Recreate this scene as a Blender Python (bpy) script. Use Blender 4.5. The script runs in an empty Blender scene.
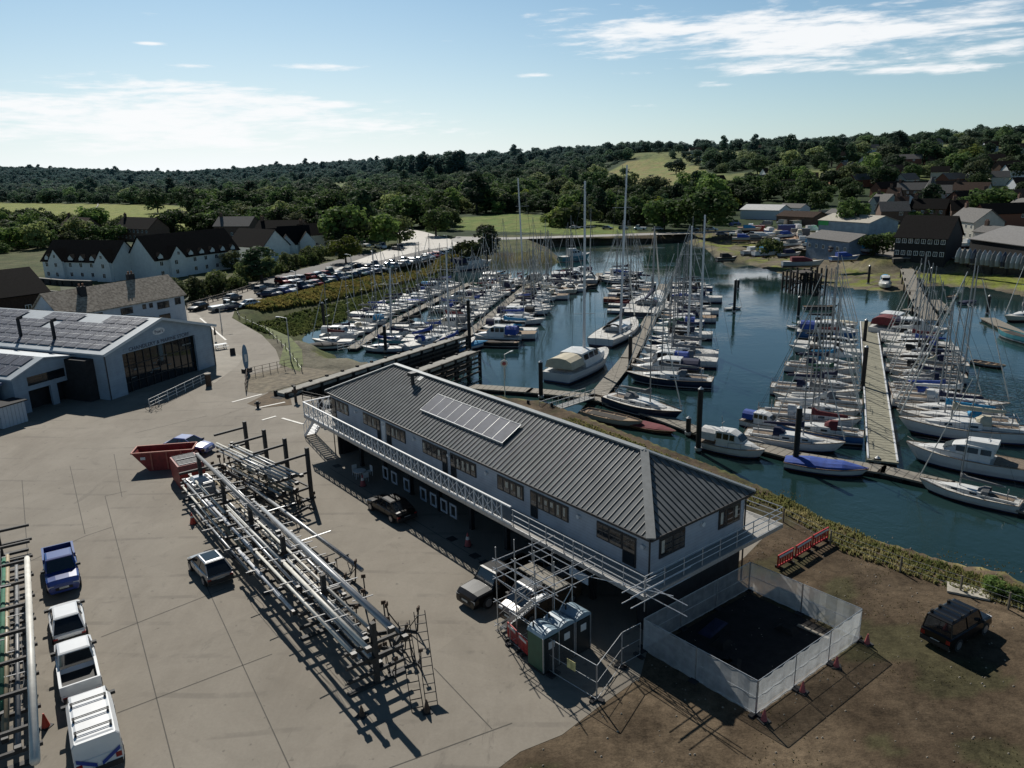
import bpy, math, random
from mathutils import Vector, noise as mnoise
random.seed(7)
SC = bpy.context.scene
COL = SC.collection
R = math.radians
uni = random.uniform

# ------------------------------------------------------------------ camera
FPX = 765.0; CH = 25.0; PITCH = math.atan((384-168)/FPX); ROLL = R(1.4)
_fw = Vector((0, math.cos(PITCH), -math.sin(PITCH))); _rt = Vector((1, 0, 0)); _up = _rt.cross(_fw)
_R = _rt*math.cos(ROLL) - _up*math.sin(ROLL); _U = _up*math.cos(ROLL) + _rt*math.sin(ROLL)
def ray(x, y): return _fw + _R*((x-512)/FPX) + _U*((384-y)/FPX)
def P(x, y, z=0.0):
    d = ray(x, y); t = (z-CH)/d.z
    return Vector((d.x*t, d.y*t, z))
def P2(x, y, z=0.0):
    v = P(x, y, z); return (v.x, v.y)
cam = bpy.data.cameras.new('camera'); cam.sensor_width = 36; cam.lens = 36*FPX/1024
cam.clip_start = 0.5; cam.clip_end = 20000
co = bpy.data.objects.new('camera', cam); COL.objects.link(co)
from mathutils import Matrix
co.matrix_world = Matrix(((_R.x, _U.x, -_fw.x, 0), (_R.y, _U.y, -_fw.y, 0), (_R.z, _U.z, -_fw.z, CH), (0, 0, 0, 1)))
SC.camera = co
SC.view_settings.view_transform = 'Standard'; SC.view_settings.look = 'None'; SC.view_settings.exposure = 0

# ------------------------------------------------------------------ node helpers
class NT:
    def __init__(s, tree): s.t = tree; s.n = tree.nodes; s.l = tree.links
    def new(s, typ, **kw):
        nd = s.n.new(typ)
        for k, v in kw.items(): setattr(nd, k, v)
        return nd
    def set(s, sock, v):
        if isinstance(v, bpy.types.NodeSocket): s.l.new(v, sock)
        elif v is not None: sock.default_value = v
    def math(s, op, a, b=None, c=None, clamp=False):
        nd = s.new('ShaderNodeMath', operation=op); nd.use_clamp = clamp
        s.set(nd.inputs[0], a)
        if b is not None: s.set(nd.inputs[1], b)
        if c is not None: s.set(nd.inputs[2], c)
        return nd.outputs[0]
    def mix(s, f, a, b, mode='MIX'):
        nd = s.new('ShaderNodeMix', data_type='RGBA', blend_type=mode)
        s.set(nd.inputs[0], f)
        s.set(nd.inputs[6], a if isinstance(a, bpy.types.NodeSocket) else rgba(a))
        s.set(nd.inputs[7], b if isinstance(b, bpy.types.NodeSocket) else rgba(b))
        return nd.outputs[2]
    def ramp(s, f, a, b, lo=0.0, hi=1.0):
        nd = s.new('ShaderNodeMapRange'); nd.interpolation_type = 'SMOOTHSTEP'
        s.set(nd.inputs[0], f); s.set(nd.inputs[1], a); s.set(nd.inputs[2], b); s.set(nd.inputs[3], lo); s.set(nd.inputs[4], hi)
        return nd.outputs[0]
    def noise(s, vec, scale, detail=3, rough=.55, dist=0):
        nd = s.new('ShaderNodeTexNoise'); s.l.new(vec, nd.inputs['Vector'])
        nd.inputs['Scale'].default_value = scale; nd.inputs['Detail'].default_value = detail
        nd.inputs['Roughness'].default_value = rough; nd.inputs['Distortion'].default_value = dist
        return nd.outputs[0]
def rgba(c): return (c[0], c[1], c[2], 1.0)
_MC = {}
def mat(name, col, rough=.7, var=.12, scale=2.0, metal=0.0, bump=0.0, bscale=20.0, coat=0.0, col2=None, world=False, stretch=None, spec=None):
    if name in _MC: return _MC[name]
    m = bpy.data.materials.new(name); m.use_nodes = True
    t = NT(m.node_tree); b = t.n['Principled BSDF']
    if world: vec = t.new('ShaderNodeNewGeometry').outputs['Position']
    else: vec = t.new('ShaderNodeTexCoord').outputs['Object']
    if stretch:
        mp = t.new('ShaderNodeMapping'); t.l.new(vec, mp.inputs[0]); mp.inputs['Scale'].default_value = stretch; vec = mp.outputs[0]
    f = t.noise(vec, scale, 4, .6)
    f = t.ramp(f, .3, .7)
    lo = tuple(c*(1-var) for c in col); hi = tuple(min(1, c*(1+var)) for c in (col2 or col))
    t.l.new(t.mix(f, lo, hi), b.inputs['Base Color'])
    b.inputs['Roughness'].default_value = rough; b.inputs['Metallic'].default_value = metal
    if spec is not None: b.inputs['Specular IOR Level'].default_value = spec
    if coat: b.inputs['Coat Weight'].default_value = coat; b.inputs['Coat Roughness'].default_value = .08
    if bump:
        bp = t.new('ShaderNodeBump'); bp.inputs['Strength'].default_value = bump; bp.inputs['Distance'].default_value = .05
        t.l.new(t.noise(vec, bscale, 3), bp.inputs['Height']); t.l.new(bp.outputs[0], b.inputs['Normal'])
    _MC[name] = m
    return m

# ------------------------------------------------------------------ mesh builder
class MB:
    def __init__(s): s.v = []; s.f = []; s.m = []; s.k = 0
    def face(s, *pts):
        i = len(s.v); s.v += [tuple(p) for p in pts]; s.f.append(tuple(range(i, i+len(pts)))); s.m.append(s.k); return s
    def add(s, vs, fs):
        i = len(s.v); s.v += [tuple(p) for p in vs]
        for f in fs: s.f.append(tuple(i+j for j in f)); s.m.append(s.k)
        return s
    def box(s, x0, x1, y0, y1, z0, z1):
        return s.add([(x0,y0,z0),(x1,y0,z0),(x1,y1,z0),(x0,y1,z0),(x0,y0,z1),(x1,y0,z1),(x1,y1,z1),(x0,y1,z1)],
                     [(0,3,2,1),(4,5,6,7),(0,1,5,4),(1,2,6,5),(2,3,7,6),(3,0,4,7)])
    def tap(s, x0, x1, y0, y1, z0, z1, dx, dy, dxf=None):   # box whose top is smaller
        dxf = dx if dxf is None else dxf
        return s.add([(x0,y0,z0),(x1,y0,z0),(x1,y1,z0),(x0,y1,z0),(x0+dx,y0+dy,z1),(x1-dxf,y0+dy,z1),(x1-dxf,y1-dy,z1),(x0+dx,y1-dy,z1)],
                     [(0,3,2,1),(4,5,6,7),(0,1,5,4),(1,2,6,5),(2,3,7,6),(3,0,4,7)])
    def bar(s, p, q, w, h=None):
        p = Vector(p); q = Vector(q); h = h or w; d = (q-p)
        if d.length < 1e-6: return s
        d.normalize(); a = d.cross(Vector((0,0,1)))
        if a.length < 1e-3: a = Vector((1,0,0))
        a.normalize(); b = a.cross(d); a = a*w/2; b = b*h/2
        return s.add([p-a-b, p+a-b, p+a+b, p-a+b, q-a-b, q+a-b, q+a+b, q-a+b],
                     [(0,3,2,1),(4,5,6,7),(0,1,5,4),(1,2,6,5),(2,3,7,6),(3,0,4,7)])
    def tube(s, p, q, r, n=8, r2=None, cap=True):
        p = Vector(p); q = Vector(q); r2 = r if r2 is None else r2; d = (q-p).normalized(); a = d.cross(Vector((0,0,1)))
        if a.length < 1e-3: a = Vector((1,0,0))
        a.normalize(); b = a.cross(d); vs = []
        for k in range(n):
            t = 2*math.pi*k/n; o = a*math.cos(t)+b*math.sin(t); vs += [p+o*r, q+o*r2]
        fs = [(2*k, 2*((k+1)%n), 2*((k+1)%n)+1, 2*k+1) for k in range(n)]
        if cap: fs += [tuple(2*k for k in range(n))[::-1], tuple(2*k+1 for k in range(n))]
        return s.add(vs, fs)
    def path(s, pts, r, n=5):
        for a, b in zip(pts, pts[1:]): s.tube(a, b, r, n)
        return s
    def prism(s, pts, z0, z1):
        n = len(pts)
        return s.add([(x,y,z0) for x,y in pts]+[(x,y,z1) for x,y in pts],
                     [tuple(range(n))[::-1], tuple(range(n,2*n))]+[(i,(i+1)%n,n+(i+1)%n,n+i) for i in range(n)])
    def xprism(s, pts, y0, y1):     # profile in (x,z) extruded along y
        n = len(pts)
        return s.add([(x,y0,z) for x,z in pts]+[(x,y1,z) for x,z in pts],
                     [tuple(range(n)), tuple(range(n,2*n))[::-1]]+[(i,n+i,n+(i+1)%n,(i+1)%n) for i in range(n)])
    def yprism(s, pts, x0, x1):     # profile in (y,z) extruded along x
        n = len(pts)
        return s.add([(x0,y,z) for y,z in pts]+[(x1,y,z) for y,z in pts],
                     [tuple(range(n))[::-1], tuple(range(n,2*n))]+[(i,(i+1)%n,n+(i+1)%n,n+i) for i in range(n)])
    def loft(s, rings, cap0=True, cap1=True, closed=True):
        n = len(rings[0]); vs = [p for r_ in rings for p in r_]; fs = []
        for j in range(len(rings)-1):
            for i in range(n if closed else n-1):
                k = (i+1) % n; fs.append((j*n+i, j*n+k, (j+1)*n+k, (j+1)*n+i))
        if cap0: fs.append(tuple(range(n))[::-1])
        if cap1: fs.append(tuple((len(rings)-1)*n+i for i in range(n)))
        return s.add(vs, fs)
    def build(s, name, m, parent=None, smooth=False, label=None):
        me = bpy.data.meshes.new(name); me.from_pydata([tuple(v) for v in s.v], [], s.f)
        ms = m if isinstance(m, (list, tuple)) else [m]
        for x in ms: me.materials.append(x)
        if len(ms) > 1: me.polygons.foreach_set('material_index', [min(i, len(ms)-1) for i in s.m])
        if smooth: me.polygons.foreach_set('use_smooth', [True]*len(s.f))
        me.update()
        o = bpy.data.objects.new(name, me); COL.objects.link(o)
        if parent: o.parent = parent
        if label: o['label'] = label
        return o
def struct(o): o['kind'] = 'structure'; return o
def tag(o, label, cat, group=None, kind=None):
    o['label'] = label; o['category'] = cat
    if group: o['group'] = group
    if kind: o['kind'] = kind
    return o
def thing(name, label, cat, loc=(0,0,0), rz=0.0, group=None):
    o = bpy.data.objects.new(name, None); COL.objects.link(o); o.empty_display_size = .2
    o.location = loc; o.rotation_euler = (0, 0, rz)
    return tag(o, label, cat, group)
def dup(root, loc, rz, label, group=None, mats=None, scale=None, skip=()):
    """copy of a thing with its parts and sub-parts; mats = {part name: material} overrides on the copy"""
    r = root.copy(); COL.objects.link(r); r.location = loc; r.rotation_euler = (0, 0, rz); r['label'] = label
    if group: r['group'] = group
    if scale: r.scale = scale
    def rec(src, dst):
        for ch in CH_OF.get(src.name, []):
            base = ch.name.split('.')[0]
            if base in skip: continue
            c = ch.copy(); COL.objects.link(c); c.parent = dst
            if mats and base in mats and c.material_slots:
                c.material_slots[0].link = 'OBJECT'; c.material_slots[0].material = mats[base]
            rec(ch, c)
    rec(root, r)
    return r
CH_OF = {}
def index_children():
    CH_OF.clear()
    for o in bpy.data.objects:
        if o.parent: CH_OF.setdefault(o.parent.name, []).append(o)
PROTOS = []
def kill_tree(root):
    for ch in CH_OF.get(root.name, []): kill_tree(ch)
    bpy.data.objects.remove(root)
ORD = ['first','second','third','fourth','fifth','sixth','seventh','eighth','ninth','tenth','eleventh','twelfth','thirteenth','fourteenth',
       'fifteenth','sixteenth','seventeenth','eighteenth','nineteenth','twentieth','twenty-first','twenty-second','twenty-third','twenty-fourth',
       'twenty-fifth','twenty-sixth','twenty-seventh','twenty-eighth','twenty-ninth','thirtieth','thirty-first','thirty-second','thirty-third','thirty-fourth','thirty-fifth','thirty-sixth','thirty-seventh','thirty-eighth','thirty-ninth','fortieth']+['forty-'+q for q in ('first','second','third','fourth','fifth','sixth','seventh','eighth','ninth')]+['fiftieth']+['fifty-'+q for q in ('first','second','third','fourth')]

# ------------------------------------------------------------------ light
SUN_AZ = R(-20); SUN_EL = R(40)      # azimuth from +Y towards +X
sd = Vector((math.sin(SUN_AZ)*math.cos(SUN_EL), math.cos(SUN_AZ)*math.cos(SUN_EL), math.sin(SUN_EL)))
sun = bpy.data.lights.new('sun', 'SUN'); sun.energy = 5.0; sun.angle = R(.5); sun.color = (1.0, .95, .87)
so = bpy.data.objects.new('sun', sun); COL.objects.link(so); so.rotation_euler = sd.to_track_quat('Z', 'Y').to_euler()
w = bpy.data.worlds.new('World'); SC.world = w; w.use_nodes = True
t = NT(w.node_tree); bg = t.n['Background']
sky = t.new('ShaderNodeTexSky'); sky.sky_type = 'NISHITA'; sky.sun_disc = False
sky.sun_elevation = SUN_EL; sky.sun_rotation = SUN_AZ
sky.air_density = 1.0; sky.dust_density = .6; sky.ozone_density = 2.0
dirv = t.new('ShaderNodeTexCoord').outputs['Generated']
sx = t.new('ShaderNodeSeparateXYZ'); t.l.new(dirv, sx.inputs[0])
az = t.math('ARCTAN2', sx.outputs[0], sx.outputs[1]); el = t.math('ARCSINE', sx.outputs[2])
cb = t.new('ShaderNodeCombineXYZ'); t.l.new(t.math('MULTIPLY', az, 1.0), cb.inputs[0]); t.l.new(t.math('MULTIPLY', el, 6.5), cb.inputs[1])
n1 = t.noise(cb.outputs[0], 7, 7, .62, .35); n2 = t.noise(cb.outputs[0], 26, 5, .6, .2)
nn = t.math('ADD', t.math('MULTIPLY', n1, .72), t.math('MULTIPLY', n2, .28))
def pxdir(x, y):
    d = ray(x, y).normalized(); return math.atan2(d.x, d.y), math.asin(d.z)
blobs = [(700,30,125,20,1.15),(820,36,150,20,1.15),(960,18,110,13,.9),(770,66,95,9,.8),(915,70,75,5,.85),(1000,48,65,8,.85),(605,43,60,5,.75),
         (630,73,50,3,.7),(310,67,48,3.4,1.0),(195,66,24,2.6,.9),(175,88,75,8,1.05),(225,100,85,9,1.05),(60,100,80,10,.9),(140,118,210,30,1.1),(330,104,60,6,.72),
         (535,75,24,3,.75),(722,84,26,3,.8),(765,72,36,2.6,.8),(148,43,14,2,.7),(150,14,22,2.2,.6),(300,128,190,18,.8),(587,97,16,2,.6),(640,106,20,2,.55)]
tot = None
for (bx, by, wx, wy, st) in blobs:
    a0, e0 = pxdir(bx, by); sa = wx/FPX; se = wy/FPX
    tilt = ROLL*.7
    da = t.math('SUBTRACT', az, a0); de = t.math('SUBTRACT', el, e0)
    de = t.math('SUBTRACT', de, t.math('MULTIPLY', da, -.02))
    q = t.math('ADD', t.math('POWER', t.math('ABSOLUTE', t.math('DIVIDE', da, sa)), 2.0), t.math('POWER', t.math('ABSOLUTE', t.math('DIVIDE', de, se)), 2.0))
    g = t.math('MULTIPLY', t.math('EXPONENT', t.math('MULTIPLY', q, -.8)), st)
    tot = g if tot is None else t.math('MAXIMUM', tot, g)
dens = t.ramp(t.math('ADD', t.math('MULTIPLY', tot, .66), t.math('MULTIPLY', t.math('SUBTRACT', nn, .5), 2.1)), .30, .72)
# thin high haze that whitens towards the horizon, most of all below the sun
hz = t.math('EXPONENT', t.math('MULTIPLY', t.math('MAXIMUM', el, 0), -7.5))
hs = t.math('EXPONENT', t.math('MULTIPLY', t.math('POWER', t.math('DIVIDE', t.math('SUBTRACT', az, -.36), .62), 2.0), -1.0))
haze = t.math('MULTIPLY', hz, t.math('ADD', .36, t.math('MULTIPLY', hs, .72)), clamp=True)
SKYK = 1.0
zen = t.ramp(el, .22, .95, 1.0, .30); zc = t.new('ShaderNodeCombineColor'); [t.l.new(zen, zc.inputs[i]) for i in range(3)]
skc = t.mix(1.0, sky.outputs[0], (.62, 1.04, 1.24), 'MULTIPLY'); skc = t.mix(1.0, skc, zc.outputs[0], 'MULTIPLY')
skc = t.mix(t.math('MULTIPLY', haze, .95), skc, (16.0, 16.6, 17.0))
skc = t.mix(t.math('MULTIPLY', dens, .92), skc, (16.2, 16.4, 16.6))
t.l.new(skc, bg.inputs[0]); bg.inputs[1].default_value = .06
# ------------------------------------------------------------------ terrain
WZ = -3.0
WPX = [(1100,640),(1023,592),(960,581),(900,562),(850,545),(800,515),(757,495),(604,433),(560,417)]
WATER = [P2(x, y, WZ) for x, y in WPX]
WATER += [(1.0,86.5),(-3,89.5),(-8.5,91.5),(-19.6,84.0),(-24.4,87.2),(-16.2,99.6),(-20.5,103.5),(-25.5,110)]
WATER += [P2(x, y, WZ) for x, y in [(335,355),(318,352),(303,340),(308,333),(340,322),(400,296),(440,277),(480,264),(512,263),(557,264),(560,259)]]
WATER += [(14,284),(64,290),(67,262)] + [P2(x, y, WZ) for x, y in [(720,262),(745,264),(768,270),(800,281),(830,287),(870,291),(900,293),(930,286),(985,289),(1023,297)]] + [(150,150),(190,120),(120,40)]
WE = list(zip(WATER, WATER[1:]+WATER[:1]))
def sdist(x, y):
    ins = False; best = 1e18
    for (ax, ay), (bx, by) in WE:
        if (ay > y) != (by > y) and x < (bx-ax)*(y-ay)/(by-ay)+ax: ins = not ins
        dx = bx-ax; dy = by-ay; t_ = ((x-ax)*dx+(y-ay)*dy)/(dx*dx+dy*dy)
        t_ = 0 if t_ < 0 else 1 if t_ > 1 else t_
        ex = x-ax-t_*dx; ey = y-ay-t_*dy; q = ex*ex+ey*ey
        if q < best: best = q
    d = math.sqrt(best); return -d if ins else d
def sst(a, b, x):
    t_ = (x-a)/(b-a); t_ = 0 if t_ < 0 else 1 if t_ > 1 else t_
    return t_*t_*(3-2*t_)
TU = [(-.9,1000,3400,80),(-.7,900,3200,74),(-.42,900,3000,26),(-.3,800,2700,34),(-.15,640,2100,42),(0,480,1700,45),(.17,350,1300,48),(.33,300,1150,46),(.5,245,1000,46),(.7,225,900,48),(1.0,200,850,52)]
def hill(x, y):
    if y < 150: return 0
    u = x/y
    if u <= TU[0][0]: ds, dc, hc = TU[0][1:]
    elif u >= TU[-1][0]: ds, dc, hc = TU[-1][1:]
    else:
        for a, b in zip(TU, TU[1:]):
            if a[0] <= u <= b[0]:
                k = (u-a[0])/(b[0]-a[0]); ds, dc, hc = [a[i]+(b[i]-a[i])*k for i in (1,2,3)]; break
    if y <= ds: return 0
    k = (y-ds)/(dc-ds)
    h = hc*(sst(0,1,k)*.75+min(k,1)*.25) if k < 1 else hc*(1-.12*(k-1))
    n = mnoise.noise(Vector((x*.004, y*.004, 3.1)))*9*min(1, k*1.6) + mnoise.noise(Vector((x*.0012, y*.0012, 7)))*14*min(1, k)
    return max(0, h+n*(.5 if k > .75 else 1))
def ground(x, y):
    d = sdist(x, y) if y < 330 else 99.0
    h = hill(x, y)
    if d < 60:
        if d < 0: return max(-5.5, WZ+d*.35)
        right = sst(60, 74, x)*sst(130, 150, y); left = (1-sst(-24, -14, x))*sst(112, 124, y); back = sst(236, 246, y)*(1-right)
        sl = .85
        g_near = WZ+d*(.85 if not (x < -9 and y > 82 and y < 104) else 3.2)
        g_left = WZ+d*.14 if d < 7 else WZ+.98+(d-7)*.3
        g_right = WZ+d*.03 if d < 20 else WZ+.6+(d-20)*.5
        g_back = WZ+d*.4
        g = g_near*(1-left)*(1-right)*(1-back)+g_left*left*(1-right)*(1-back)+g_back*back+g_right*right*(1-back)
        tot_ = (1-left)*(1-right)*(1-back)+left*(1-right)*(1-back)+back+right*(1-back)
        g /= tot_
        if g < 0: return g if g > -.03 or y > 300 else g+mnoise.noise(Vector((x*.5, y*.5, 0)))*.12
    return h
def onground(px, py, z=0):
    """world point where the ray through a pixel meets the terrain"""
    d = ray(px, py); y = 60.0; last = 60.0
    while y < 6000:
        t_ = y/d.y; z_ = CH+d.z*t_
        if z_ < (hill(d.x*t_, y)):
            lo, hi = last, y
            for _ in range(12):
                m_ = (lo+hi)/2; t_ = m_/d.y
                if CH+d.z*t_ < hill(d.x*t_, m_): hi = m_
                else: lo = m_
            y = hi; break
        last = y; y *= 1.01
    t_ = y/d.y; return Vector((d.x*t_, y, hill(d.x*t_, y)))
def inpoly(x, y, poly):
    ins = False
    for (ax, ay), (bx, by) in zip(poly, poly[1:]+poly[:1]):
        if (ay > y) != (by > y) and x < (bx-ax)*(y-ay)/(by-ay)+ax: ins = not ins
    return ins
def gp(pts): return [tuple(onground(x, y).xy) for x, y in pts]
FIELD_L = gp([(-200,203),(0,203),(100,204),(170,205),(194,210),(192,228),(150,227),(60,222),(-30,219),(-200,220)])
FIELD_R = gp([(608,172),(628,161),(655,158),(700,166),(708,176),(696,184),(665,187),(630,182)])
FIELD_M = gp([(455,218),(520,213),(600,222),(640,232),(600,236),(520,232),(455,230)])
FIELD_S = gp([(330,187),(345,185),(350,192),(330,193)])
FIELDS = [FIELD_L, FIELD_R, FIELD_M, FIELD_S]
def gcol(x, y, z, d):
    n = mnoise.noise(Vector((x*.35, y*.35, 1)))*.5+mnoise.noise(Vector((x*.08, y*.08, 5)))*.5
    def lerp(a, b, k): return tuple(a[i]+(b[i]-a[i])*k for i in range(3))
    if y < 330 and d < 0: return (.03, .035, .03)
    if y < 330 and x > 60 and y > 135 and z < -.6:            # right mud flat, algae patches
        k = sst(-.05, .25, n+.25*sst(88, 105, x))
        return lerp((.135,.115,.085), (.16,.19,.03), k*(.9 if d > 3 and d < 19 else .15))
    if y < 330 and z < -.05:
        if x < -14 and y > 112:
            if d < 9: return lerp((.05,.05,.03), (.07,.085,.03), sst(-.3,.3,n))
            return lerp((.07,.075,.03), (.05,.065,.022), sst(-.2,.3,n))
        if y > 236: return lerp((.12,.10,.07), (.06,.08,.03), sst(-.2,.3,n))
        return lerp((.10,.11,.04), (.22,.19,.08), sst(-.3,.4,n))
    if y < 86 and x > -8 and y < 120:
        if d < 2.2 : return lerp((.12,.12,.045), (.22,.19,.08), sst(-.3,.4,n))
        k = sst(-.35, .4, n)
        c = lerp((.062,.045,.029), (.125,.094,.062), k)
        if n < -.25: c = lerp(c, (.06,.07,.03), .4)
        return c
    if y < 120 and x > -60: return (.13,.12,.09)
    if inpoly(x, y, FIELD_R): return lerp((.22,.19,.085), (.17,.20,.07), sst(-.2,.3,n+ (x*.002-.25)))
    if inpoly(x, y, FIELD_L): return lerp((.16,.19,.045), (.20,.21,.06), sst(-.3,.3,n))
    if inpoly(x, y, FIELD_M) or inpoly(x, y, FIELD_S): return lerp((.10,.15,.035), (.15,.17,.05), sst(-.3,.3,n))
    if y < 300: return lerp((.06,.075,.03), (.10,.10,.05), sst(-.3,.4,n))
    wd = mnoise.noise(Vector((x*.006, y*.006, 2)))
    base_ = lerp((.02,.035,.015), (.035,.055,.022), sst(-.3,.3,n)) if y < 380 or wd > -.12 else lerp((.10,.13,.045), (.17,.18,.07), sst(-.3,.3,n))
    return lerp(base_, (.09,.14,.13), .6*sst(600, 2600, y))  # aerial haze painted into the hill ground colour, bluer with distance
rows = []; y_ = 9.0
while y_ < 7000: rows.append(y_); y_ = y_*1.0115+.12 if y_ < 340 else y_*1.03
NC = 330; Y0 = 70.0
vs = []; cols = []
for yy in rows:
    for c in range(NC):
        u = (c/(NC-1)*2-1)*.92; x = u*(yy+Y0)
        z = ground(x, yy); d = sdist(x, yy) if yy < 330 else 99
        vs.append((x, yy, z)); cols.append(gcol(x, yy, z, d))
fs = [(j*NC+i, j*NC+i+1, (j+1)*NC+i+1, (j+1)*NC+i) for j in range(len(rows)-1) for i in range(NC-1)]
me = bpy.data.meshes.new('ground'); me.from_pydata(vs, [], fs)
at = me.color_attributes.new('Col', 'FLOAT_COLOR', 'POINT')
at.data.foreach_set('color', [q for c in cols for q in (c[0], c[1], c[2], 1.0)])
me.polygons.foreach_set('use_smooth', [True]*len(fs))
g = bpy.data.objects.new('ground', me); COL.objects.link(g); struct(g)
m = bpy.data.materials.new('ground'); m.use_nodes = True; t = NT(m.node_tree); b = t.n['Principled BSDF']
ac = t.new('ShaderNodeVertexColor'); ac.layer_name = 'Col'
pos = t.new('ShaderNodeNewGeometry').outputs['Position']
a1 = t.noise(pos, 1.7, 6, .65); a2 = t.noise(pos, .22, 4, .6); a3 = t.noise(pos, 9, 3, .6)
k = t.math('ADD', t.math('ADD', t.math('MULTIPLY', t.ramp(a1, .3, .7), .55), t.math('MULTIPLY', t.ramp(a2, .3, .7), .6)), t.math('MULTIPLY', t.ramp(a3, .3, .7), .3))
k = t.math('ADD', k, .28)
cc = t.new('ShaderNodeCombineColor'); [t.l.new(k, cc.inputs[i]) for i in range(3)]
t.l.new(t.mix(1.0, ac.outputs[0], cc.outputs[0], 'MULTIPLY'), b.inputs['Base Color'])
b.inputs['Roughness'].default_value = .95; b.inputs['Specular IOR Level'].default_value = .1
bp = t.new('ShaderNodeBump'); bp.inputs['Strength'].default_value = .6; bp.inputs['Distance'].default_value = .12
t.l.new(t.noise(pos, 3.5, 5, .7), bp.inputs['Height']); t.l.new(bp.outputs[0], b.inputs['Normal'])
me.materials.append(m)

# ------------------------------------------------------------------ water
m = bpy.data.materials.new('harbour_water'); m.use_nodes = True; t = NT(m.node_tree); b = t.n['Principled BSDF']
pos = t.new('ShaderNodeNewGeometry').outputs['Position']
f = t.ramp(t.noise(pos, .02, 3), .35, .65)
t.l.new(t.mix(f, (.008,.024,.023), (.016,.038,.037)), b.inputs['Base Color'])
b.inputs['Roughness'].default_value = .03; b.inputs['IOR'].default_value = 1.33
rip = t.noise(pos, .9, 4, .6, .3); fine = t.noise(pos, 4.5, 3, .5)
wc = P(985, 395, WZ)
vm = t.new('ShaderNodeVectorMath', operation='DISTANCE'); t.l.new(pos, vm.inputs[0]); vm.inputs[1].default_value = wc
ring = t.math('MULTIPLY', t.math('SINE', t.math('MULTIPLY', t.math('ADD', vm.outputs['Value'], t.math('MULTIPLY', rip, 3.0)), 4.2)), t.ramp(vm.outputs['Value'], 16, 2, 0, 1))
patch = t.ramp(t.noise(pos, .045, 3), .42, .6, .25, 1.0)
hh = t.math('ADD', t.math('MULTIPLY', t.math('ADD', rip, t.math('MULTIPLY', fine, .25)), patch), t.math('MULTIPLY', ring, 1.3))
bp = t.new('ShaderNodeBump'); bp.inputs['Strength'].default_value = .26; bp.inputs['Distance'].default_value = .16
t.l.new(hh, bp.inputs['Height']); t.l.new(bp.outputs[0], b.inputs['Normal'])
o = MB().face((-60,36,WZ),(260,36,WZ),(260,296,WZ),(-60,296,WZ)).build('water', m); struct(o)

# ------------------------------------------------------------------ yard, roads
def sheet(name, pts, z, m): return struct(MB().face(*[(x, y, z) for x, y in pts]).build(name, m))
m = bpy.data.materials.new('yard_concrete'); m.use_nodes = True; t = NT(m.node_tree); b = t.n['Principled BSDF']
pos = t.new('ShaderNodeNewGeometry').outputs['Position']
mp = t.new('ShaderNodeMapping'); t.l.new(pos, mp.inputs[0]); mp.inputs['Rotation'].default_value = (0,0,R(30)); mp.inputs['Scale'].default_value = (1,.25,1)
a1 = t.ramp(t.noise(pos, .12, 6, .65, .6), .3, .72); a2 = t.ramp(t.noise(mp.outputs[0], .9, 6, .7), .3, .75); a3 = t.ramp(t.noise(pos, 6, 4, .7), .25, .75)
c = t.mix(a1, (.195,.172,.140), (.275,.248,.206)); c = t.mix(t.math('MULTIPLY', a2, .4), c, (.30,.27,.225)); c = t.mix(t.math('MULTIPLY', a3, .22), c, (.15,.13,.105))
st = t.ramp(t.noise(pos, .35, 5, .7, 1.2), .58, .74); c = t.mix(t.math('MULTIPLY', st, .4), c, (.095,.085,.072))
m3 = t.new('ShaderNodeMapping'); t.l.new(pos, m3.inputs[0]); m3.inputs['Rotation'].default_value = (0,0,R(-58)); m3.inputs['Location'].default_value = (1.3,.6,0); m3.inputs['Scale'].default_value = (1/6.2,1/5.0,0)
fl = t.new('ShaderNodeVectorMath', operation='FLOOR'); t.l.new(m3.outputs[0], fl.inputs[0]); wn = t.new('ShaderNodeTexWhiteNoise'); t.l.new(fl.outputs[0], wn.inputs['Vector'])
c = t.mix(t.math('MULTIPLY', wn.outputs['Value'], .22), c, (.15,.135,.11))
wv = t.ramp(t.noise(mp.outputs[0], .16, 8, .8, 3.5), .60, .66); c = t.mix(t.math('MULTIPLY', wv, .35), c, (.10,.09,.075))
ty = t.new('ShaderNodeTexWave'); ty.wave_type = 'RINGS'; t.l.new(pos, ty.inputs['Vector']); ty.inputs['Scale'].default_value = .11; ty.inputs['Distortion'].default_value = 6; ty.inputs['Detail'].default_value = 1.5; ty.inputs['Detail Scale'].default_value = .35
tk = t.math('MULTIPLY', t.ramp(ty.outputs['Fac'], .93, .99), t.ramp(t.noise(pos, .25, 4, .7), .45, .6)); c = t.mix(t.math('MULTIPLY', tk, .3), c, (.09,.08,.07))
sp3 = t.ramp(t.noise(pos, 1.9, 2, .5), .68, .76); c = t.mix(t.math('MULTIPLY', sp3, .45), c, (.07,.065,.055))
t.l.new(c, b.inputs['Base Color']); b.inputs['Roughness'].default_value = .85; b.inputs['Specular IOR Level'].default_value = .25
bp = t.new('ShaderNodeBump'); bp.inputs['Strength'].default_value = .25; bp.inputs['Distance'].default_value = .02
t.l.new(t.noise(pos, 14, 4, .7), bp.inputs['Height']); t.l.new(bp.outputs[0], b.inputs['Normal'])
MYARD = m
yard = [(-150,9),(-5.5,9),P2(470,790),P2(520,752),P2(562,735),P2(600,706),P2(640,678),P2(646,655),(8.3,38.5),(15,45.2),(18.4,49.5),(16.2,51.5),(-2,74),(-8.5,86),(-12,87.6),(-19.7,82.6),(-25.6,86.6)]
yard += [(-23.5,90.5),P2(262,400),(-60,110),(-90,112),(-150,80)]
sheet('concrete_yard', yard, .012, MYARD)
MROAD = mat('road_surface', (.15,.135,.115), .8, .15, .3, world=True, bump=.2)
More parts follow.
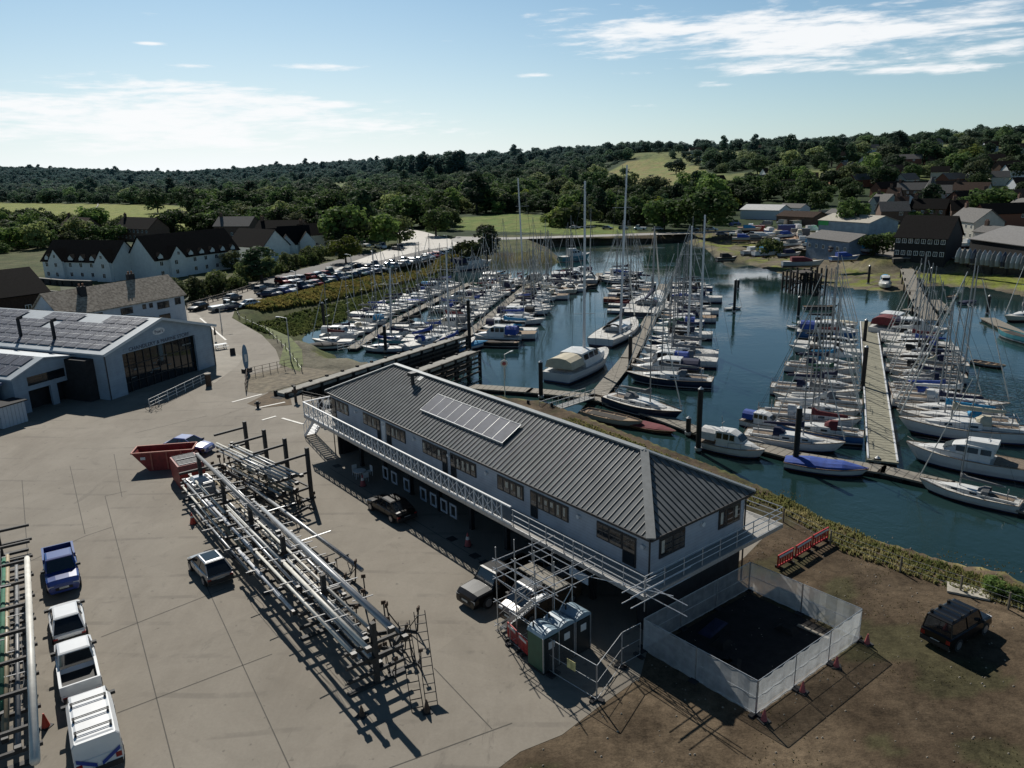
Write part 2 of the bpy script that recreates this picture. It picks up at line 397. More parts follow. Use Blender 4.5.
MPALE = mat('pale_road', (.42,.40,.36), .75, .1, .2, world=True)
MTAR = mat('car_park_tarmac', (.09,.085,.08), .85, .2, .4, world=True, bump=.2)
MPAVE = mat('pale_paving', (.24,.215,.175), .85, .12, .6, world=True)
MGRASS_FLAT = mat('verge_grass', (.10,.12,.035), .95, .35, .6, world=True, bump=.5, bscale=8)
road = [(210,420),(150,345),(182,312),(192,296),(262,279),(340,266),(375,262),(362,274),(268,297),(236,307),(232,318),(262,335),(276,350),(281,364),(278,378),(262,402)]
sheet('approach_road', [P2(*q) for q in road], .024, MYARD)
sheet('forecourt_paving', [P2(*q) for q in [(186,308),(200,316),(226,340),(232,352),(244,357),(238,366),(214,384),(205,372)]], .036, MPAVE)
sheet('car_park', [P2(*q) for q in [(262,279),(330,262),(352,256),(420,246),(455,247),(460,253),(400,268),(330,284),(262,302)]], .036, MTAR)
sheet('main_road', [P2(*q) for q in [(338,278),(375,262),(425,250),(462,245),(450,239),(425,232),(405,228),(396,232),(404,240),(398,246),(352,262),(330,272)]], .048, MPALE)
sheet('causeway_road', [P2(450,240),P2(462,245),(-6,281.5),(1,281.2),(92,289),(94,297),(1,290),(-20,300)], .06, mat('causeway_tarmac', (.26,.25,.23), .8, .1, .2, world=True))
# slab joints, painted lines
MJ = mat('joint', (.085,.078,.066), .9); mb = MB()
def gline(mb, a, b, w, z):
    p, q = P(*a, z), P(*b, z); d = (q-p).normalized(); n = Vector((-d.y, d.x, 0))*w/2
    mb.face(p-n, q-n, q+n, p+n)
for a, b in [((70,466),(85,534)),((114,454),(122,497)),((127,491),(105,496)),((105,496),(124,570)),((124,570),(176,775)),((22,480),(28,560)),((206,585),(290,768)),((85,536),(112,527)),
             ((101,637),(226,588)),((117,713),(272,654)),((434,668),(492,729)),((389,768),(512,723)),((135,433),(215,414)),((0,575),(85,536)),((350,487),(470,565)),((330,468),(520,585))]:
    gline(mb, a, b, .055, .020)
struct(mb.build('slab_joint', MJ))
mb = MB(); MLINE = mat('road_paint', (.62,.6,.55), .7, .2, 6)
for a, b in [((232,402),(262,394)),((256,408),(285,402)),((282,418),(303,424)),((262,420),(276,416)),((200,318),(226,340))]: gline(mb, a, b, .3, .05)
struct(mb.build('painted_line', MLINE))
sheet('worn_earth_patch', [P2(*q) for q in [(247,404),(270,392),(290,396),(292,405),(262,408)]], .034, mat('worn_earth', (.10,.07,.04), .95, .3, 2, world=True))
sheet('rough_lot', [P2(*q) for q in [(246,392),(248,376),(290,366),(340,372),(298,384),(262,394)]], .034, mat('rough_lot', (.15,.125,.085), .95, .35, 1.2, world=True, bump=.6, bscale=4))
sheet('grass_verge', [P2(*q) for q in [(279,364),(284,346),(272,334),(262,325),(290,337),(302,350),(303,364),(300,372)]], .044, MGRASS_FLAT)
sheet('front_garden_lawn', [P2(*q) for q in [(60,286),(105,290),(150,300),(200,296),(196,300),(120,306),(62,300)]], .03, mat('dark_lawn', (.05,.06,.03), .95, .4, .5, world=True))
# ------------------------------------------------------------------ building materials
def seam_mat(name, c1, c2, pitch, axis='x'):
    m = bpy.data.materials.new(name); m.use_nodes = True; t = NT(m.node_tree); b = t.n['Principled BSDF']
    tc = t.new('ShaderNodeTexCoord').outputs['Object']; f = t.ramp(t.noise(tc, .8, 4), .3, .7)
    t.l.new(t.mix(f, c1, c2), b.inputs['Base Color']); b.inputs['Roughness'].default_value = .8; b.inputs['Specular IOR Level'].default_value = .25
    return m
MCLAD = mat('blue_grey_cladding', (.34,.40,.47), .6, .06, 1.5)
def plank_mat(name, col, pitch=.2, dark=.6):
    m = bpy.data.materials.new(name); m.use_nodes = True; t = NT(m.node_tree); b = t.n['Principled BSDF']
    tc = t.new('ShaderNodeTexCoord').outputs['Object']; sp = t.new('ShaderNodeSeparateXYZ'); t.l.new(tc, sp.inputs[0])
    fr = t.math('FRACT', t.math('DIVIDE', sp.outputs[2], pitch)); ln = t.ramp(fr, 0, .12, dark, 1)
    f = t.ramp(t.noise(tc, 1.1, 4), .3, .7)
    base = t.mix(f, tuple(c*.9 for c in col), tuple(c*1.08 for c in col))
    cc = t.new('ShaderNodeCombineColor'); [t.l.new(ln, cc.inputs[i]) for i in range(3)]
    t.l.new(t.mix(1.0, base, cc.outputs[0], 'MULTIPLY'), b.inputs['Base Color']); b.inputs['Roughness'].default_value = .7
    return m
MPLANK = plank_mat('lapped_white_cladding', (.33,.36,.41))
MHALL = plank_mat('ribbed_hall_cladding', (.26,.32,.38), .3, .8)
MROOFM = seam_mat('grey_metal_roof', (.105,.115,.12), (.15,.16,.166), .4)
MRIDGE = mat('ridge_metal', (.22,.23,.23), .45, .1, 3, metal=.3)
MDKFR = mat('dark_window_frame', (.02,.02,.022), .5, .1)
MGLASS = mat('window_glass', (.012,.016,.02), .06, .3, 1.2, spec=.8)
MWHFR = mat('white_window_frame', (.7,.7,.68), .5, .05)
MDARK = mat('dark_void', (.018,.018,.02), .9, .3, 2)
MWHITE = mat('white_paint', (.60,.61,.62), .5, .06, 4)
MGALV = mat('galvanised_steel', (.42,.43,.44), .42, .15, 8, metal=.6)
MSTEEL = mat('dark_steel', (.035,.032,.03), .7, .3, 6, bump=.2)
MRUST = mat('rusty_steel', (.07,.045,.03), .85, .4, 5)
MBLIND = mat('window_blind', (.42,.38,.32), .8, .2, 3)
MSOLAR = bpy.data.materials.new('solar_cell'); MSOLAR.use_nodes = True
t = NT(MSOLAR.node_tree); b = t.n['Principled BSDF']; tc = t.new('ShaderNodeTexCoord').outputs['Object']
f = t.ramp(t.noise(tc, 1.5, 3), .3, .7); t.l.new(t.mix(f, (.022,.032,.06), (.042,.055,.09)), b.inputs['Base Color']); b.inputs['Roughness'].default_value = .6; b.inputs['Specular IOR Level'].default_value = .25; b.inputs['Metallic'].default_value = 0
MTIMBER = mat('weathered_timber', (.055,.045,.035), .9, .35, 4, stretch=(1,1,.3), bump=.3)
MPALETIM = mat('pale_timber_deck', (.22,.20,.165), .85, .2, 2.5, stretch=(1,6,1))
MBLACKTIM = mat('black_timber', (.012,.011,.010), .9, .4, 3)

# ------------------------------------------------------------------ marina office (long two-storey block by the water)
off = thing('marina_office', 'long two-storey grey-blue office with hipped metal roof and white lattice balcony beside the water', 'office building', (-16.91, 66.48, 0), math.atan2(-.7809, .6247))
LO, WO, EH, RH = 38.45, 9.36, 6.0, 8.5
MB().box(.4, 38.05, .4, 8.96, 3.5, 5.93).build('upper_wall', MPLANK, off)
MB().box(.7, 37.7, 2.6, 8.7, 0, 3.5).build('lower_wall', MBLACKTIM, off)
for i in range(10): MB().box(.6+i*4.1, .9+i*4.1, .5, .8, 0, 3.4).build('column', MDARK, off)
MB().box(.4, 1.0, .81, 8.9, 0, 3.5).build('side_wall', MDARK, off); MB().box(37.2, 37.95, .45, 8.9, 0, 3.5).build('side_wall', MDARK, off)
a, b_, c_, d_ = (0,0,EH), (LO,0,EH), (LO,WO,EH), (0,WO,EH); r0, r1 = (4.68,4.68,RH), (LO-4.68,4.68,RH)
rf = MB().face(a, b_, r1, r0).face(b_, c_, r1).face(c_, d_, r0, r1).face(d_, a, r0).face((0,0,EH-.12),(0,WO,EH-.12),(LO,WO,EH-.12),(LO,0,EH-.12)).build('roof', MROOFM, off)
mb = MB(); k = (RH-EH)/4.68; sp = .42; x = sp
def zr(y): return EH+min(y, WO-y)*k
while x < LO-.1:
    ym = min(4.68, x, LO-x)
    if ym > .15:
        mb.bar((x, 0, EH+.02), (x, ym, EH+ym*k+.02), .04, .07); mb.bar((x, WO, EH+.02), (x, WO-ym, EH+ym*k+.02), .04, .07)
    x += sp
y = sp
while y < WO-.1:
    xm = min(y, WO-y)
    if xm > .15:
        mb.bar((LO, y, EH+.02), (LO-xm, y, EH+xm*k+.02), .04, .07); mb.bar((0, y, EH+.02), (xm, y, EH+xm*k+.02), .04, .07)
    y += sp
mb.build('standing_seam', mat('seam_edge', (.055,.06,.057), .5, .1), rf)
mb = MB(); up = Vector((0,0,.06))
for p, q, w_ in [(r0, r1, .42), (b_, r1, .5), (c_, r1, .34), (a, r0, .34), (d_, r0, .34)]: mb.bar(Vector(p)+up, Vector(q)+up, w_, .1)
mb.build('ridge_cap', MRIDGE, rf)
mb = MB()
for p, q in [(a,b_),(b_,c_),(c_,d_),(d_,a)]: mb.bar(Vector(p)+Vector((0,0,-.07)), Vector(q)+Vector((0,0,-.07)), .14, .14)
mb.build('gutter', MDKFR, off)
for q in ((.33,.33,0),(38.1,.33,3.5),(38.1,9.0,0)): MB().tube(q,(q[0],q[1],5.9),.05).build('downpipe', MDKFR, off)
def zslope(y, o=0): return EH+y*k+o
sa = MB()
for i in range(9):
    x0 = 13.55+i*1.145; x1 = x0+1.1
    sa.face((x0,1.62,zslope(1.62,.20)),(x1,1.62,zslope(1.62,.20)),(x1,3.28,zslope(3.28,.20)),(x0,3.28,zslope(3.28,.20)))
s_ = sa.build('solar_panel', MSOLAR, off)
mb = MB()
for i in range(10): x0 = 13.52+i*1.145; mb.bar((x0,1.6,zslope(1.6,.19)),(x0,3.3,zslope(3.3,.19)),.03,.05)
for y in (1.6, 3.3): mb.bar((13.5,y,zslope(y,.19)),(23.88,y,zslope(y,.19)),.06,.06)
mb.box(13.6,23.8,1.65,1.7,zslope(1.65,.0),zslope(1.65,.17)); mb.build('panel_frame', MGALV, s_)
mb = MB(); mb.tube((9.5,3.5,zslope(3.5)),(9.5,3.5,zslope(3.5)+.75),.16,10); mb.box(9.2,9.8,3.2,3.8,zslope(3.5)+.75,zslope(3.5)+1.05); mb.build('flue', MDKFR, off)
mb = MB(); mb.bar((9.6,4.0,zslope(4.0,.03)),(9.6,4.6,zslope(4.6,.03)),.5,.05); mb.build('flashing', MRIDGE, rf)
def win_front(x0, x1, z0, z1, n, y=.4, par=None, nm='window', blinds=True):
    mb = MB(); mb.box(x0, x1, y-.06, y+.02, z0, z1); o = mb.build(nm, MDKFR, par or off)
    g = MB(); dx = (x1-x0)/n
    for i in range(n):
        a0 = x0+i*dx+.07; a1 = x0+(i+1)*dx-.07
        g.k = 0; g.face((a0,y-.075,z0+.08),(a1,y-.075,z0+.08),(a1,y-.075,z1-.1),(a0,y-.075,z1-.1))
        if blinds and random.random() < .6:
            g.k = 1; zt = z1-.14-uni(.0,.1); zb = z0+uni(.12,.55)*(z1-z0); w_ = uni(.25,.6)*(a1-a0); xs = a0+uni(.05,.3)*(a1-a0)
            g.face((xs,y-.082,zb),(xs+w_,y-.082,zb),(xs+w_,y-.082,zt),(xs,y-.082,zt))
    g.build('pane', [MGLASS, MBLIND], o)
for x0, x1, n in [(1.3,3.6,3),(6.3,8.6,3),(10.9,13.1,3),(15.6,18.2,4),(20.0,22.4,4),(24.8,27.5,4),(28.9,31.7,5),(34.1,36.1,2)]: win_front(x0, x1, 4.4, 5.42, n)
for x0, x1 in [(.45,1.15),(8.62,9.15),(10.15,10.85),(18.22,18.85),(19.3,19.95),(28.2,28.86),(36.12,37.1)]: win_front(x0, x1, 3.62, 5.42, 1, nm='door', blinds=False)
for x in (5.0, 9.7, 14.4, 19.1, 23.6, 32.6, 37.6): MB().tube((x,.4,5.15),(x,.25,5.15),.13,10).build('wall_lamp', mat('lamp_glass', (.45,.47,.5), .3, .1), off)
mb = MB(); mb.box(9.45,9.95,.32,.4,3.62,5.42); mb.build('wall_panel', MWHITE, off)
def win_end(y0, y1, z0, z1, n, x=38.05):
    o = MB().box(x-.02, x+.06, y0, y1, z0, z1).build('window', MDKFR, off); g = MB(); dy = (y1-y0)/n
    for i in range(n):
        a0 = y0+i*dy+.08; a1 = y0+(i+1)*dy-.08
        g.k = 0; g.face((x+.07,a0,z0+.1),(x+.07,a1,z0+.1),(x+.07,a1,z1-.1),(x+.07,a0,z1-.1))
        g.k = 1
        if i != 1: g.face((x+.075,a0+.05,z0+.3),(x+.075,a0+.3,z0+.3),(x+.075,a0+.3,z1-.15),(x+.075,a0+.05,z1-.15))
    g.build('pane', [MGLASS, MBLIND], o)
win_end(1.15, 3.3, 4.3, 5.5, 2); win_end(6.4, 8.5, 4.3, 5.5, 3)
mb = MB(); mb.tube((38.05,4.85,5.2),(38.2,4.85,5.2),.14,10); mb.build('wall_lamp', MWHITE, off)
# balcony deck with a diagonal-lattice balustrade
DY = -1.25
dk = MB(); dk.box(-2.2, 39.2, DY, .4, 3.36, 3.5); dk.box(38.05, 39.2, .4, 8.96, 3.36, 3.5); dk.box(36.2, 39.2, 8.96, 11.4, 3.36, 3.5); dk.box(-2.2,-.0,.4,9,3.36,3.5)
deck = dk.build('balcony_deck', mat('deck_boards', (.30,.29,.27), .8, .15, 3, stretch=(8,1,1)), off)
mb = MB(); mb.bar((-2.2,DY-.03,3.36),(39.2,DY-.03,3.36),.06,.26); mb.bar((39.23,DY,3.36),(39.23,11.4,3.36),.06,.26); mb.build('fascia', MGALV, deck)
mb = MB(); x = -2.15
while x < 28.0:
    mb.bar((x,DY,3.5),(x,DY,4.68),.07); x2 = x+.98
    if x2 < 28.1:
        mb.bar((x,DY,3.62),(x2,DY,4.58),.035); mb.bar((x,DY,4.58),(x2,DY,3.62),.035)
        mb.bar((x+.49,DY+.012,3.62),(x+.49,DY+.012,4.58),.025)
    x = x2
mb.bar((-2.2,DY,4.72),(28.2,DY,4.72),.13,.09); mb.bar((-2.2,DY,3.6),(28.2,DY,3.6),.06,.05); mb.bar((-2.2,DY,3.5),(28.2,DY,3.5),.1,.06)
y = DY
while y < 4: mb.bar((-2.2,y,3.62),(-2.2,y+.98,4.58),.035); mb.bar((-2.2,y,4.58),(-2.2,y+.98,3.62),.035); mb.bar((-2.2,y,3.5),(-2.2,y,4.68),.07); y += .98
mb.bar((-2.2,DY,4.72),(-2.2,5,4.72),.13,.09)
mb.build('lattice_balustrade', MWHITE, off)
mb = MB()
for x in [28.4+i*1.55 for i in range(8)]: mb.tube((x,DY,3.4),(x,DY,4.62),.03,6)
for y in [DY+i*1.6 for i in range(8)]: mb.tube((39.15,y,3.4),(39.15,y,4.62),.03,6)
for z in (3.85,4.22,4.6):
    mb.tube((28.3,DY,z),(39.15,DY,z),.028,6); mb.tube((39.15,DY,z),(39.15,11.35,z),.028,6); mb.tube((39.15,11.35,z),(36.2,11.35,z),.028,6)
mb.build('handrail', MGALV, off)
# external stair at the far end
st = MB()
for i in range(14): st.box(-2.2-.28*i-.28, -2.2-.28*i, .2, 1.3, 3.3-.24*i-.05, 3.3-.24*i)
for y in (.2,1.3): st.bar((-2.2,y,3.4),(-6.1,y,.0),.06,.28); st.bar((-2.2,y,4.6),(-6.1,y,1.2),.08,.06); [st.bar((-2.2-.65*i,y,3.4-.56*i),(-2.2-.65*i,y,4.6-.56*i),.05) for i in range(7)]
st.build('stair', MWHITE, off)
# signs on the dark lower wall: white printed sheets
for x in (9.9, 11.3, 13.2, 15.6, 17.0, 18.4, 19.6):
    mb = MB()
    for (a0,a1,z0,z1) in [(0,.85,1.6,1.75),(0,.85,.7,.85),(0,.15,.85,1.6),(.7,.85,.85,1.6)]: mb.box(x+a0, x+a1, -.12, -.06, z0, z1)
    mb.build('poster', mat('poster_print', (.30,.34,.38), .7, .2, 4), off)
o = MB().box(33.6, 35.1, -1.34, -1.29, 2.35, 2.95).build('sign_board', mat('sign_blue_grey', (.35,.42,.5), .6, .05), off)

# ------------------------------------------------------------------ chandlery hall (left) and its lower wing
hall = thing('chandlery_hall', 'big blue-grey gabled hall with wide glazed front and solar panels over its roof', 'shop hall', (-46.9, 85.7, 0), math.atan2(15.9, 6.5))
# local x along the facade (left to right as seen), local -y towards the yard, +y into the depth
HW, HD, HE, HR = 17.2, 36.0, 5.5, 8.0
MB().yprism([(0,0),(HD,0),(HD,0.01)],0,.001)
w_ = MB(); w_.xprism([(0,0),(1.9,0),(1.9,5.7),(HW/2,5.7),(14.1,5.7),(14.1,0),(HW,0),(HW,HE),(HW/2,HR),(0,HE)], 0, .3)
w_.box(0,.3,.3,HD,0,HE); w_.box(HW-.3,HW,.3,HD,0,HE); w_.xprism([(0,0),(HW,0),(HW,HE),(HW/2,HR),(0,HE)], HD-.3, HD)
w_ = MB(); w_.box(0,2.6,0,.3,0,5.45); w_.box(14.1,HW,0,.3,0,5.45); w_.xprism([(0,HE-.05),(2.6,HE-.05),(2.6,4.9),(14.1,4.9),(14.1,HE-.05),(HW,HE-.05),(HW/2,HR-.05)], 0, .3)
w_.box(0,.3,.3,HD,0,HE-.05); w_.box(HW-.3,HW,.3,HD,0,HE-.05); w_.xprism([(.3,0),(HW-.3,0),(HW-.3,HE-.1),(HW/2,HR-.1),(.3,HE-.1)], HD-.3, HD)
w_.build('wall', MHALL, hall)
gz = MB()
gz.box(2.6,14.1,.55,.6,0,4.9); gl = gz.build('glazed_front', MGLASS, hall)
mb = MB()
for x in [2.6+i*1.15 for i in range(11)]: mb.box(x-.04,x+.04,.45,.55,0,4.9)
for z in (1.2, 3.2): mb.box(2.6,14.1,.46,.54,z-.04,z+.04)
mb.build('mullion', MDKFR, gl)
mb = MB()
for i in range(9): x = 3.3+uni(0,10); z = uni(1.4,4.4); mb.box(x, x+uni(.4,1.6), .50, .53, z, z+uni(.08,.2))
mb.build('window_display', mat('display_grey', (.12,.13,.13), .6, .4, 2), gl)
mb = MB()
for s, x0, x1 in ((1,-.35,HW/2),(-1,HW/2,HW+.35)):
    z0, z1 = (HE-.12, HR) if s > 0 else (HR, HE-.12)
    mb.add([(x0,-.6,z0),(x1,-.6,z1),(x1,HD+.3,z1),(x0,HD+.3,z0),(x0,-.6,z0+.18),(x1,-.6,z1+.18),(x1,HD+.3,z1+.18),(x0,HD+.3,z0+.18)],
           [(0,3,2,1),(4,5,6,7),(0,1,5,4),(1,2,6,5),(2,3,7,6),(3,0,4,7)])
mb.build('roof', mat('pale_hall_roof', (.36,.40,.43), .5, .08, 1.5), hall)
def hz_(x): return (HE+.09+(x+.35)*(HR-HE+.12)/(HW/2+.35)) if x < HW/2 else (HR+.18-(x-HW/2)*(HR-HE+.12)/(HW/2+.35)-.0)
pn = MB(); fr = MB()
for r_ in range(4):
    for c in range(16):
        if (r_ == 3 and c in (3,4,8,9)) or (r_ == 2 and c in (6,)): continue
        for side in (0, 1):
            x0 = .5+r_*1.95 if side == 0 else HW-.5-r_*1.95-1.75; x1 = x0+1.78; y0 = .9+c*2.1; y1 = y0+2.0
            pn.face((x0,y0,hz_(x0)+.12),(x1,y0,hz_(x1)+.12),(x1,y1,hz_(x1)+.12),(x0,y1,hz_(x0)+.12))
            if side == 0:
                fr.bar((x0,y0+1.0,hz_(x0)+.125),(x1,y0+1.0,hz_(x1)+.125),.05,.02)
                fr.bar(((x0+x1)/2,y0,hz_((x0+x1)/2)+.125),((x0+x1)/2,y1,hz_((x0+x1)/2)+.125),.05,.02)
sp_ = pn.build('solar_panel', MSOLAR, hall); fr.build('panel_frame', MGALV, sp_)
for y, x in ((15.8,1.9),(9.9,1.9)): MB().tube((x,y,hz_(x)-.2),(x,y,8.6),.2,10).tube((x-.0,y-.1,8.6),(x,y-.7,8.75),.2,10).build('flue', MDARK, hall)
mb = MB(); mb.bar((-.35,-.62,HE-.02),(HW/2,-.62,HR+.1),.1,.32); mb.bar((HW/2,-.62,HR+.1),(HW+.35,-.62,HE-.02),.1,.32); mb.build('barge_board', mat('pale_trim', (.5,.53,.55), .5, .05), hall)
for x in (.12, HW-.1): MB().tube((x,-.1,0),(x,-.1,5.3),.06).build('downpipe', MDKFR, hall)
def text_mesh(txt, size, m, parent, loc, rot, name, ext=.01, align='CENTER', sx=1.0):
    cu = bpy.data.curves.new(name, 'FONT'); cu.body = txt; cu.size = size; cu.extrude = ext; cu.align_x = align; cu.align_y = 'CENTER'
    tmp = bpy.data.objects.new('tmp', cu); COL.objects.link(tmp); bpy.context.view_layer.update()
    me_ = bpy.data.meshes.new_from_object(tmp.evaluated_get(bpy.context.evaluated_depsgraph_get()))
    bpy.data.objects.remove(tmp); me_.materials.clear(); me_.materials.append(m); me_.name = name
    o = bpy.data.objects.new(name, me_); COL.objects.link(o); o.parent = parent; o.location = loc; o.rotation_euler = rot; o.scale = (sx, 1, 1)
    return o
MINK = mat('dark_blue_lettering', (.012,.02,.05), .6, .05)
fascia = MB().box(2.9, 13.9, -.03, 0, 4.98, 5.5).build('fascia_sign', MHALL, hall)
text_mesh('CHANDLERY & MARINE STORE', .62, MINK, fascia, (8.4, -.05, 5.24), (R(90), 0, 0), 'lettering', sx=1.12)
lg = MB(); lg.xprism([(8.4+.95*math.cos(a_), 6.55+.42*math.sin(a_)) for a_ in [i*math.pi/12 for i in range(24)]], -.05, 0); lg = lg.build('oval_logo', MWHITE, hall)
text_mesh("Fox's", .6, MINK, lg, (8.4, -.07, 6.53), (R(90), 0, 0), 'lettering', sx=1.1)
# lower wing
wing = thing('workshop_wing', 'low grey workshop wing with dark doors and solar panels beside the big gabled hall', 'workshop', (-54.3, 80.4, 0), math.atan2(9.0, 3.6))
w_ = MB(); WW, WD = 8.6, 22
w_.xprism([(0,2.4),(WW,2.4),(WW,4.7),(WW*.45,5.6),(0,4.2)], 0, .3); w_.box(0,1.6,0,.3,0,2.4); w_.box(4.3,5.1,0,.3,0,2.4); w_.box(6.6,WW,0,.3,0,2.4); w_.box(0,.3,.3,WD,0,4.1); w_.build('wall', MHALL, wing)
MB().box(.3,WW,1.2,1.3,0,4.2).build('dark_interior', MDARK, wing)
MB().box(1.7,6.3,-.04,.0,2.95,3.95).build('window', MGLASS, wing)
mb = MB()
for (x0,z0,x1,z1) in ((-.4,4.1,WW*.45,5.65),(WW*.45,5.65,WW+.2,4.8)):
    mb.add([(x0,-.4,z0),(x1,-.4,z1),(x1,WD,z1),(x0,WD,z0),(x0,-.4,z0+.15),(x1,-.4,z1+.15),(x1,WD,z1+.15),(x0,WD,z0+.15)],[(0,3,2,1),(4,5,6,7),(0,1,5,4),(1,2,6,5),(2,3,7,6),(3,0,4,7)])
mb.build('roof', mat('pale_hall_roof'  , (.36,.40,.43)), wing)
pn = MB(); fr = MB()
for r_ in range(2):
    for c in range(9):
        x0 = .1+r_*1.85; x1 = x0+1.7; y0 = .8+c*2.1; y1 = y0+2.0; zf = lambda x: 4.25+(x+.4)*1.55/(WW*.45+.4)+.12
        pn.face((x0,y0,zf(x0)),(x1,y0,zf(x1)),(x1,y1,zf(x1)),(x0,y1,zf(x0))); fr.bar((x0,y0+1,zf(x0)+.01),(x1,y0+1,zf(x1)+.01),.05,.02)
sp_ = pn.build('solar_panel', MSOLAR, wing); fr.build('panel_frame', MGALV, sp_)
# recessed dark link between wing and hall
MB().box(-1.2, 0, 1.6, 6, 0, 4.9).build('link_wall', MDARK, hall)
# side lodge at the far left and its pale kiosk
ldg = thing('store_shed', 'grey flat-roofed store with dark shopfront at the left of the workshop wing', 'shed', (-58.2, 74.6, 0), math.atan2(6.2, 2.5))
MB().box(-8,6,0,9,0,3.7).build('wall', MHALL, ldg); MB().box(-8.3,6.2,-.8,9.2,3.7,3.95).build('roof', mat('blue_felt_roof', (.06,.10,.18), .7, .2), ldg); MB().box(-7,2,-.05,0,.3,2.9).build('shopfront', MGLASS, ldg)
kio = thing('white_kiosk', 'small ribbed white kiosk with dark roof standing in the hall shadow', 'kiosk', P(10,424), R(66))
mb = MB(); [mb.box(-1.4+i*.4, -1.06+i*.4, -1.0, 1.0, 0, 2.3) for i in range(7)]; mb.box(-1.38,1.32,-.96,.96,0,2.28); mb.build('wall', mat('pale_kiosk', (.4,.45,.5), .6, .05), kio); MB().box(-1.6,1.6,-1.2,1.2,2.3,2.42).build('roof', MDARK, kio)

# ------------------------------------------------------------------ generic gabled house
def gable(name, label, cat, loc, rz, L, D, he, hr, wm, rm, front=(), end0=(), end1=(), back=(), chim=(), dorm=(), fm=None, over=.35, group=None, front_gable=(), chm=None, door=None, scale=1.0):
    fm = fm or MWHFR
    h = thing(name, label, cat, loc, rz, group)
    w_ = MB().yprism([(0,-2.5),(D,-2.5),(D,he),(D/2,hr),(0,he)], 0, L)
    for (gx, gw) in front_gable: w_.xprism([(gx-gw/2,0),(gx+gw/2,0),(gx+gw/2,he),(gx,he+gw*.62),(gx-gw/2,he)], -.9, D/2)
    for (gx, gw) in dorm: w_.xprism([(gx-gw/2,he-.2),(gx+gw/2,he-.2),(gx+gw/2,he+.75),(gx,he+1.5),(gx-gw/2,he+.75)], -.04, D*.35)
    w_.build('wall', wm, h)
    r_ = MB(); sl = (hr-he)/(D/2)
    for s in (0, 1):
        y0, y1 = (-over, D/2) if s == 0 else (D+over, D/2); z0, z1 = he-over*sl+.05, hr+.05
        r_.add([(-over,y0,z0),(L+over,y0,z0),(L+over,y1,z1),(-over,y1,z1),(-over,y0,z0+.16),(L+over,y0,z0+.16),(L+over,y1,z1+.16),(-over,y1,z1+.16)],
               [(0,3,2,1),(4,5,6,7),(0,1,5,4),(1,2,6,5),(2,3,7,6),(3,0,4,7)])
    for (gx, gw), pitch, yb in [(g_, .62, -1.05) for g_ in front_gable]+[(g_, None, -.15) for g_ in dorm]:
        zt = he+gw*.62 if pitch else he+1.5; ze = he if pitch else he+.75; ye = D/2 if pitch else D*.4
        for s in (-1, 1): 
            xe = gx+s*(gw/2+.15); r_.add([(gx,yb,zt+.03),(xe,yb,ze-.12),(xe,ye,ze-.12),(gx,ye,zt+.03),(gx,yb,zt+.15),(xe,yb,ze),(xe,ye,ze),(gx,ye,zt+.15)],
               [(0,3,2,1),(4,5,6,7),(0,1,5,4),(1,2,6,5),(2,3,7,6),(3,0,4,7)])
    ro = r_.build('roof', rm, h)
    def wn(nm, f):
        mb_ = MB(); f(mb_); return mb_.build(nm, [fm, MGLASS], h)
    for (x, z, ww, hh) in front:
        yo = -.94 if any(abs(x-gx) < gw/2 for gx, gw in front_gable) else -.04
        wn('window', lambda q: (q.box(x-ww/2,x+ww/2,yo,yo+.06,z,z+hh), setattr(q,'k',1), q.face((x-ww/2+.1,yo-.01,z+.1),(x-.05,yo-.01,z+.1),(x-.05,yo-.01,z+hh-.1),(x-ww/2+.1,yo-.01,z+hh-.1)), q.face((x+.05,yo-.01,z+.1),(x+ww/2-.1,yo-.01,z+.1),(x+ww/2-.1,yo-.01,z+hh-.1),(x+.05,yo-.01,z+hh-.1))))
    for (y, z, ww, hh) in end0: wn('window', lambda q: (q.box(-.05,.02,y-ww/2,y+ww/2,z,z+hh), setattr(q,'k',1), q.face((-.06,y-ww/2+.1,z+.1),(-.06,y+ww/2-.1,z+.1),(-.06,y+ww/2-.1,z+hh-.1),(-.06,y-ww/2+.1,z+hh-.1))))
    for (y, z, ww, hh) in end1: wn('window', lambda q: (q.box(L-.02,L+.05,y-ww/2,y+ww/2,z,z+hh), setattr(q,'k',1), q.face((L+.06,y-ww/2+.1,z+.1),(L+.06,y+ww/2-.1,z+.1),(L+.06,y+ww/2-.1,z+hh-.1),(L+.06,y-ww/2+.1,z+hh-.1))))
    for (x, z) in door or (): wn('door', lambda q: q.box(x-.5,x+.5,-.06,.02,0,2.1))
    for (x, y) in chim:
        zc = hr-abs(y-D/2)*sl; c = MB().box(x-.55,x+.55,y-.4,y+.4,zc-1,zc+1.5).build('chimney', chm or mat('chimney_brick', (.12,.07,.05), .9, .2, 6), ro)
        mb_ = MB(); [mb_.tube((x+dx,y,zc+1.5),(x+dx,y,zc+1.95),.15,8) for dx in (-.3,.3)]; mb_.build('chimney_pot', mat('clay_pot', (.25,.12,.07), .9, .2), c)
    return h
def dirrz(p, q): return math.atan2(q[1]-p[1], q[0]-p[0])
MSLATE = mat('dark_slate_roof', (.011,.010,.010), .95, .3, 3, spec=.08, bump=.3, bscale=12)
MBROWNT = mat('brown_tile_roof', (.05,.034,.027), .95, .3, 3, spec=.1, bump=.3, bscale=12)
MCOTR = mat('lichened_tile_roof', (.25,.20,.15), .9, .35, 2.5, col2=(.32,.27,.21), bump=.4, bscale=9)
MRENDER = mat('white_render', (.62,.64,.62), .85, .06, 1.2)
MCREAM = mat('cream_render', (.42,.40,.35), .85, .08, 1.2)
MBRICK = mat('red_brick', (.20,.075,.045), .9, .2, 4)
MBRICK2 = mat('brown_brick', (.14,.085,.06), .9, .25, 4)
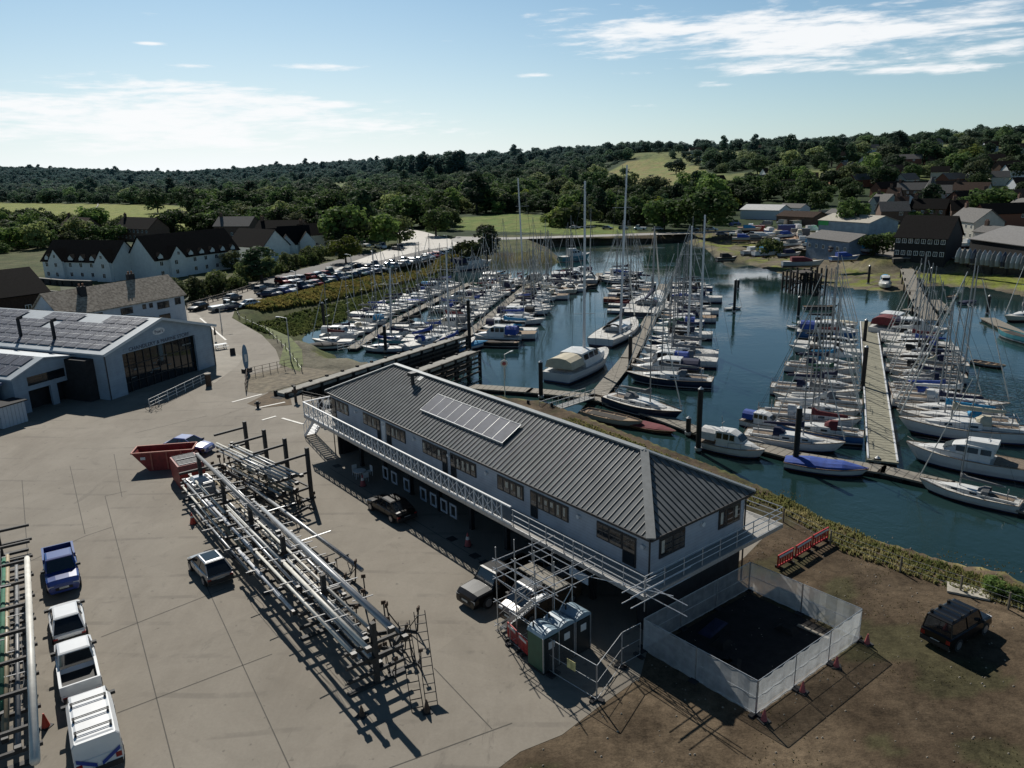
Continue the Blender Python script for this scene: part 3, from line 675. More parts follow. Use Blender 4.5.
# white terraces with dormers
ga = (0,0)
p = (-120.5,199.5); q = (-97.0,191.0)
gable('terraced_cottages', 'white rendered cottage terrace with small gabled dormers and two tall gables, facing the garden lawn', 'terrace', (p[0],p[1],0), dirrz(p,q), 23.5, 9, 4.9, 9.6, MRENDER, MSLATE,
      front=[(x, z, 1.0, 1.2) for x in (1.5,5.6,9.5,13,16.5,21.2) for z in (.9,3.3)]+[(5.5,5.6,.8,1.0),(21,5.6,.8,1.0)], dorm=[(1.8,1.5),(9.8,1.5),(13.4,1.5),(17,1.5)], front_gable=[(5.5,4.8),(21,4.6)], chim=[])
p = (-88.3,192.5); q = (-76.0,215.0)
gable('terraced_cottages', 'longer white terrace with wide blank gable end and row of dormers behind the hedge', 'terrace', (p[0],p[1],0), dirrz(p,q), 27, 10.5, 5.0, 10.6, MRENDER, MSLATE,
      front=[(x, z, 1.0, 1.2) for x in (1.8,5.5,8.7,12,15.5,19,22.5,25.5) for z in (.9,3.3)]+[(6.5,5.6,.8,1.0)], dorm=[(1.8,1.4),(11,1.4),(14.5,1.4),(18,1.4),(21.5,1.4),(25,1.4)], front_gable=[(6.2,4.6)])
p = (-81.5,222); q = (-68.5,212)
gable('terraced_cottages', 'short white end terrace with a black slate roof beside the dark round tree', 'terrace', (p[0]-1,p[1]+6,0), dirrz(p,q), 17, 9, 5.2, 9.6, MRENDER, MSLATE, front=[(10,3.2,2.6,1.2),(14,.9,1.2,1.2)], end1=[(3,3.2,1,1.2),(6,.9,1,1.2)])
# houses with white gables farther along the road
for (px, py, L_, lab) in [(292,262,11,'dark-roofed house with one white gable facing the road'), (312,258,9,'narrow white-gabled house with a brown roof next to the tall gable')]:
    pt = P(px, py); gable('gabled_house', lab, 'house', (pt.x-9, pt.y-1, 0), R(18), L_, 9, 5, 9.3, MRENDER, MSLATE, end1=[(4.5,3.4,1.2,1.4),(4.5,1,1.2,1.4)], front=[(3,3,1.1,1.1)], front_gable=[(8,4.4)])
# cottage with lichened roof
p = (-68.3, 115.2); q = (-58.2, 134.0)
gable('roadside_cottage', 'long cottage with mottled lichened tile roof, two dark chimneys and pale rendered walls', 'cottage', (p[0],p[1],0), dirrz(p,q), 22.4, 7.6, 4.9, 8.0, mat('blue_white_render', (.42,.47,.52), .85, .06, 1.5), MCOTR, front=[(11,3.3,2.2,1.1),(14.3,3.6,.7,.8),(15.6,3.6,.7,.8),(18,3.1,2.4,1.2),(21,3.3,1.2,1.2),(6,3.3,1.5,1.1),(18,.8,2.2,1.3)], fm=MDKFR, chim=[(5.6,2.6),(15.6,4.2)], chm=MDARK)
# dark barn far left
p = (-94,130); q = (-86.5,143)
gable('dark_barn', 'black-tiled barn with two small white roof windows at the left edge', 'barn', (-104,126,0), dirrz((-104,126),(-88,148)), 26, 14, 4.2, 8.4, MBROWNT, MSLATE, front=[(16,.9,1.1,1.4),(22,.9,1.1,1.4)])
# ------------------------------------------------------------------ boats
MB_WH = mat('gelcoat_white', (.62,.62,.60), .35, .06, 2)
def hullmat(name, top, stripe, foul=(.05,.02,.018)):
    m = bpy.data.materials.new(name); m.use_nodes = True; t = NT(m.node_tree); b = t.n['Principled BSDF']
    tc = t.new('ShaderNodeTexCoord').outputs['Object']; sp = t.new('ShaderNodeSeparateXYZ'); t.l.new(tc, sp.inputs[0])
    f = t.ramp(t.noise(tc, .9, 4), .3, .7); base = t.mix(f, tuple(c*.88 for c in top), top)
    c = t.mix(t.math('GREATER_THAN', sp.outputs[2], .13), foul, stripe); c = t.mix(t.math('GREATER_THAN', sp.outputs[2], .24), c, base)
    t.l.new(c, b.inputs['Base Color']); b.inputs['Roughness'].default_value = .3; b.inputs['Coat Weight'].default_value = .3
    return m
HM = {'white': hullmat('hull_white', (.60,.60,.59), (.03,.05,.14)), 'navy': hullmat('hull_navy', (.012,.018,.045), (.5,.5,.5)), 'cream': hullmat('hull_cream', (.5,.46,.36), (.15,.03,.02)),
      'grey': hullmat('hull_grey', (.26,.28,.30), (.05,.05,.06)), 'black': hullmat('hull_black', (.015,.015,.016), (.4,.4,.38)), 'blue': hullmat('hull_blue', (.03,.11,.28), (.55,.55,.55)),
      'teal': hullmat('hull_teal', (.06,.24,.28), (.5,.5,.5)), 'red': hullmat('hull_red', (.22,.03,.025), (.5,.5,.5)), 'brown': hullmat('hull_brown', (.09,.05,.03), (.3,.25,.2))}
CM = {'blue': mat('cover_blue', (.02,.06,.28), .8, .2, 3), 'navy': mat('cover_navy', (.012,.016,.05), .85, .2, 3), 'grey': mat('cover_grey', (.16,.165,.17), .85, .15, 3), 'black': mat('cover_black', (.014,.014,.015), .85, .2, 3),
      'cream': mat('cover_cream', (.5,.45,.34), .85, .1, 3), 'green': mat('cover_green', (.02,.09,.05), .85, .2, 3), 'maroon': mat('cover_maroon', (.13,.02,.025), .85, .2, 3), 'white': mat('cover_white', (.6,.6,.58), .8, .08, 3), 'teal': mat('cover_teal', (.05,.2,.22), .8, .15, 3), 'turquoise': mat('cover_turquoise', (.02,.22,.42), .8, .15, 3)}
MDECK = mat('deck_offwhite', (.46,.45,.42), .6, .3, 2.5); MTEAK = mat('teak_deck', (.22,.15,.09), .8, .25, 3, stretch=(1,9,1))
MSPAR = mat('anodised_spar', (.27,.28,.29), .4, .06, 3, metal=.4); MWIRE = mat('rigging_wire', (.06,.06,.062), .5, .1, metal=.5); MSAILW = mat('furled_sailcloth', (.55,.54,.5), .8, .1, 3)
MBOATGL = mat('tinted_boat_window', (.01,.013,.016), .1, .1, 2)
ST = [(0,.74,1.0),(.1,.84,.98),(.3,.98,.94),(.5,1.0,.95),(.68,.84,1.0),(.82,.55,1.08),(.92,.28,1.15),(.985,.06,1.2)]
def hull_rings(L, B, Fb, full=1.0, tr=.05):
    rings = []; edge = []
    for s_, bw, sh in ST:
        b = B/2*bw**(1/full); z = Fb*sh; rk = .11*L*s_**5; x0 = -L/2+s_*L
        prof = [(b,z,0),(b*.98,z*.5,.5),(b*.86,.02,1),(b*.45,-.32,1.25),(0,-.45,1.35)]
        pts = [(x0-rk*q, y, zz) for y, zz, q in prof]; pts += [(p_[0], -p_[1], p_[2]) for p_ in pts[:-1][::-1]]
        rings.append(pts); edge.append((x0, b, z))
    return rings, edge
def hull(root, L, B, Fb, hm, full=1.0, dm=None, dz=0.0):
    rings, edge = hull_rings(L, B, Fb, full)
    MB().loft(rings, True, True, closed=False).build('hull', hm, root)
    d = MB(); rr = [[(x, b*.97, z-.03+dz), (x, b*.45, z+.03+dz), (x, -b*.45, z+.03+dz), (x, -b*.97, z-.03+dz)] for x, b, z in edge]
    d.loft(rr, False, False, closed=False); dk_ = d.build('deck', dm or MDECK, root)
    tr_ = MB()
    for sg in (1, -1):
        for (x0,b0,z0),(x1,b1,z1) in zip(edge, edge[1:]): tr_.bar((x0,sg*b0,z0+.02),(x1,sg*b1,z1+.02),.05,.07)
    tr_.bar((edge[0][0],-edge[0][1],edge[0][2]+.02),(edge[0][0],edge[0][1],edge[0][2]+.02),.05,.07)
    tr_.build('toe_rail', MTEAK, root)
    return edge
def roofloft(mb, secs):     # secs: (x, halfwidth bottom, halfwidth top, z0, z1)
    return mb.loft([[(x,hb,z0),(x,ht,z1),(x,ht*.5,z1+.05),(x,-ht*.5,z1+.05),(x,-ht,z1),(x,-hb,z0)] for x,hb,ht,z0,z1 in secs])
def yacht(name, lab, L=9.5, B=3.1, H=12.5, hm='white', cm='blue', hood=True, genoa=True, dm=None, dk=False):
    rt = thing(name, lab, 'yacht'); Fb = .09*L+.12; e = hull(rt, L, B, Fb, HM[hm], dm=dm); X = lambda s: -L/2+s*L
    c = MB(); roofloft(c, [(X(.36),.33*B,.29*B,Fb*.9,Fb+.42),(X(.55),.31*B,.27*B,Fb*.9,Fb+.40),(X(.68),.22*B,.18*B,Fb*.9,Fb+.30),(X(.78),.10*B,.07*B,Fb*.95,Fb+.16)]); cr = c.build('coachroof', MB_WH, rt)
    w_ = MB()
    for sg in (1,-1):
        for a0,a1 in ((.39,.46),(.48,.56),(.58,.64)):
            ya = (.32-.0*a0)*B*(1 if a1 < .56 else .86)
            w_.add([(X(a0),sg*(ya+.012),Fb+.08),(X(a1),sg*(ya*.985+.012),Fb+.08),(X(a1),sg*(ya*.93+.012),Fb+.27),(X(a0),sg*(ya*.94+.012),Fb+.27)],[(0,1,2,3)])
    w_.build('glazing', MBOATGL, cr)
    k_ = MB(); k_.box(X(.07),X(.35),-.22*B,.22*B,Fb-.05,Fb+.045); ck = k_.build('cockpit', mat('cockpit_sole', (.16,.12,.085), .8, .3, 4), rt)
    k_ = MB(); [k_.box(X(.06),X(.36),sg*.27*B-.09,sg*.27*B+.09,Fb,Fb+.24) for sg in (1,-1)]; k_.build('coaming', MB_WH, ck)
    k_ = MB(); k_.tube((X(.13),0,Fb),(X(.13),0,Fb+.95),.05,6); [k_.tube((X(.13)+.0,.42*math.cos(a_),Fb+.95+.42*math.sin(a_)),(X(.13),.42*math.cos(a_+.79),Fb+.95+.42*math.sin(a_+.79)),.02,4) for a_ in [i*.785 for i in range(8)]]; k_.build('steering_wheel', MSPAR, ck)
    mx = X(.58); zb = Fb+.4
    ma = MB().tube((mx,0,zb-.1),(mx-.012*H,0,zb+H),.085,8,.05).build('mast', MSPAR, rt)
    sp_ = MB(); [sp_.bar((mx-.004*H,0,zb+H*f),(mx-.15,sg*B*w2,zb+H*f+.05),.06,.03) for f,w2 in ((.4,.34),(.7,.26)) for sg in (1,-1)]; sp_.build('spreader', MSPAR, ma)
    rg = MB(); top = (mx-.012*H,0,zb+H)
    for sg in (1,-1):
        rg.path([(mx-.1,sg*B*.47,Fb),(mx-.15,sg*B*.34,zb+H*.4),(mx-.15,sg*B*.26,zb+H*.7),top],.014,3); rg.path([(mx-.5,sg*B*.46,Fb),(mx,0,zb+H*.4)],.012,3)
    rg.path([top,(X(.01),0,Fb+.1)],.014,3); rg.path([top,(X(.985),0,Fb*1.2)],.014,3); rg.build('rigging', MWIRE, ma)
    bm = MB().tube((mx,0,zb+.95),(X(.16),0,zb+1.05),.06,6).build('boom', MSPAR, rt)
    sc_ = MB(); secs = []
    for i in range(7):
        f = i/6; x = mx+.05+(X(.18)-mx)*f; r_ = .20-.10*f; h_ = .42-.24*f if i else .75
        secs.append([(x,r_*math.cos(a_),zb+1.02+(h_ if math.sin(a_) > 0 else .1)*math.sin(a_)) for a_ in [k2*math.pi/4 for k2 in range(8)]])
    sc_.loft(secs); sc_.build('sail_cover', CM[cm], bm, smooth=True)
    if genoa: MB().tube((X(.975),0,Fb*1.2+.3),(mx+(X(.985)-mx)*.08,0,zb+H*.9),.075,6,.04).build('furled_sail', MSAILW, rt)
    if hood:
        h_ = MB(); h_.loft([[(X(.30)+dx,(.27*B)*math.cos(a_)*s2,Fb+.2+.85*s2*max(0,math.sin(a_))) for a_ in [k2*math.pi/6 for k2 in range(7)]] for dx,s2 in ((-.1,1.0),(.55,.98),(1.1,.62))], False, False, closed=False); h_.build('sprayhood', CM[cm], rt)
    gr = MB()
    for sg in (1,-1):
        pp = [(x,sg*b*.95,z+.62) for x,b,z in e[:-1]]; gr.path(pp,.014,3); gr.path([(x,y,z-.3) for x,y,z in pp],.010,3)
        for x,y,z in pp: gr.tube((x,y,z-.62),(x,y,z),.015,4)
        gr.path([pp[-1],(e[-1][0]+.1,0,e[-1][2]+.65)],.022,4); gr.path([pp[0],(e[0][0],0,e[0][2]+.62)],.022,4)
    gr.build('guardrail', MWIRE, rt)
    if dk:
        f_ = MB(); [f_.tube((X(s2),-B*.5*k3-.12,Fb*.25),(X(s2),-B*.5*k3-.12,Fb*.85),.12,6) for s2,k3 in ((.2,.93),(.4,1),(.6,.93))]; f_.build('fender', CM['navy'], rt)
    return rt
def cruiser(name, lab, L=9, B=3.2, hm='white', cm='navy', fly=False, canopy=True):
    rt = thing(name, lab, 'motor boat'); Fb = .11*L+.15; e = hull(rt, L, B, Fb, HM[hm], full=1.3); X = lambda s: -L/2+s*L
    c = MB(); roofloft(c, [(X(.30),.40*B,.36*B,Fb*.9,Fb+.55),(X(.62),.38*B,.34*B,Fb*.9,Fb+.55),(X(.8),.24*B,.18*B,Fb,Fb+.35),(X(.9),.1*B,.06*B,Fb,Fb+.14)]); c.build('foredeck_cabin', MB_WH, rt)
    c = MB(); roofloft(c, [(X(.28),.36*B,.30*B,Fb+.5,Fb+1.45),(X(.50),.36*B,.30*B,Fb+.5,Fb+1.5),(X(.60),.34*B,.24*B,Fb+.5,Fb+1.2),(X(.68),.30*B,.2*B,Fb+.5,Fb+.62)]); wh = c.build('wheelhouse', MB_WH, rt)
    w_ = MB()
    for sg in (1,-1):
        for a0,a1 in ((.30,.38),(.40,.48),(.50,.57)): w_.face((X(a0),sg*(.352*B+.02),Fb+.72),(X(a1),sg*(.352*B+.02),Fb+.72),(X(a1),sg*(.315*B+.03),Fb+1.3),(X(a0),sg*(.315*B+.03),Fb+1.3))
    w_.face((X(.605)+.08,-.28*B,Fb+1.18),(X(.605)+.08,.28*B,Fb+1.18),(X(.675)+.06,.27*B,Fb+.72),(X(.675)+.06,-.27*B,Fb+.72)); w_.build('glazing', MBOATGL, wh)
    k_ = MB(); k_.box(X(.03),X(.27),-.38*B,.38*B,Fb-.1,Fb+.05); k_.build('cockpit', mat('cockpit_sole', (.16,.12,.085)), rt)
    if canopy:
        h_ = MB(); h_.loft([[(x,.38*B*math.cos(a_),Fb+.35+1.15*max(.0,math.sin(a_))**.6) for a_ in [k2*math.pi/6 for k2 in range(7)]] for x in (X(.05),X(.16),X(.28))], True, False, closed=False); h_.build('canopy', CM[cm], rt)
    if fly:
        k_ = MB(); roofloft(k_, [(X(.26),.28*B,.26*B,Fb+1.45,Fb+2.0),(X(.5),.24*B,.2*B,Fb+1.45,Fb+1.9)]); k_.build('flybridge', MB_WH, rt)
    k_ = MB(); k_.tube((X(.34),0,Fb+1.5),(X(.32),0,Fb+2.9),.03,5); k_.bar((X(.34),-.4,Fb+2.2),(X(.34),.4,Fb+2.2),.06); k_.build('aerial_mast', MSPAR, rt)
    gr = MB()
    for sg in (1,-1):
        pp = [(x,sg*b*.93,z+.6) for x,b,z in e[3:-1]]; gr.path(pp,.018,3); [gr.tube((x,y,z-.6),(x,y,z),.015,4) for x,y,z in pp]; gr.path([pp[-1],(e[-1][0],0,e[-1][2]+.62)],.02,4)
    gr.build('guardrail', MWIRE, rt)
    return rt
def launch(name, lab, L=6, B=2.2, hm='white', cm=None, cat='dinghy', tex=False):
    rt = thing(name, lab, cat); Fb = .09*L+.05; X = lambda s: -L/2+s*L
    e = hull(rt, L, B, Fb, HM[hm], dm=MTEAK if not cm else None, dz=-.12 if not cm else 0)
    if cm:
        MB().loft([[(x,b*1.01*math.cos(a_),z-.05+(.10+.45*k3)*math.sin(a_)) for a_ in [k2*math.pi/6 for k2 in range(7)]] for (x,b,z),k3 in zip(e,(.35,.6,1,.8,.9,.5,.2,.05))], True, True, closed=False).build('boat_cover', CM[cm], rt)
    else:
        d = MB(); [d.box(X(s2)-.14,X(s2)+.14,-B*.42,B*.42,Fb*.78,Fb*.84+.03) for s2 in (.2,.45,.66)]; d.build('thwart', MTEAK, rt)
        MB().box(X(.1),X(.7),-B*.26,B*.26,Fb*.6,Fb-.08).build('bottom_boards', mat('dark_bilge', (.03,.025,.02), .9, .3), rt)
    return rt
BP = {}
for i, (nm, kw) in enumerate([('A', dict(L=8.4,B=2.8,H=10.5,hm='white',cm='blue')),('B', dict(L=9.8,B=3.2,H=12.5,hm='white',cm='navy')),('C', dict(L=11.0,B=3.5,H=14.5,hm='white',cm='grey')),
    ('D', dict(L=7.4,B=2.5,H=9.2,hm='white',cm='green',hood=False)),('E', dict(L=10.4,B=3.3,H=13.2,hm='white',cm='cream',dm=MTEAK))]):
    BP[nm] = yacht('sailing_yacht', 'prototype', **kw)
BP['M'] = cruiser('motor_cruiser', 'prototype', 9, 3.2); BP['N'] = cruiser('motor_cruiser', 'prototype', 7.2, 2.7, canopy=True); BP['F'] = cruiser('motor_cruiser', 'prototype', 12.5, 4.1, fly=True, canopy=False)
BP['L'] = launch('covered_launch', 'prototype', 6.4, 2.3, cm='blue', cat='launch'); BP['O'] = launch('open_dinghy', 'prototype', 4.0, 1.6)
BP['K'] = launch('open_launch', 'prototype', 8.0, 2.4)
LEN = dict(A=8.4,B=9.8,C=11,D=7.4,E=10.4,M=9,N=7.2,F=12.5,L=6.4,O=4,K=8)
bpy.context.view_layer.update(); index_children()
KN = {'A':'yacht','B':'yacht','C':'large yacht','D':'small yacht','E':'teak-decked yacht','M':'motor cruiser','N':'small motor cruiser','F':'flybridge motor cruiser','L':'covered launch','O':'open dinghy','K':'open launch'}
def boat(kind, x, y, rz, hm, cm, where, group=None, z=WZ, sc=1.0, skip=(), cov=True, heel=0, zs=None):
    p = BP[kind]; mats = {'hull': HM[hm], 'sail_cover': CM[cm], 'sprayhood': CM[cm], 'canopy': CM[cm], 'boat_cover': CM[cm]}
    what = {'O': '', 'K': ''}.get(kind, f' with {cm} '+('canopy' if kind in 'MN' else 'cover' if kind == 'L' else 'trim' if kind == 'F' else 'sail cover'))
    if kind == 'F': what = ''
    lab = f'{hm} {KN[kind]}{what}, {where}'
    if y > 105: skip = tuple(skip)+('coaming','steering_wheel','toe_rail','fender','guardrail','cockpit','thwart','aerial_mast')
    o = dup(p, (x, y, z), rz, lab, group, mats, (sc, sc, (zs or sc)), skip)
    o.rotation_euler = (heel+uni(-.012,.012), uni(-.008,.008), rz)
    return o
hmw = ['white']*12+['navy','cream','grey','white','blue','black','red','teal']; cmw = ['blue']*4+['navy']*6+['grey']*3+['black']*6+['cream','green','maroon','white','turquoise','white']

# pontoons
def plank_pontoon(name, label, pts, wd, z, m, fl=True, edge=None, curb=.10):
    rt = thing(name, label, 'pontoon', (0,0,0)); d = MB(); f_ = MB(); e_ = MB(); pl = MB()
    for (p, q) in zip(pts, pts[1:]):
        p = Vector((p[0],p[1],z)); q = Vector((q[0],q[1],z)); dr = (q-p).normalized(); n = Vector((-dr.y,dr.x,0)); L_ = (q-p).length
        p2 = p-dr*wd*.12; q2 = q+dr*wd*.12
        d.add([p2-n*wd/2,q2-n*wd/2,q2+n*wd/2,p2+n*wd/2]+[v-Vector((0,0,.18)) for v in (p2-n*wd/2,q2-n*wd/2,q2+n*wd/2,p2+n*wd/2)], [(0,1,2,3),(4,7,6,5),(0,4,5,1),(1,5,6,2),(2,6,7,3),(3,7,4,0)])
        k = 0
        while k < L_: a0 = p+dr*k; b0 = p+dr*min(k+1.9, L_); f_.bar(a0-Vector((0,0,.42)), b0-Vector((0,0,.42)), wd*.86, .46); k += 2.6
        k = .4
        while k < L_: a0 = p+dr*k; pl.bar(a0-n*wd*.47+Vector((0,0,.004)), a0+n*wd*.47+Vector((0,0,.004)), .05, .012); k += .8
        if edge:
            for sg in (-1,1): e_.bar(p+n*sg*wd*.47+Vector((0,0,.05)), q+n*sg*wd*.47+Vector((0,0,.05)), .16, curb)
    d.build('walkway', m, rt)
    if fl: f_.build('float', MDARK, rt, label=None)['kind'] = 'stuff'
    o = pl.build('board_gap', MTIMBER, rt)
    if edge: e_.build('edge_rail', edge, rt)
    return rt
PZ = WZ+.5
FRONT = [P2(*q, PZ) for q in [(470,386),(530,390),(592,396),(640,409),(700,431),(795,455),(883,469),(950,484),(1040,512)]]
plank_pontoon('timber_pontoon', 'long timber walkway pontoon following the near shore, with dark piles along it', FRONT, 2.0, PZ, MPALETIM, edge=None)
RP = [Vector((35.0,67.7)), Vector((62.8,131.8))]
plank_pontoon('timber_pontoon', 'straight pale pontoon with white edges running out between two rows of yachts on the right', RP, 2.7, PZ, mat('pale_green_deck', (.24,.23,.17), .85, .12, 2), edge=MWHITE)
MP = [Vector(P2(*q, PZ)) for q in [(597,396),(628,358),(652,315),(663,284)]]
plank_pontoon('timber_pontoon', 'grey pontoon leading up from the bend of the walkway past the cream-canopied cruiser', MP, 2.2, PZ, MPALETIM)
LP1 = [Vector(P2(*q, PZ)) for q in [(352,348),(400,318),(470,283)]]
plank_pontoon('timber_pontoon', 'pontoon nearest the reedy bank with one row of yachts on its inner side', LP1, 1.8, PZ, MPALETIM)
LP2 = [Vector(P2(*q, PZ)) for q in [(452,347),(490,316),(530,283)]]
plank_pontoon('timber_pontoon', 'central basin pontoon packed with small yachts on both sides', LP2, 1.8, PZ, MPALETIM)
LP3 = [Vector(P2(*q, PZ)) for q in [(470,283),(530,285),(592,284),(600,273)]]
plank_pontoon('timber_pontoon', 'cross pontoon at the back of the basin in front of the causeway wall', LP3, 1.8, PZ, MPALETIM)

def berths(line, side, n, t0, t1, kinds, where, group, gap=1.6, gone=(), flip=0, spec={}):
    segs = list(zip(line, line[1:])); tot_ = sum((b-a).length for a, b in segs)
    for i in range(n):
        if i in gone: continue
        s_ = (t0+(t1-t0)*i/max(1,n-1))*tot_
        for a, b in segs:
            if s_ <= (b-a).length or (a, b) == segs[-1]: break
            s_ -= (b-a).length
        dr = (b-a).normalized(); n_ = Vector((-dr.y, dr.x))*side; base = a+dr*s_
        kd = random.choice(kinds); hm = random.choice(hmw); cm = random.choice(cmw); sc = uni(.92,1.06)
        if i in spec: kd, hm, cm, sc = spec[i]
        c = base+n_*(gap+LEN[kd]*sc/2); ang = math.atan2(-n_.y, -n_.x)      # bow to the pontoon
        if (random.random() < .35) != bool(flip): ang += math.pi
        boat(kd, c.x, c.y, ang+uni(-.04,.04), hm, cm, where.format(ORD[i]), group, sc=sc, zs=sc*uni(.9,1.08))
YK = ['A','A','B','B','C','D','D','E','M','N','B','A']
berths(RP, 1, 17, .085, .97, YK, '{} up the left of the white-edged pontoon', 'boats berthed along the white-edged pontoon', spec={0:('A','blue','maroon',1.05),1:('B','white','white',1.1),16:('L','white','cream',1.0),15:('B','grey','black',1.0)})
berths(RP, -1, 17, .16, .90, YK+['C','B'], '{} up the right of the white-edged pontoon', 'boats berthed along the white-edged pontoon', spec={0:('C','white','cream',1.1),1:('C','white','turquoise',1.05),2:('B','white','navy',1.1),3:('C','white','white',1.1),4:('B','navy','blue',1),16:('M','white','navy',1.15)})
berths(MP, -1, 25, .10, 1.0, YK, '{} up the right of the middle pontoon', 'boats berthed along the middle pontoon', spec={0:('C','navy','grey',1.05),1:('M','white','navy',1.1),2:('N','white','blue',1.1),3:('B','white','grey',1.15),4:('B','white','grey',1.15)})
berths(MP, 1, 7, .62, 1.0, YK, '{} up the left of the middle pontoon', 'boats berthed along the middle pontoon')
berths(LP1, 1, 22, .02, .98, ['A','D','B','D','A','N','L'], '{} along the bank side nearest the reeds', 'boats berthed near the reedy bank', flip=0)
berths(LP1, -1, 12, .0, .9, ['A','D','N','D','L'], '{} inside the pontoon nearest the reeds', 'boats berthed near the reedy bank', gone=(4,5,7,9))
berths(LP2, 1, 22, .05, .98, ['A','D','B','D','N','A'], '{} up the left of the central pontoon', 'boats berthed in the central basin')
berths(LP2, -1, 22, .05, .98, ['A','B','B','E','C','N','D'], '{} up the right of the central pontoon', 'boats berthed in the central basin', spec={0:('K','black','blue',1.1),1:('N','white','blue',1.15)})
berths(LP3, 1, 22, .04, .96, ['A','D','B','M','N','C'], '{} behind the back cross pontoon', 'boats berthed at the back of the basin')
berths(LP3, -1, 16, .2, .96, ['A','D','B','N'], '{} before the back cross pontoon', 'boats berthed at the back of the basin', gone=(2,3,5,8,9,12))
# individually placed boats: stern and bow pixels
def bp2(kind, stern, bow, hm, cm, lab, z=WZ, sc=None, zs=None, skip=(), cat=None, mast=None):
    a = P(*stern, z); b = P(*bow, z); c = (a+b)/2; L_ = (b-a).length; sc = sc or L_/LEN[kind]
    o = boat(kind, c.x, c.y, math.atan2(b.y-a.y, b.x-a.x), hm, cm, '', sc=sc, zs=zs or min(sc, 1.15), z=z, skip=skip); o['label'] = lab
    return o
bp2('C', (745,440), (846,454), 'white', 'navy', 'white pilot-house yacht moored along the walkway, bow towards the white-edged pontoon')
bp2('C', (1020,512), (916,487), 'white', 'grey', 'long white ketch lying outside the walkway at the lower right')
bp2('F', (1030,480), (903,456), 'white', 'navy', 'big white motor yacht with dark swept side windows, inside the walkway', zs=.85)
bp2('C', (608,403), (683,423), 'navy', 'grey', 'dark navy sailing yacht with white deck, inside the walkway bend')
bp2('K', (590,417), (637,428), 'grey', 'grey', 'narrow dark open boat, outside the walkway bend', sc=1.0)
bp2('L', (632,425), (670,434), 'brown', 'maroon', 'brown-covered flat boat, second outside the walkway bend', sc=1.0, zs=.6)
bp2('N', (700,446), (766,460), 'white', 'white', 'white sport fisher with low wheelhouse, outside the walkway beside a black pile')
bp2('N', (742,424), (790,434), 'white', 'blue', 'small white motor boat ahead of the pilot-house yacht')
bp2('L', (797,468), (856,476), 'white', 'blue', 'white launch under a bright blue cover, outside the walkway', sc=1.15)
o = bp2('M', (556,383), (606,358), 'white', 'cream', 'white cruiser with a big cream canopy, at the foot of the middle pontoon', zs=1.25)
bp2('C', (600,347), (635,325), 'white', 'black', 'broad white ketch with dark covered booms, left of the middle pontoon', zs=1.2)
bp2('B', (640,318), (660,296), 'navy', 'navy', 'navy yacht just above the broad white ketch')
bp2('C', (432,361), (476,345), 'blue', 'blue', 'blue-striped yacht lying between the two travel-hoist piers')
bp2('B', (404,352), (452,340), 'white', 'blue', 'white yacht with a blue cover behind the upper travel-hoist pier')
bp2('L', (450,352), (490,345), 'white', 'turquoise', 'boat under a turquoise tarpaulin at the pier end', sc=1.1)
bp2('C', (520,300), (545,292), 'white', 'cream', 'tall-masted white yacht in the middle of the basin')
bp2('M', (452,271), (492,266), 'white', 'navy', 'white trawler yacht with a long row of cabin windows at the basin corner', zs=1.4)
bp2('F', (560,262), (590,259), 'teal', 'white', 'pale blue-green motor ship moored under the causeway wall', zs=1.1)
bp2('F', (600,281), (640,279), 'navy', 'navy', 'dark navy motor ship near the causeway wall')
bp2('K', (560,289), (600,288), 'black', 'navy', 'low black barge beyond the central basin boats')
bp2('A', (905,383), (953,374), 'white', 'cream', 'cream-decked cutter towing astern of the right-hand row')
bp2('M', (880,336), (905,322), 'white', 'maroon', 'white centre-cockpit boat at the tip of the right-hand row')
bp2('O', (980,365), (997,368), 'grey', 'grey', 'small grey dinghy adrift off the right-hand row', sc=1.1)
bp2('K', (1030,345), (996,334), 'teal', 'teal', 'turquoise workboat at the small right-edge pontoon', zs=1.5)
bp2('A', (1045,318), (1003,322), 'cream', 'grey', 'cream yacht behind the turquoise workboat')
bp2('K', (803,309), (838,309), 'black', 'black', 'black-hulled launch crossing the head of the left row')
bp2('L', (960,305), (977,303), 'navy', 'navy', 'dark covered launch off the timber jetty end')
bp2('O', (948,300), (957,296), 'black', 'black', 'black dinghy beside the timber jetty end', sc=1.1)
bp2('N', (884,283), (886,291), 'white', 'turquoise', 'white boat aground left of the timber jetty', z=WZ+.3, sc=1.0)
bp2('D', (725,310), (742,309), 'white', 'blue', 'white yacht with an orange awning at the tip of the middle pontoon')
bp2('D', (800,330), (786,327), 'grey', 'green', 'small gaff yacht at the outer end of the left row')
# tall rigs seen above the basin
def tallmast(px, base, top, Y_, lab):
    b = P(*base, WZ+1.2); d = ray(*top); t_ = b.y/d.y; z1 = CH+d.z*t_
    rt = thing('tall_mast', lab, 'mast', (b.x, b.y, b.z)); H = z1-b.z
    MB().tube((0,0,0),(d.x*t_-b.x,0,H),.22,8,.13).build('spar', mat('bright_tall_spar', (.55,.56,.57), .4, .05), rt)
    for f in (.28,.52,.76): MB().bar((-1.5,0,H*f),(1.5,0,H*f),.09,.05).build('spreader', MSPAR, rt)
    w_ = MB(); [w_.path([(sg*1.8,0,-.5),(sg*1.5,0,H*.28),(sg*1.5,0,H*.52),(sg*1.1,0,H*.76),(0,0,H)],.02,3) for sg in (1,-1)]; w_.path([(3.5,-5,-.3),(0,0,H)],.02,3); w_.build('rigging', MWIRE, rt)
tallmast(627, (620,334), (627,165), 0, 'tallest silver mast, rising from the broad white ketch')
tallmast(585, (584,362), (585,181), 0, 'tall silver mast above the cream-canopied cruiser')
tallmast(518, (524,292), (518,178), 0, 'tall silver mast in the middle of the basin')
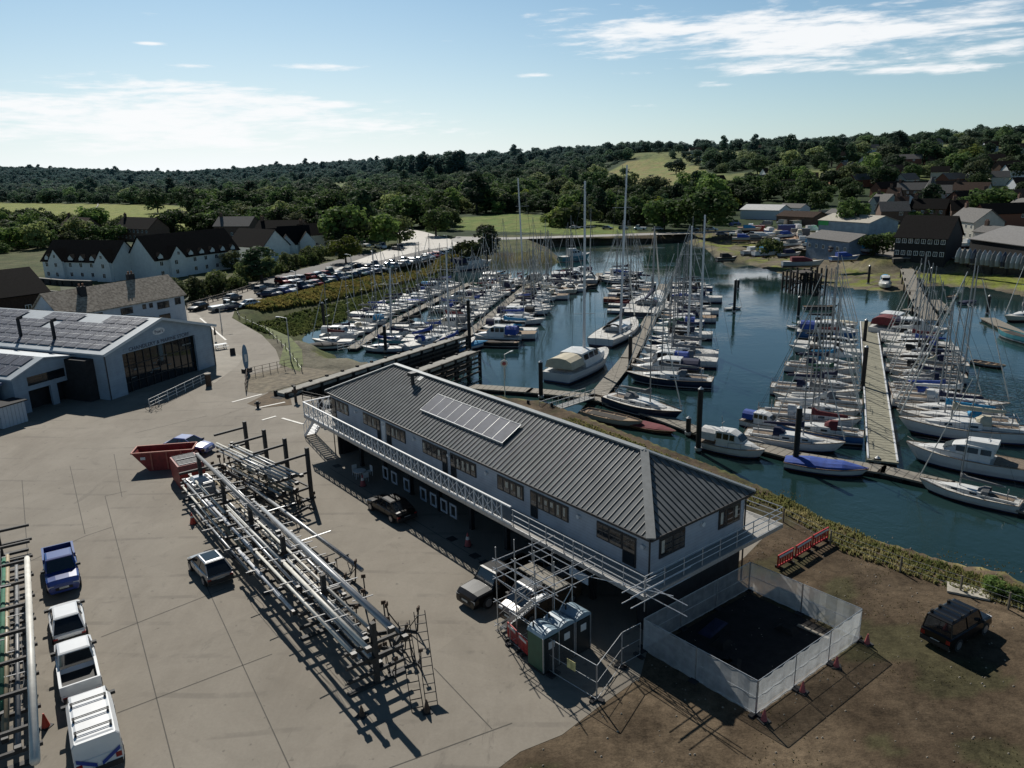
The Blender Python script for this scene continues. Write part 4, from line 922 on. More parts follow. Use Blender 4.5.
for i, (px, b, t_, lb) in enumerate([(390,(391,334),(390,268),'tall mast among the yachts nearest the reedy bank'),(448,(449,330),(446,250),'tall mast left of the central basin'),(692,(688,340),(692,226),'paler tall mast in the middle-pontoon cluster'),(706,(700,345),(705,215),'mast with broad cross spreader in the middle-pontoon cluster')]): tallmast(px, b, t_, 0, lb)
# piles
MPILE = mat('black_pile', (.014,.013,.012), .8, .3, 3)
def pile(px, base, top, where, cap=True):
    b = P(*base, WZ); d = ray(*top); t_ = b.y/d.y; z1 = CH+d.z*t_; r_ = .27
    rt = thing('mooring_pile', 'black steel mooring pile '+where, 'pile', (b.x, b.y, b.z-2), 0, 'mooring piles in the harbour')
    MB().tube((0,0,0),(0,0,z1-b.z+2),r_,12).build('shaft', MPILE, rt); MB().tube((0,0,z1-b.z+2),(0,0,z1-b.z+2.22),r_,12,.04).build('cap', MB_WH, rt)
    MB().tube((0,0,2.2),(0,0,2.5),r_*1.35,12).build('guide_ring', MGALV, rt)
for b, t_, wh in [((698,452),(699,389),'beside the white sport fisher'),((795,467),(797,408),'beside the blue-covered launch'),((541,399),(542,362),'by the foot of the gangway'),((630,368),(631,336),'by the broad white ketch'),
    ((864,344),(867,320),'on the upper part of the white-edged pontoon'),((862,390),(867,347),'on the lower part of the white-edged pontoon'),((798,318),(800,297),'at the outer end of the left row'),((734,313),(735,280),'at the tip of the middle pontoon'),
    ((386,353),(387,326),'at the near end of the reedy-bank pontoon'),((325,334),(323,303),'at the bank corner of the basin'),((987,315),(990,296),'at the small right-edge pontoon'),((668,306),(669,293),'on the upper middle pontoon'),
    ((877,464),(878,458),'short, at the root of the white-edged pontoon'),((688,436),(689,418),'low, beside the navy yacht'),((470,352),(470,300),'in the central basin'),((930,283),(931,268),'on the mud right of the jetty'),((738,290),(738,280),'beyond the middle pontoon tip'),((868,285),(869,266),'on the mud left of the jetty')]: pile(0, b, t_, wh)
for o in list(BP.values()): kill_tree(o)
# ------------------------------------------------------------------ vehicles
def paint(name, c, metal=.2): return mat('paint_'+name, c, .32, .04, 1.5, metal=metal if max(c) > .2 else 0, coat=.6 if max(c) > .04 else .25, spec=None if max(c) > .04 else .3)
PT = {'silver': paint('silver', (.30,.31,.32), .5), 'white': paint('white', (.66,.67,.67), 0), 'black': paint('black', (.005,.005,.006), .0), 'blue': paint('blue', (.006,.035,.2), .2), 'grey': paint('grey', (.10,.105,.11), .5),
      'bright': paint('bright', (.008,.04,.24), 0), 'red': paint('red', (.25,.015,.012), .1), 'navy': paint('navy', (.015,.025,.07), .3), 'green': paint('green', (.02,.07,.04), .2), 'brown': paint('brown', (.08,.05,.03), .3), 'cream': paint('cream', (.5,.45,.36), 0)}
MTYRE = mat('tyre_rubber', (.014,.014,.014), .9, .2); MALLOY = mat('alloy_rim', (.35,.35,.36), .35, .1, metal=.7); MCARGL = mat('car_glass', (.012,.015,.018), .05, .05, spec=.9)
MHEAD = mat('headlamp', (.6,.6,.6), .15, .05); MTAIL = mat('tail_lamp', (.25,.01,.01), .3, .1); MTRIM = mat('black_plastic_trim', (.02,.02,.02), .7, .1); MPLATE = mat('number_plate', (.6,.6,.55), .5)
def car(nm, cat, L, W, H, zb, prof, gh, simple=False, bed=None, rack=False, roofm=None, hatch_seam=True):
    """prof: (s, belt z, width factor) from tail (s=0) to nose (s=1); gh: base s0,s1, top s0,s1 of the glasshouse"""
    rt = thing(nm, 'prototype', cat); X = lambda s_: -L/2+s_*L; w2 = W/2
    rings = []
    for s_, zt, wf in prof:
        w_ = w2*wf; z0 = .26
        rings.append([(X(s_),w_*.90,z0),(X(s_),w_,z0+(zt-z0)*.45),(X(s_),w_*.98,zt-.06),(X(s_),w_*.86,zt),(X(s_),w_*.4,zt+.025),(X(s_),-w_*.4,zt+.025),(X(s_),-w_*.86,zt),(X(s_),-w_*.98,zt-.06),(X(s_),-w_,z0+(zt-z0)*.45),(X(s_),-w_*.90,z0)])
    body = MB().loft(rings).build('body', PT['silver'], rt)
    b0, b1, t0, t1 = gh; wb, wt = w2*.88, w2*(.68 if H < 1.7 else .76)
    B_ = [(X(b0),wb,zb-.02),(X(b1),wb,zb-.02),(X(b1),-wb,zb-.02),(X(b0),-wb,zb-.02)]; T_ = [(X(t0),wt,H-.06),(X(t1),wt,H-.06),(X(t1),-wt,H-.06),(X(t0),-wt,H-.06)]
    MB().add(B_+T_, [(0,1,5,4),(1,2,6,5),(2,3,7,6),(3,0,4,7),(4,5,6,7)]).build('window', MCARGL, rt)
    r_ = MB(); r_.loft([[(X(t0)-.04+dx,(wt+.02)*k_,H-.05+dz),(X(t1)+.02-dx,(wt+.02)*k_,H-.05+dz),(X(t1)+.02-dx,-(wt+.02)*k_,H-.05+dz),(X(t0)-.04+dx,-(wt+.02)*k_,H-.05+dz)] for k_,dx,dz in ((1,0,-.03),(1,0,.02),(.86,.12,.06))])
    ro = r_.build('roof', PT['silver'], rt)
    p_ = MB()
    for i in range(4): p_.bar(Vector(B_[i]), Vector(T_[i]), .075, .05)
    for sg in (1,-1):
        for f in ((.52,) if L < 4.6 else (.38,.68)): p_.bar((X(b0+(b1-b0)*f),sg*(wb+.005),zb), (X(t0+(t1-t0)*f),sg*(wt+.005),H-.06), .08, .03)
        p_.bar((X(b0),sg*(wb+.01),zb+.0),(X(b1),sg*(wb+.01),zb+.0),.03,.05)
    p_.build('pillars', PT['silver'], rt)
    r = .34 if H < 1.7 else .39
    if simple:
        me_ = body.data; bm_ = MB(); 
        for sx, sy in ((.185,1),(.185,-1),(.815,1),(.815,-1)): bm_.tube((X(sx),sy*(w2-.2),r),(X(sx),sy*(w2+.01),r),r,10)
        b2 = MB().loft(rings); b2.k = 1; b2.add(bm_.v, bm_.f); bpy.data.objects.remove(body); body = b2.build('body', [PT['silver'], MTYRE], rt)
    for sx, sy in () if simple else ((.185,1),(.185,-1),(.815,1),(.815,-1)):
        x = X(sx); y = sy*(w2-.09)
        ty = MB().tube((x,y-sy*.12,r),(x,y+sy*.10,r),r,14).build('wheel', MTYRE, rt)
        if not simple: MB().tube((x,y+sy*.10,r),(x,y+sy*.115,r),r*.62,12).build('rim', MALLOY, ty)
    if not simple:
        zf = prof[-2][1]; zr_ = prof[0][1]
        for sy in (1,-1):
            MB().box(X(.955),X(.995),min(sy*w2*.55,sy*w2*.88),max(sy*w2*.55,sy*w2*.88),zf-.24,zf-.06).build('headlight', MHEAD, rt)
            MB().box(X(.0)-.015,X(.03),min(sy*w2*.66,sy*w2*.9),max(sy*w2*.66,sy*w2*.9),zr_-.32,zr_-.08).build('tail_light', MTAIL, rt)
            MB().box(X(b1)-.35,X(b1)-.17,min(sy*(w2*.9),sy*(w2+.16)),max(sy*(w2*.9),sy*(w2+.16)),zb+.02,zb+.17).build('wing_mirror', MTRIM, rt)
        g_ = MB(); g_.box(X(.985),X(1.0)+.02,-w2*.5,w2*.5,.42,zf-.2); g_.build('grille', MTRIM, rt)
        for x0 in (X(1)+.022, X(0)-.03): MB().box(x0, x0+.012, -.26, .26, .5, .62).build('number_plate', MPLATE, rt)
        bp_ = MB(); bp_.box(X(0)-.05,X(.04),-w2*.9,w2*.9,.3,.58); bp_.build('bumper', MTRIM, rt)
        dl = MB()
        for sg in (1,-1):
            for f in (.36,.56,.76): dl.box(X(f)-.008,X(f)+.008,sg*w2*.985-.012,sg*w2*.985+.012,.38,zb-.1)
        dl.build('door_seam', MTRIM, body)
    if bed:
        s0, s1, zf2 = bed
        MB().box(X(s0)+.1,X(s1),-w2*.82,w2*.82,zf2+.0,zf2+.06).build('load_bed', MTRIM, rt)
        for q in ((X(s0),X(s1),w2*.84,w2*.98),(X(s0),X(s1),-w2*.98,-w2*.84),(X(s0),X(s0)+.09,-w2*.84,w2*.84)): MB().box(q[0],q[1],q[2],q[3],zf2,zf2+.48).build('bed_side', PT['silver'], rt)
    if rack:
        for f in (.12,.42,.75):
            xx = X(t0+(t1-t0)*f); rb = MB(); rb.bar((xx-.04,-wt,H+.14),(xx-.04,wt,H+.14),.03); rb.bar((xx+.06,-wt,H+.14),(xx+.06,wt,H+.14),.03); [rb.box(xx-.12,xx+.12,s_*wt*.92-.04,s_*wt*.92+.04,H-.02,H+.14) for s_ in (1,-1)]; rb.build('roof_bar', MTRIM, rt)
    return rt
HB = [(0,.76,.82),(.06,.92,.92),(.3,.92,1),(.62,.91,1),(.74,.90,.99),(.92,.78,.93),(.985,.66,.82),(1,.5,.76)]
SA = [(0,.78,.84),(.05,.90,.92),(.2,.91,.99),(.6,.91,1),(.70,.90,1),(.92,.76,.94),(.985,.64,.84),(1,.5,.78)]
PK = [(0,.72,.94),(.02,.76,.98),(.36,.78,1),(.40,1.05,1),(.70,1.07,1),(.74,1.05,1),(.94,.98,.96),(.99,.8,.9),(1,.6,.86)]
VN = [(0,1.0,.94),(.02,1.1,.98),(.3,1.15,1),(.8,1.15,1),(.86,1.1,.99),(.97,.95,.94),(1,.7,.88)]
SV = [(0,.95,.94),(.02,1.05,.98),(.4,1.06,1),(.70,1.06,1),(.74,1.04,1),(.96,.96,.96),(1,.7,.92)]
CP = {'hatch': car('hatchback_car','car',4.1,1.76,1.47,.90,HB,(.01,.78,.20,.56)), 'saloon': car('saloon_car','car',4.7,1.82,1.44,.90,SA,(.08,.74,.26,.54)), 'pickup': car('pickup_truck','pickup truck',5.3,1.9,1.82,1.05,PK,(.39,.74,.43,.66),bed=(.0,.385,.76)),
      'van': car('panel_van','van',5.0,1.95,1.98,1.12,VN,(.02,.88,.035,.74),rack=True), 'suv': car('off_road_car','off-road car',4.5,1.85,1.86,1.05,SV,(.02,.75,.05,.66),rack=True),
      'far_hatch': car('parked_car','car',4.1,1.76,1.5,.95,HB,(.03,.76,.13,.60),simple=True), 'far_saloon': car('parked_car','car',4.6,1.82,1.46,.93,SA,(.10,.72,.24,.56),simple=True), 'far_van': car('parked_van','van',5.0,1.95,2.0,1.12,VN,(.6,.88,.62,.76),simple=True)}
# the panel van's sides are solid behind the cab
vb = MB(); vb.loft([[(x,w_,1.1),(x,w_*.98,1.8),(x,w_*.84,1.955),(x,-w_*.84,1.955),(x,-w_*.98,1.8),(x,-w_,1.1)] for x,w_ in ((-2.5,.90),(-2.42,.945),(.4,.945),(.75,.93))]); vb.build('body_side', PT['white'], CP['van'])
bpy.context.view_layer.update(); index_children()
def vehicle(kind, front, rear, col, label, group=None, z=0.03, roof=None, skip=(), sc=1.0):
    a = P(*front, z); b = P(*rear, z); c = (a+b)/2; rz = math.atan2(a.y-b.y, a.x-b.x)
    m_ = {k_: PT[col] for k_ in ('body','roof','pillars','bed_side','body_side')}
    if roof: m_['roof'] = PT[roof]
    return dup(CP[kind], (c.x, c.y, z), rz, label, group, m_, (sc, sc, sc), skip)
vehicle('pickup', (66,596), (60,560), 'blue', 'blue double-cab pickup facing the camera, topmost of the left column of vehicles', roof='blue')
o = vehicle('hatch', (66,612), (72,646), 'white', 'small white hatchback second in the left column of vehicles', sc=1.0)
o = vehicle('pickup', (75,653), (84,701), 'white', 'white pickup with an empty dark load bed, third in the left column', sc=.97)
van = vehicle('van', (90,706), (104,783), 'white', 'white panel van with black roof bars at the bottom left', sc=1.0)
chv = MB()
for s_ in (1,-1):
    chv.add([(-2.535,s_*.1,.55),(-2.535,s_*.1,.75),(-2.535,s_*.85,1.25),(-2.535,s_*.85,1.05)],[(0,1,2,3)])
chv.build('chevron', mat('chevron_blue', (.02,.05,.25), .5), van)
sh_ = vehicle('hatch', (201,563), (221,585), 'silver', 'silver hatchback with dark glass roof beside the mast rack')
MB().box(-1.0,.15,-.48,.48,1.475,1.49).build('glass_roof', MCARGL, sh_)
vehicle('saloon', (374,503), (409,524), 'black', 'glossy black car parked in the shade of the balcony')
vehicle('pickup', (475,604), (524,580), 'black', 'dark pickup nose-out beside the scaffold stair', sc=1.03)
vehicle('van', (514,622), (566,596), 'brown', 'brown van with grey roof, half hidden behind the scaffold stair', roof='grey')
vehicle('suv', (969,627), (941,644), 'black', 'black off-road car with roof rack on the dirt ground', sc=.93)
vehicle('saloon', (214,453), (166,449), 'bright', 'bright blue car behind the open red skip')
# car park: two rows and a queue along the road
cols_ = ['silver','silver','grey','black','white','navy','grey','black','silver','blue','red','white','green','grey','navy']
def row(a, b, n, kinds, where, zz=.05, ang=None, gone=()):
    A_ = P(*a); B_ = P(*b); d = (B_-A_); base = math.atan2(d.y, d.x)
    for i in range(n):
        if i in gone: continue
        p = A_+d*(i/max(1,n-1)); c = random.choice(cols_); k_ = random.choice(kinds)
        rz = base+(math.pi/2 if ang is None else ang)+uni(-.06,.06)+(math.pi if random.random() < .4 else 0)
        m_ = {k2: PT[c] for k2 in ('body','roof','pillars','body_side')}
        dup(CP[k_], (p.x+uni(-.2,.2), p.y+uni(-.3,.3), zz), rz, f'{c} {"van" if k_ == "far_van" else "car"}, {ORD[i]} {where}', 'cars in the waterside car park', m_)
FK = ['far_hatch','far_saloon','far_hatch','far_saloon','far_van']
row((268,297),(418,262),33, FK, 'from the near end of the bankside row', gone=(21,))
row((424,260),(452,252),9, FK, 'along the far end of the bankside row')
row((283,284),(372,268),20, FK, 'from the near end of the roadside row', gone=(4,11,12))
row((222,311),(248,307),3, ['far_van','far_saloon'], 'along the fence end of the approach road', ang=0)
row((200,310),(262,292),3, ['far_saloon','far_hatch'], 'beside the wooden rail fence', ang=0, gone=())
row((365,247),(398,250),3, ['far_van','far_hatch'], 'on the pale main road', ang=0)
row((30,283),(-20,287),5, FK, 'beyond the black-tiled barn')
row((575,229),(712,231),9, FK, 'along the causeway road', zz=.08, ang=0, gone=(1,6))
row((722,236),(750,236),3, FK, 'at the right end of the causeway road', zz=.08, ang=0)
for o in list(CP.values()): kill_tree(o)

# ------------------------------------------------------------------ skips
MRED = mat('scratched_red_paint', (.22,.025,.02), .6, .25, 2.5, bump=.2); MREDD = mat('faded_red_edge', (.36,.12,.08), .7, .2, 3)
rt = thing('open_skip', 'open red skip with sloping ends in front of a blue car', 'skip', P(168,466), R(10)); pr = [(-2.6,1.75),(-1.3,0),(1.6,0),(2.5,1.7)]
sk = MB(); sk.xprism(pr, -.95, -.87); sk.xprism(pr, .87, .95); sk.add([(-2.6,-.9,1.75),(-1.3,-.9,0),(-1.3,.9,0),(-2.6,.9,1.75)],[(0,1,2,3)]); sk.add([(2.5,-.9,1.7),(1.6,-.9,0),(1.6,.9,0),(2.5,.9,1.7)],[(3,2,1,0)]); sk.box(-1.3,1.6,-.9,.9,0,.06); sk.build('shell', MRED, rt)
rm = MB(); [rm.bar(a_,b_,.12,.10) for a_,b_ in (((-2.6,-.95,1.75),(2.5,-.95,1.7)),((-2.6,.95,1.75),(2.5,.95,1.7)),((-2.6,-.95,1.75),(-2.6,.95,1.75)),((2.5,-.95,1.7),(2.5,.95,1.7)))]; [rm.box(x_-.06,x_+.06,-1.02,-.95,.1,1.68) for x_ in (-1.0,.3,1.5)]; rm.build('rim', MREDD, rt)
MB().box(-1.5,1.8,-.85,.85,.85,.9).build('waste', MDARK, rt); MB().box(-1.9,-1.5,-.97,-.955,1.1,1.35).build('label_plate', MB_WH, rt)
rt = thing('lidded_skip', 'enclosed red skip with two grey flap lids beside the open one', 'skip', P(189,481), R(-55))
sk = MB(); sk.xprism([(-1.8,1.5),(-1.2,0),(1.5,0),(2.1,1.5),(1.5,2.0),(-1.3,2.0)], -1.0, 1.0); sk.build('shell', MRED, rt)
for x0 in (-1.25,.15): 
    l_ = MB().box(x0,x0+1.2,-.85,.85,2.0,2.06).build('lid', mat('grey_lid', (.17,.18,.19), .6, .15, 3), rt); g_ = MB(); [g_.box(x0+.1+i*.28,x0+.16+i*.28,-.85,.85,2.06,2.09) for i in range(4)]; g_.build('rib', MDARK, l_)
rt = thing('waste_crate', 'grey crate wrapped in pale plastic at the head of the mast rack', 'crate', P(203,498), R(-50))
MB().box(-.9,.9,-.8,.8,.12,1.5).build('box', mat('pale_grey_plastic', (.26,.28,.31), .5, .3, 3), rt); f_ = MB(); [f_.bar((x_,y_,0),(x_,y_,1.62),.07) for x_ in (-.9,.9) for y_ in (-.8,.8)]; [f_.bar((-.9,y_,1.6),(.9,y_,1.6),.07) for y_ in (-.8,.8)]; [f_.bar((x_,-.8,1.6),(x_,.8,1.6),.07) for x_ in (-.9,0,.9)]; f_.build('frame', MGALV, rt)
MB().tap(-.85,.5,-.7,.6,1.5,1.85,.3,.25).build('plastic_sheet', mat('clear_plastic', (.45,.47,.5), .25, .2, 2), rt)

# ------------------------------------------------------------------ mast racks
def rack(label, p, q, n, arms, ht, al, two=True, name='mast_rack', feet=1.6, aw=.16):
    p = Vector((p[0],p[1],0)); q = Vector((q[0],q[1],0)); L_ = (q-p).length
    rt = thing(name, label, 'rack', p, math.atan2(q.y-p.y, q.x-p.x))
    for i in range(n):
        x = L_*i/(n-1); po = MB().box(x-.13,x+.13,-.13,.13,0,ht).build('post', MSTEEL, rt)
        MB().box(x-.14,x+.14,-feet,feet if two else .3,.0,.13).build('foot', MSTEEL, rt)
        for z in arms:
            MB().box(x-aw/2,x+aw/2,-al,-.13,z,z+.17).build('arm', MSTEEL, rt)
            if two: MB().box(x-aw/2,x+aw/2,.13,al,z,z+.17).build('arm', MSTEEL, rt)
    tb = MB()
    for z in (arms[0]+.05,): tb.bar((0,0,z),(L_,0,z),.12); 
    tb.build('tie_beam', MSTEEL, rt)
    return rt, L_
SPM = [mat('spar_white', (.60,.58,.52), .5, .12, 1.5), mat('spar_silver', (.36,.37,.38), .4, .1, 2, metal=.3), mat('spar_grey', (.17,.175,.18), .5, .15, 2), mat('spar_gold', (.30,.24,.15), .5, .15, 2), mat('spar_black', (.02,.02,.02), .5, .1), mat('spar_wrap', (.55,.56,.58), .8, .1, 2)]
SPN = ['white','silver','grey','buff','black','white plastic-wrapped']
def spar(rt, x0, x1, y, z, r, k, label, group, oy=0.0, fit=True):
    """a mast stored on the rack: spar with spreaders and masthead fittings; placed in world space"""
    M_ = Matrix.Translation(rt.location) @ Matrix.Rotation(rt.rotation_euler[2], 4, 'Z'); o_ = M_ @ Vector((x0, y, z))
    t_ = thing('stored_mast', label, 'mast', o_, rt.rotation_euler[2]+oy, group); L_ = x1-x0
    MB().tube((0,0,0),(L_,0,0),r,8,r*.8).build('spar', SPM[k], t_, smooth=True)
    if k == 5:
        for f in (.2,.55,.8): MB().tube((L_*f,0,0),(L_*f+1.1,0,0),r*1.35,8,r*1.1).build('wrapping', SPM[5], t_)
    if fit:
        for f in (.3,.62): MB().bar((L_*f,-uni(.5,.9),.05),(L_*f,uni(.3,.8),.12),.07,.035).build('spreader', SPM[2], t_)
        w_ = MB(); yy = .0
        for j in range(3): w_.path([(uni(0,1),uni(-.15,.15),-.06),(L_*.3,uni(-.3,.3),-.12),(L_*.7,uni(-.3,.3),-.14),(L_-.2,uni(-.1,.1),-.05)],.013,3)
        w_.build('rigging', MWIRE, t_)
        MB().box(L_-.05,L_+.2,-.12,.12,-.12,.1).build('masthead', SPM[4], t_); MB().box(-.25,.0,-.14,.14,-.12,.12).build('mast_foot', SPM[4], t_)
    return t_
r1, L1 = rack('long dark steel mast rack loaded with spars, casting a ladder-like shadow', (-7.2,33.3), (-25.2,57.4), 6, (.65,1.45,2.25), 3.5, 1.6)
random.seed(21); k = 0; used = set()
wh = ['low on the yard side','low on the office side','mid-level on the yard side','mid-level on the office side','top arms on the yard side','top arms on the office side']
for lv, z in enumerate((.90,1.70,2.50)):
    for si, sg in enumerate((-1, 1)):
        nn_ = (5,5,4)[lv]
        for j in range(nn_):
            y = sg*(.3+j*.35+uni(-.03,.03)); ln = uni(9,16) if lv < 2 else uni(10,17); x0 = uni(-1.6, 2.5) if j % 3 == 0 else uni(-1.5, L1-ln-1)
            if j % 2 and lv < 2: x0 = L1-ln+uni(-2,1)
            r_ = uni(.08,.135); kk = random.choice([0,0,0,1,1,2,3,5,0])
            lab = f'{SPN[kk]} spar, {ORD[j]} out, {wh[lv*2+si]} of the long rack'
            spar(r1, x0, x0+ln, -y, z, r_, kk, lab, 'masts stored on the long rack', uni(-.008,.008))
spar(r1, -1.2, 16.5, -.35, 3.67, .17, 1, 'long thick silver mast laid across the very top of the long rack', 'masts stored on the long rack')
spar(r1, 12.5, 29.8, .1, 3.66, .16, 2, 'long grey mast at the head end on top of the long rack', 'masts stored on the long rack')
spar(r1, -.8, 10, .75, 2.8, .13, 0, 'white mast held above the top arms at the near end', 'masts stored on the long rack')
for i in range(7):
    p_ = Vector(r1.location)+Matrix.Rotation(r1.rotation_euler[2],3,'Z')@Vector((1.5+i*4.4, 2.5, 0))
for i in range(5):
    x_ = 2.2+i*6; o_ = Matrix.Translation(r1.location)@Matrix.Rotation(r1.rotation_euler[2],4,'Z')@Vector((x_+1, .6, 2.05))
r2, L2 = rack('shorter rack of four tall dark posts carrying a bundle of silver spars', (-16.2,56.4), (-23.4,63.4), 4, (.9,2.2,3.7), 4.3, 2.8, two=False, name='spar_rack', feet=3.2)
for o in [c for c in bpy.data.objects if c.parent == r2 and c.name.startswith(('arm','foot'))]: o.scale = (1,-1,1)
for j in range(9):
    ln = uni(9.5,11.5); kk = (1,0,1,1,2,0,1,1,2)[j]
    spar(r2, -.6+j*.05, -.6+j*.05+ln, 1.1+j*.2, 3.02+uni(-.03,.03) if False else 2.5+(.16 if j % 2 else 0), .09, kk, f'{SPN[kk]} spar, {ORD[j]} across in the bundle on the four-post rack', 'silver spars on the four-post rack', uni(-.01,.01), fit=j % 3 == 0)
for j in range(7):
    ln = uni(7,10); kk = random.choice([4,4,2,0,3]); x0 = uni(-.5,1.5); spar(r2, x0, x0+ln, .6+j*.4, 1.2, .1, kk, f'{SPN[kk]} spar, {ORD[j]} across low on the four-post rack', 'spars low on the four-post rack', uni(-.02,.02), fit=j % 2 == 0)
for y_ in (1.2,3.1):
    f_ = thing('support_frame', 'low dark support frame inside the four-post rack, '+('inner' if y_ < 2 else 'outer')+' one', 'frame', Matrix.Translation(r2.location)@Matrix.Rotation(r2.rotation_euler[2],4,'Z')@Vector((.2,y_,0)), r2.rotation_euler[2])
    m_ = MB(); [m_.bar((x_,0,0),(x_,0,1.0),.1) for x_ in (0,3,6,9)]; m_.bar((0,0,1.0),(9,0,1.0),.1); m_.bar((0,0,.3),(9,0,.3),.06); m_.build('trestle', MSTEEL, f_)
# long spar lying on trestles between the racks, with its trestles
a_ = P(245,482,1.0); b_ = P(362,570,1.0); d = b_-a_
t_ = thing('stored_mast', 'long silver mast on low trestles between the two racks', 'mast', a_, math.atan2(d.y,d.x)); L_ = d.length
MB().tube((0,0,0),(L_,0,0),.14,8).build('spar', SPM[1], t_, smooth=True); MB().bar((L_*.36,-1.6,.1),(L_*.36,1.2,.1),.1,.05).build('spreader', SPM[1], t_); MB().bar((L_*.68,-1.3,.1),(L_*.68,1.0,.1),.1,.05).build('spreader', SPM[1], t_)
MSTL2 = mat('trestle_steel', (.06,.055,.05), .7, .3)
for i, f in enumerate((.12,.45,.86)):
    tr_ = thing('trestle', 'dark folding trestle under the long silver mast, '+ORD[i]+' from its head', 'trestle', a_+d*f-Vector((0,0,1.0)), math.atan2(d.y,d.x), 'trestles under the silver mast')
    m_ = MB(); m_.bar((0,-.5,.86),(0,.5,.86),.08); [m_.bar((sx*.35,sy*.55,0),(0,sy*.4,.86),.05) for sx in (-1,1) for sy in (-1,1)]; m_.bar((-.2,.5,.4),(.2,.5,.4),.04); m_.build('frame', MSTL2, tr_)
# boat cradles standing about
def cradle(pos, rz, label, s=1.0):
    c = thing('boat_cradle', label, 'boat cradle', pos, rz, 'steel boat cradles by the mast racks'); f_ = MB()
    f_.bar((-1.1,0,.1),(1.1,0,.1),.12); f_.bar((-.9,-.8,.1),(-.9,.8,.1),.1); f_.bar((.9,-.8,.1),(.9,.8,.1),.1)
    for sx in (-1,1):
        for sy in (-1,1): f_.bar((sx*.9,sy*.8,.1),(sx*.85,sy*.95,1.5),.07); f_.bar((sx*.9,sy*.2,.1),(sx*.85,sy*.9,1.1),.05)
    f_.build('frame', MSTEEL, c)
    for sx in (-1,1):
        for sy in (-1,1): MB().box(sx*.85-.15,sx*.85+.15,sy*.95-.04,sy*.95+.04,1.45,1.7).build('pad', MRUST, c)
    c.scale = (s,s,s); return c
for i, (x_, y_, rz, lb) in enumerate([(257,500,20,'under the head of the silver mast'),(300,512,60,'between the racks'),(322,600,30,'beside the trestle mast foot'),(338,590,80,'rusty one by the silver mast foot'),(352,606,10,'nearest the silver hatch of clutter'),
    (385,655,40,'beside the near end of the long rack'),(398,640,75,'behind the near end of the long rack'),(373,635,15,'against the middle posts of the long rack'),(404,668,30,'outermost at the near end of the long rack'),(213,470,10,'beside the red skips'),(228,478,50,'at the foot of the four-post rack'),(238,470,80,'by the head of the four-post rack')]):
    cradle(P(x_, y_), R(rz), 'steel boat cradle '+lb, (1,.9,.8)[i % 3])
# wire mesh ladder pair leaning at the near end of the rack
for i, (x0, y0, x1, y1, h) in enumerate([(418,712,404,660,3.0),(432,706,420,655,3.3)]):
    a_ = P(x0,y0); b_ = P(x1,y1); l_ = thing('steel_ladder', ('outer' if i else 'inner')+' thin steel ladder at the near end of the long rack', 'ladder', a_, math.atan2(b_.y-a_.y,b_.x-a_.x), 'steel ladders at the rack end'); L_ = (b_-a_).length; m_ = MB()
    for sy in (-.28,.28): m_.bar((0,sy,0),(L_*.75,sy,h),.04)
    for k2 in range(11): f = (k2+.5)/11; m_.bar((L_*.75*f,-.28,h*f),(L_*.75*f,.28,h*f),.035)
    m_.build('rails', MSTEEL, l_)
# left-hand rack
r3, L3 = rack('spar rack at the left edge with close-set dark arms over wrapped spars', P2(-4,775,0), P2(2,556,0), 9, (.7,1.75), 2.3, 1.9, name='spar_rack')
M3 = Matrix.Translation(r3.location)@Matrix.Rotation(r3.rotation_euler[2],4,'Z')
for (y_, z_, k2, r_, lb, x0, x1) in [(-1.75,2.08,0,.2,'thick cream-white mast along the outer edge of the left rack',-3,L3*.74),(-.5,.98,3,.16,'canvas-wrapped grey spar inside the left rack',1,L3-2.5),(-1.0,1.0,2,.12,'dull grey spar low in the left rack',0,L3-4),(.5,2.06,0,.12,'white mast on the far side of the left rack',1,L3+1.5),(1.2,1.0,1,.12,'silver spar on the far lower arms of the left rack',0,L3-1),(-.1,2.04,5,.1,'plastic-wrapped spar beside the posts of the left rack',2,L3-2)]:
    spar(r3, x0, x1, y_, z_, r_, k2, lb, 'spars on the left rack', fit=k2 != 0)
g_ = spar(r3, 3, L3-3, .28-1.0+.4, 1.02, .17, 2, 'green-wrapped spar inside the left rack', 'spars on the left rack'); 
for c in g_.children:
    if c.name.startswith('spar'): c.material_slots[0].link = 'OBJECT'; c.material_slots[0].material = mat('green_wrap', (.02,.12,.07), .8, .2, 2)

# ------------------------------------------------------------------ cones, barriers, fence panels
MORG = mat('cone_red', (.5,.05,.025), .6, .1); MPINK = mat('cone_faded', (.35,.08,.08), .7, .2)
def cone(pos, label, h=.75, m=None, grp='traffic cones'):
    c = thing('traffic_cone', label, 'traffic cone', pos, uni(0,1.5), grp); MB().tube((0,0,.05),(0,0,h),.19*h/.75,12,.035).build('body', m or MORG, c); MB().box(-.24,.24,-.24,.24,0,.05).build('base', MTRIM, c)
    MB().tube((0,0,h*.52),(0,0,h*.74),.11*h/.75,12,.075*h/.75).build('reflective_sleeve', MB_WH, c)
cone(P(46,727), 'red traffic cone beside the white van'); cone(P(363,486), 'tall cone in the shade behind the black car', 1.0, MPINK); cone(P(468,546), 'tall cone in the shade beyond the grey pickup', 1.0, MPINK)
cone(P(193,524), 'red cone at the head of the long mast rack', .9); cone(P(362,716), 'dark cone in the shadow of the long rack', .6, MRUST); cone(P(427,712), 'dark cone beneath the steel ladders', .7, MRUST)
MNET = bpy.data.materials.new('white_debris_net'); MNET.use_nodes = True; t = NT(MNET.node_tree); t.n.remove(t.n['Principled BSDF']); ou = t.n['Material Output']
tc = t.new('ShaderNodeTexCoord').outputs['Object']; f = t.ramp(t.noise(tc, 1.6, 4), .3, .7, .42, .60)
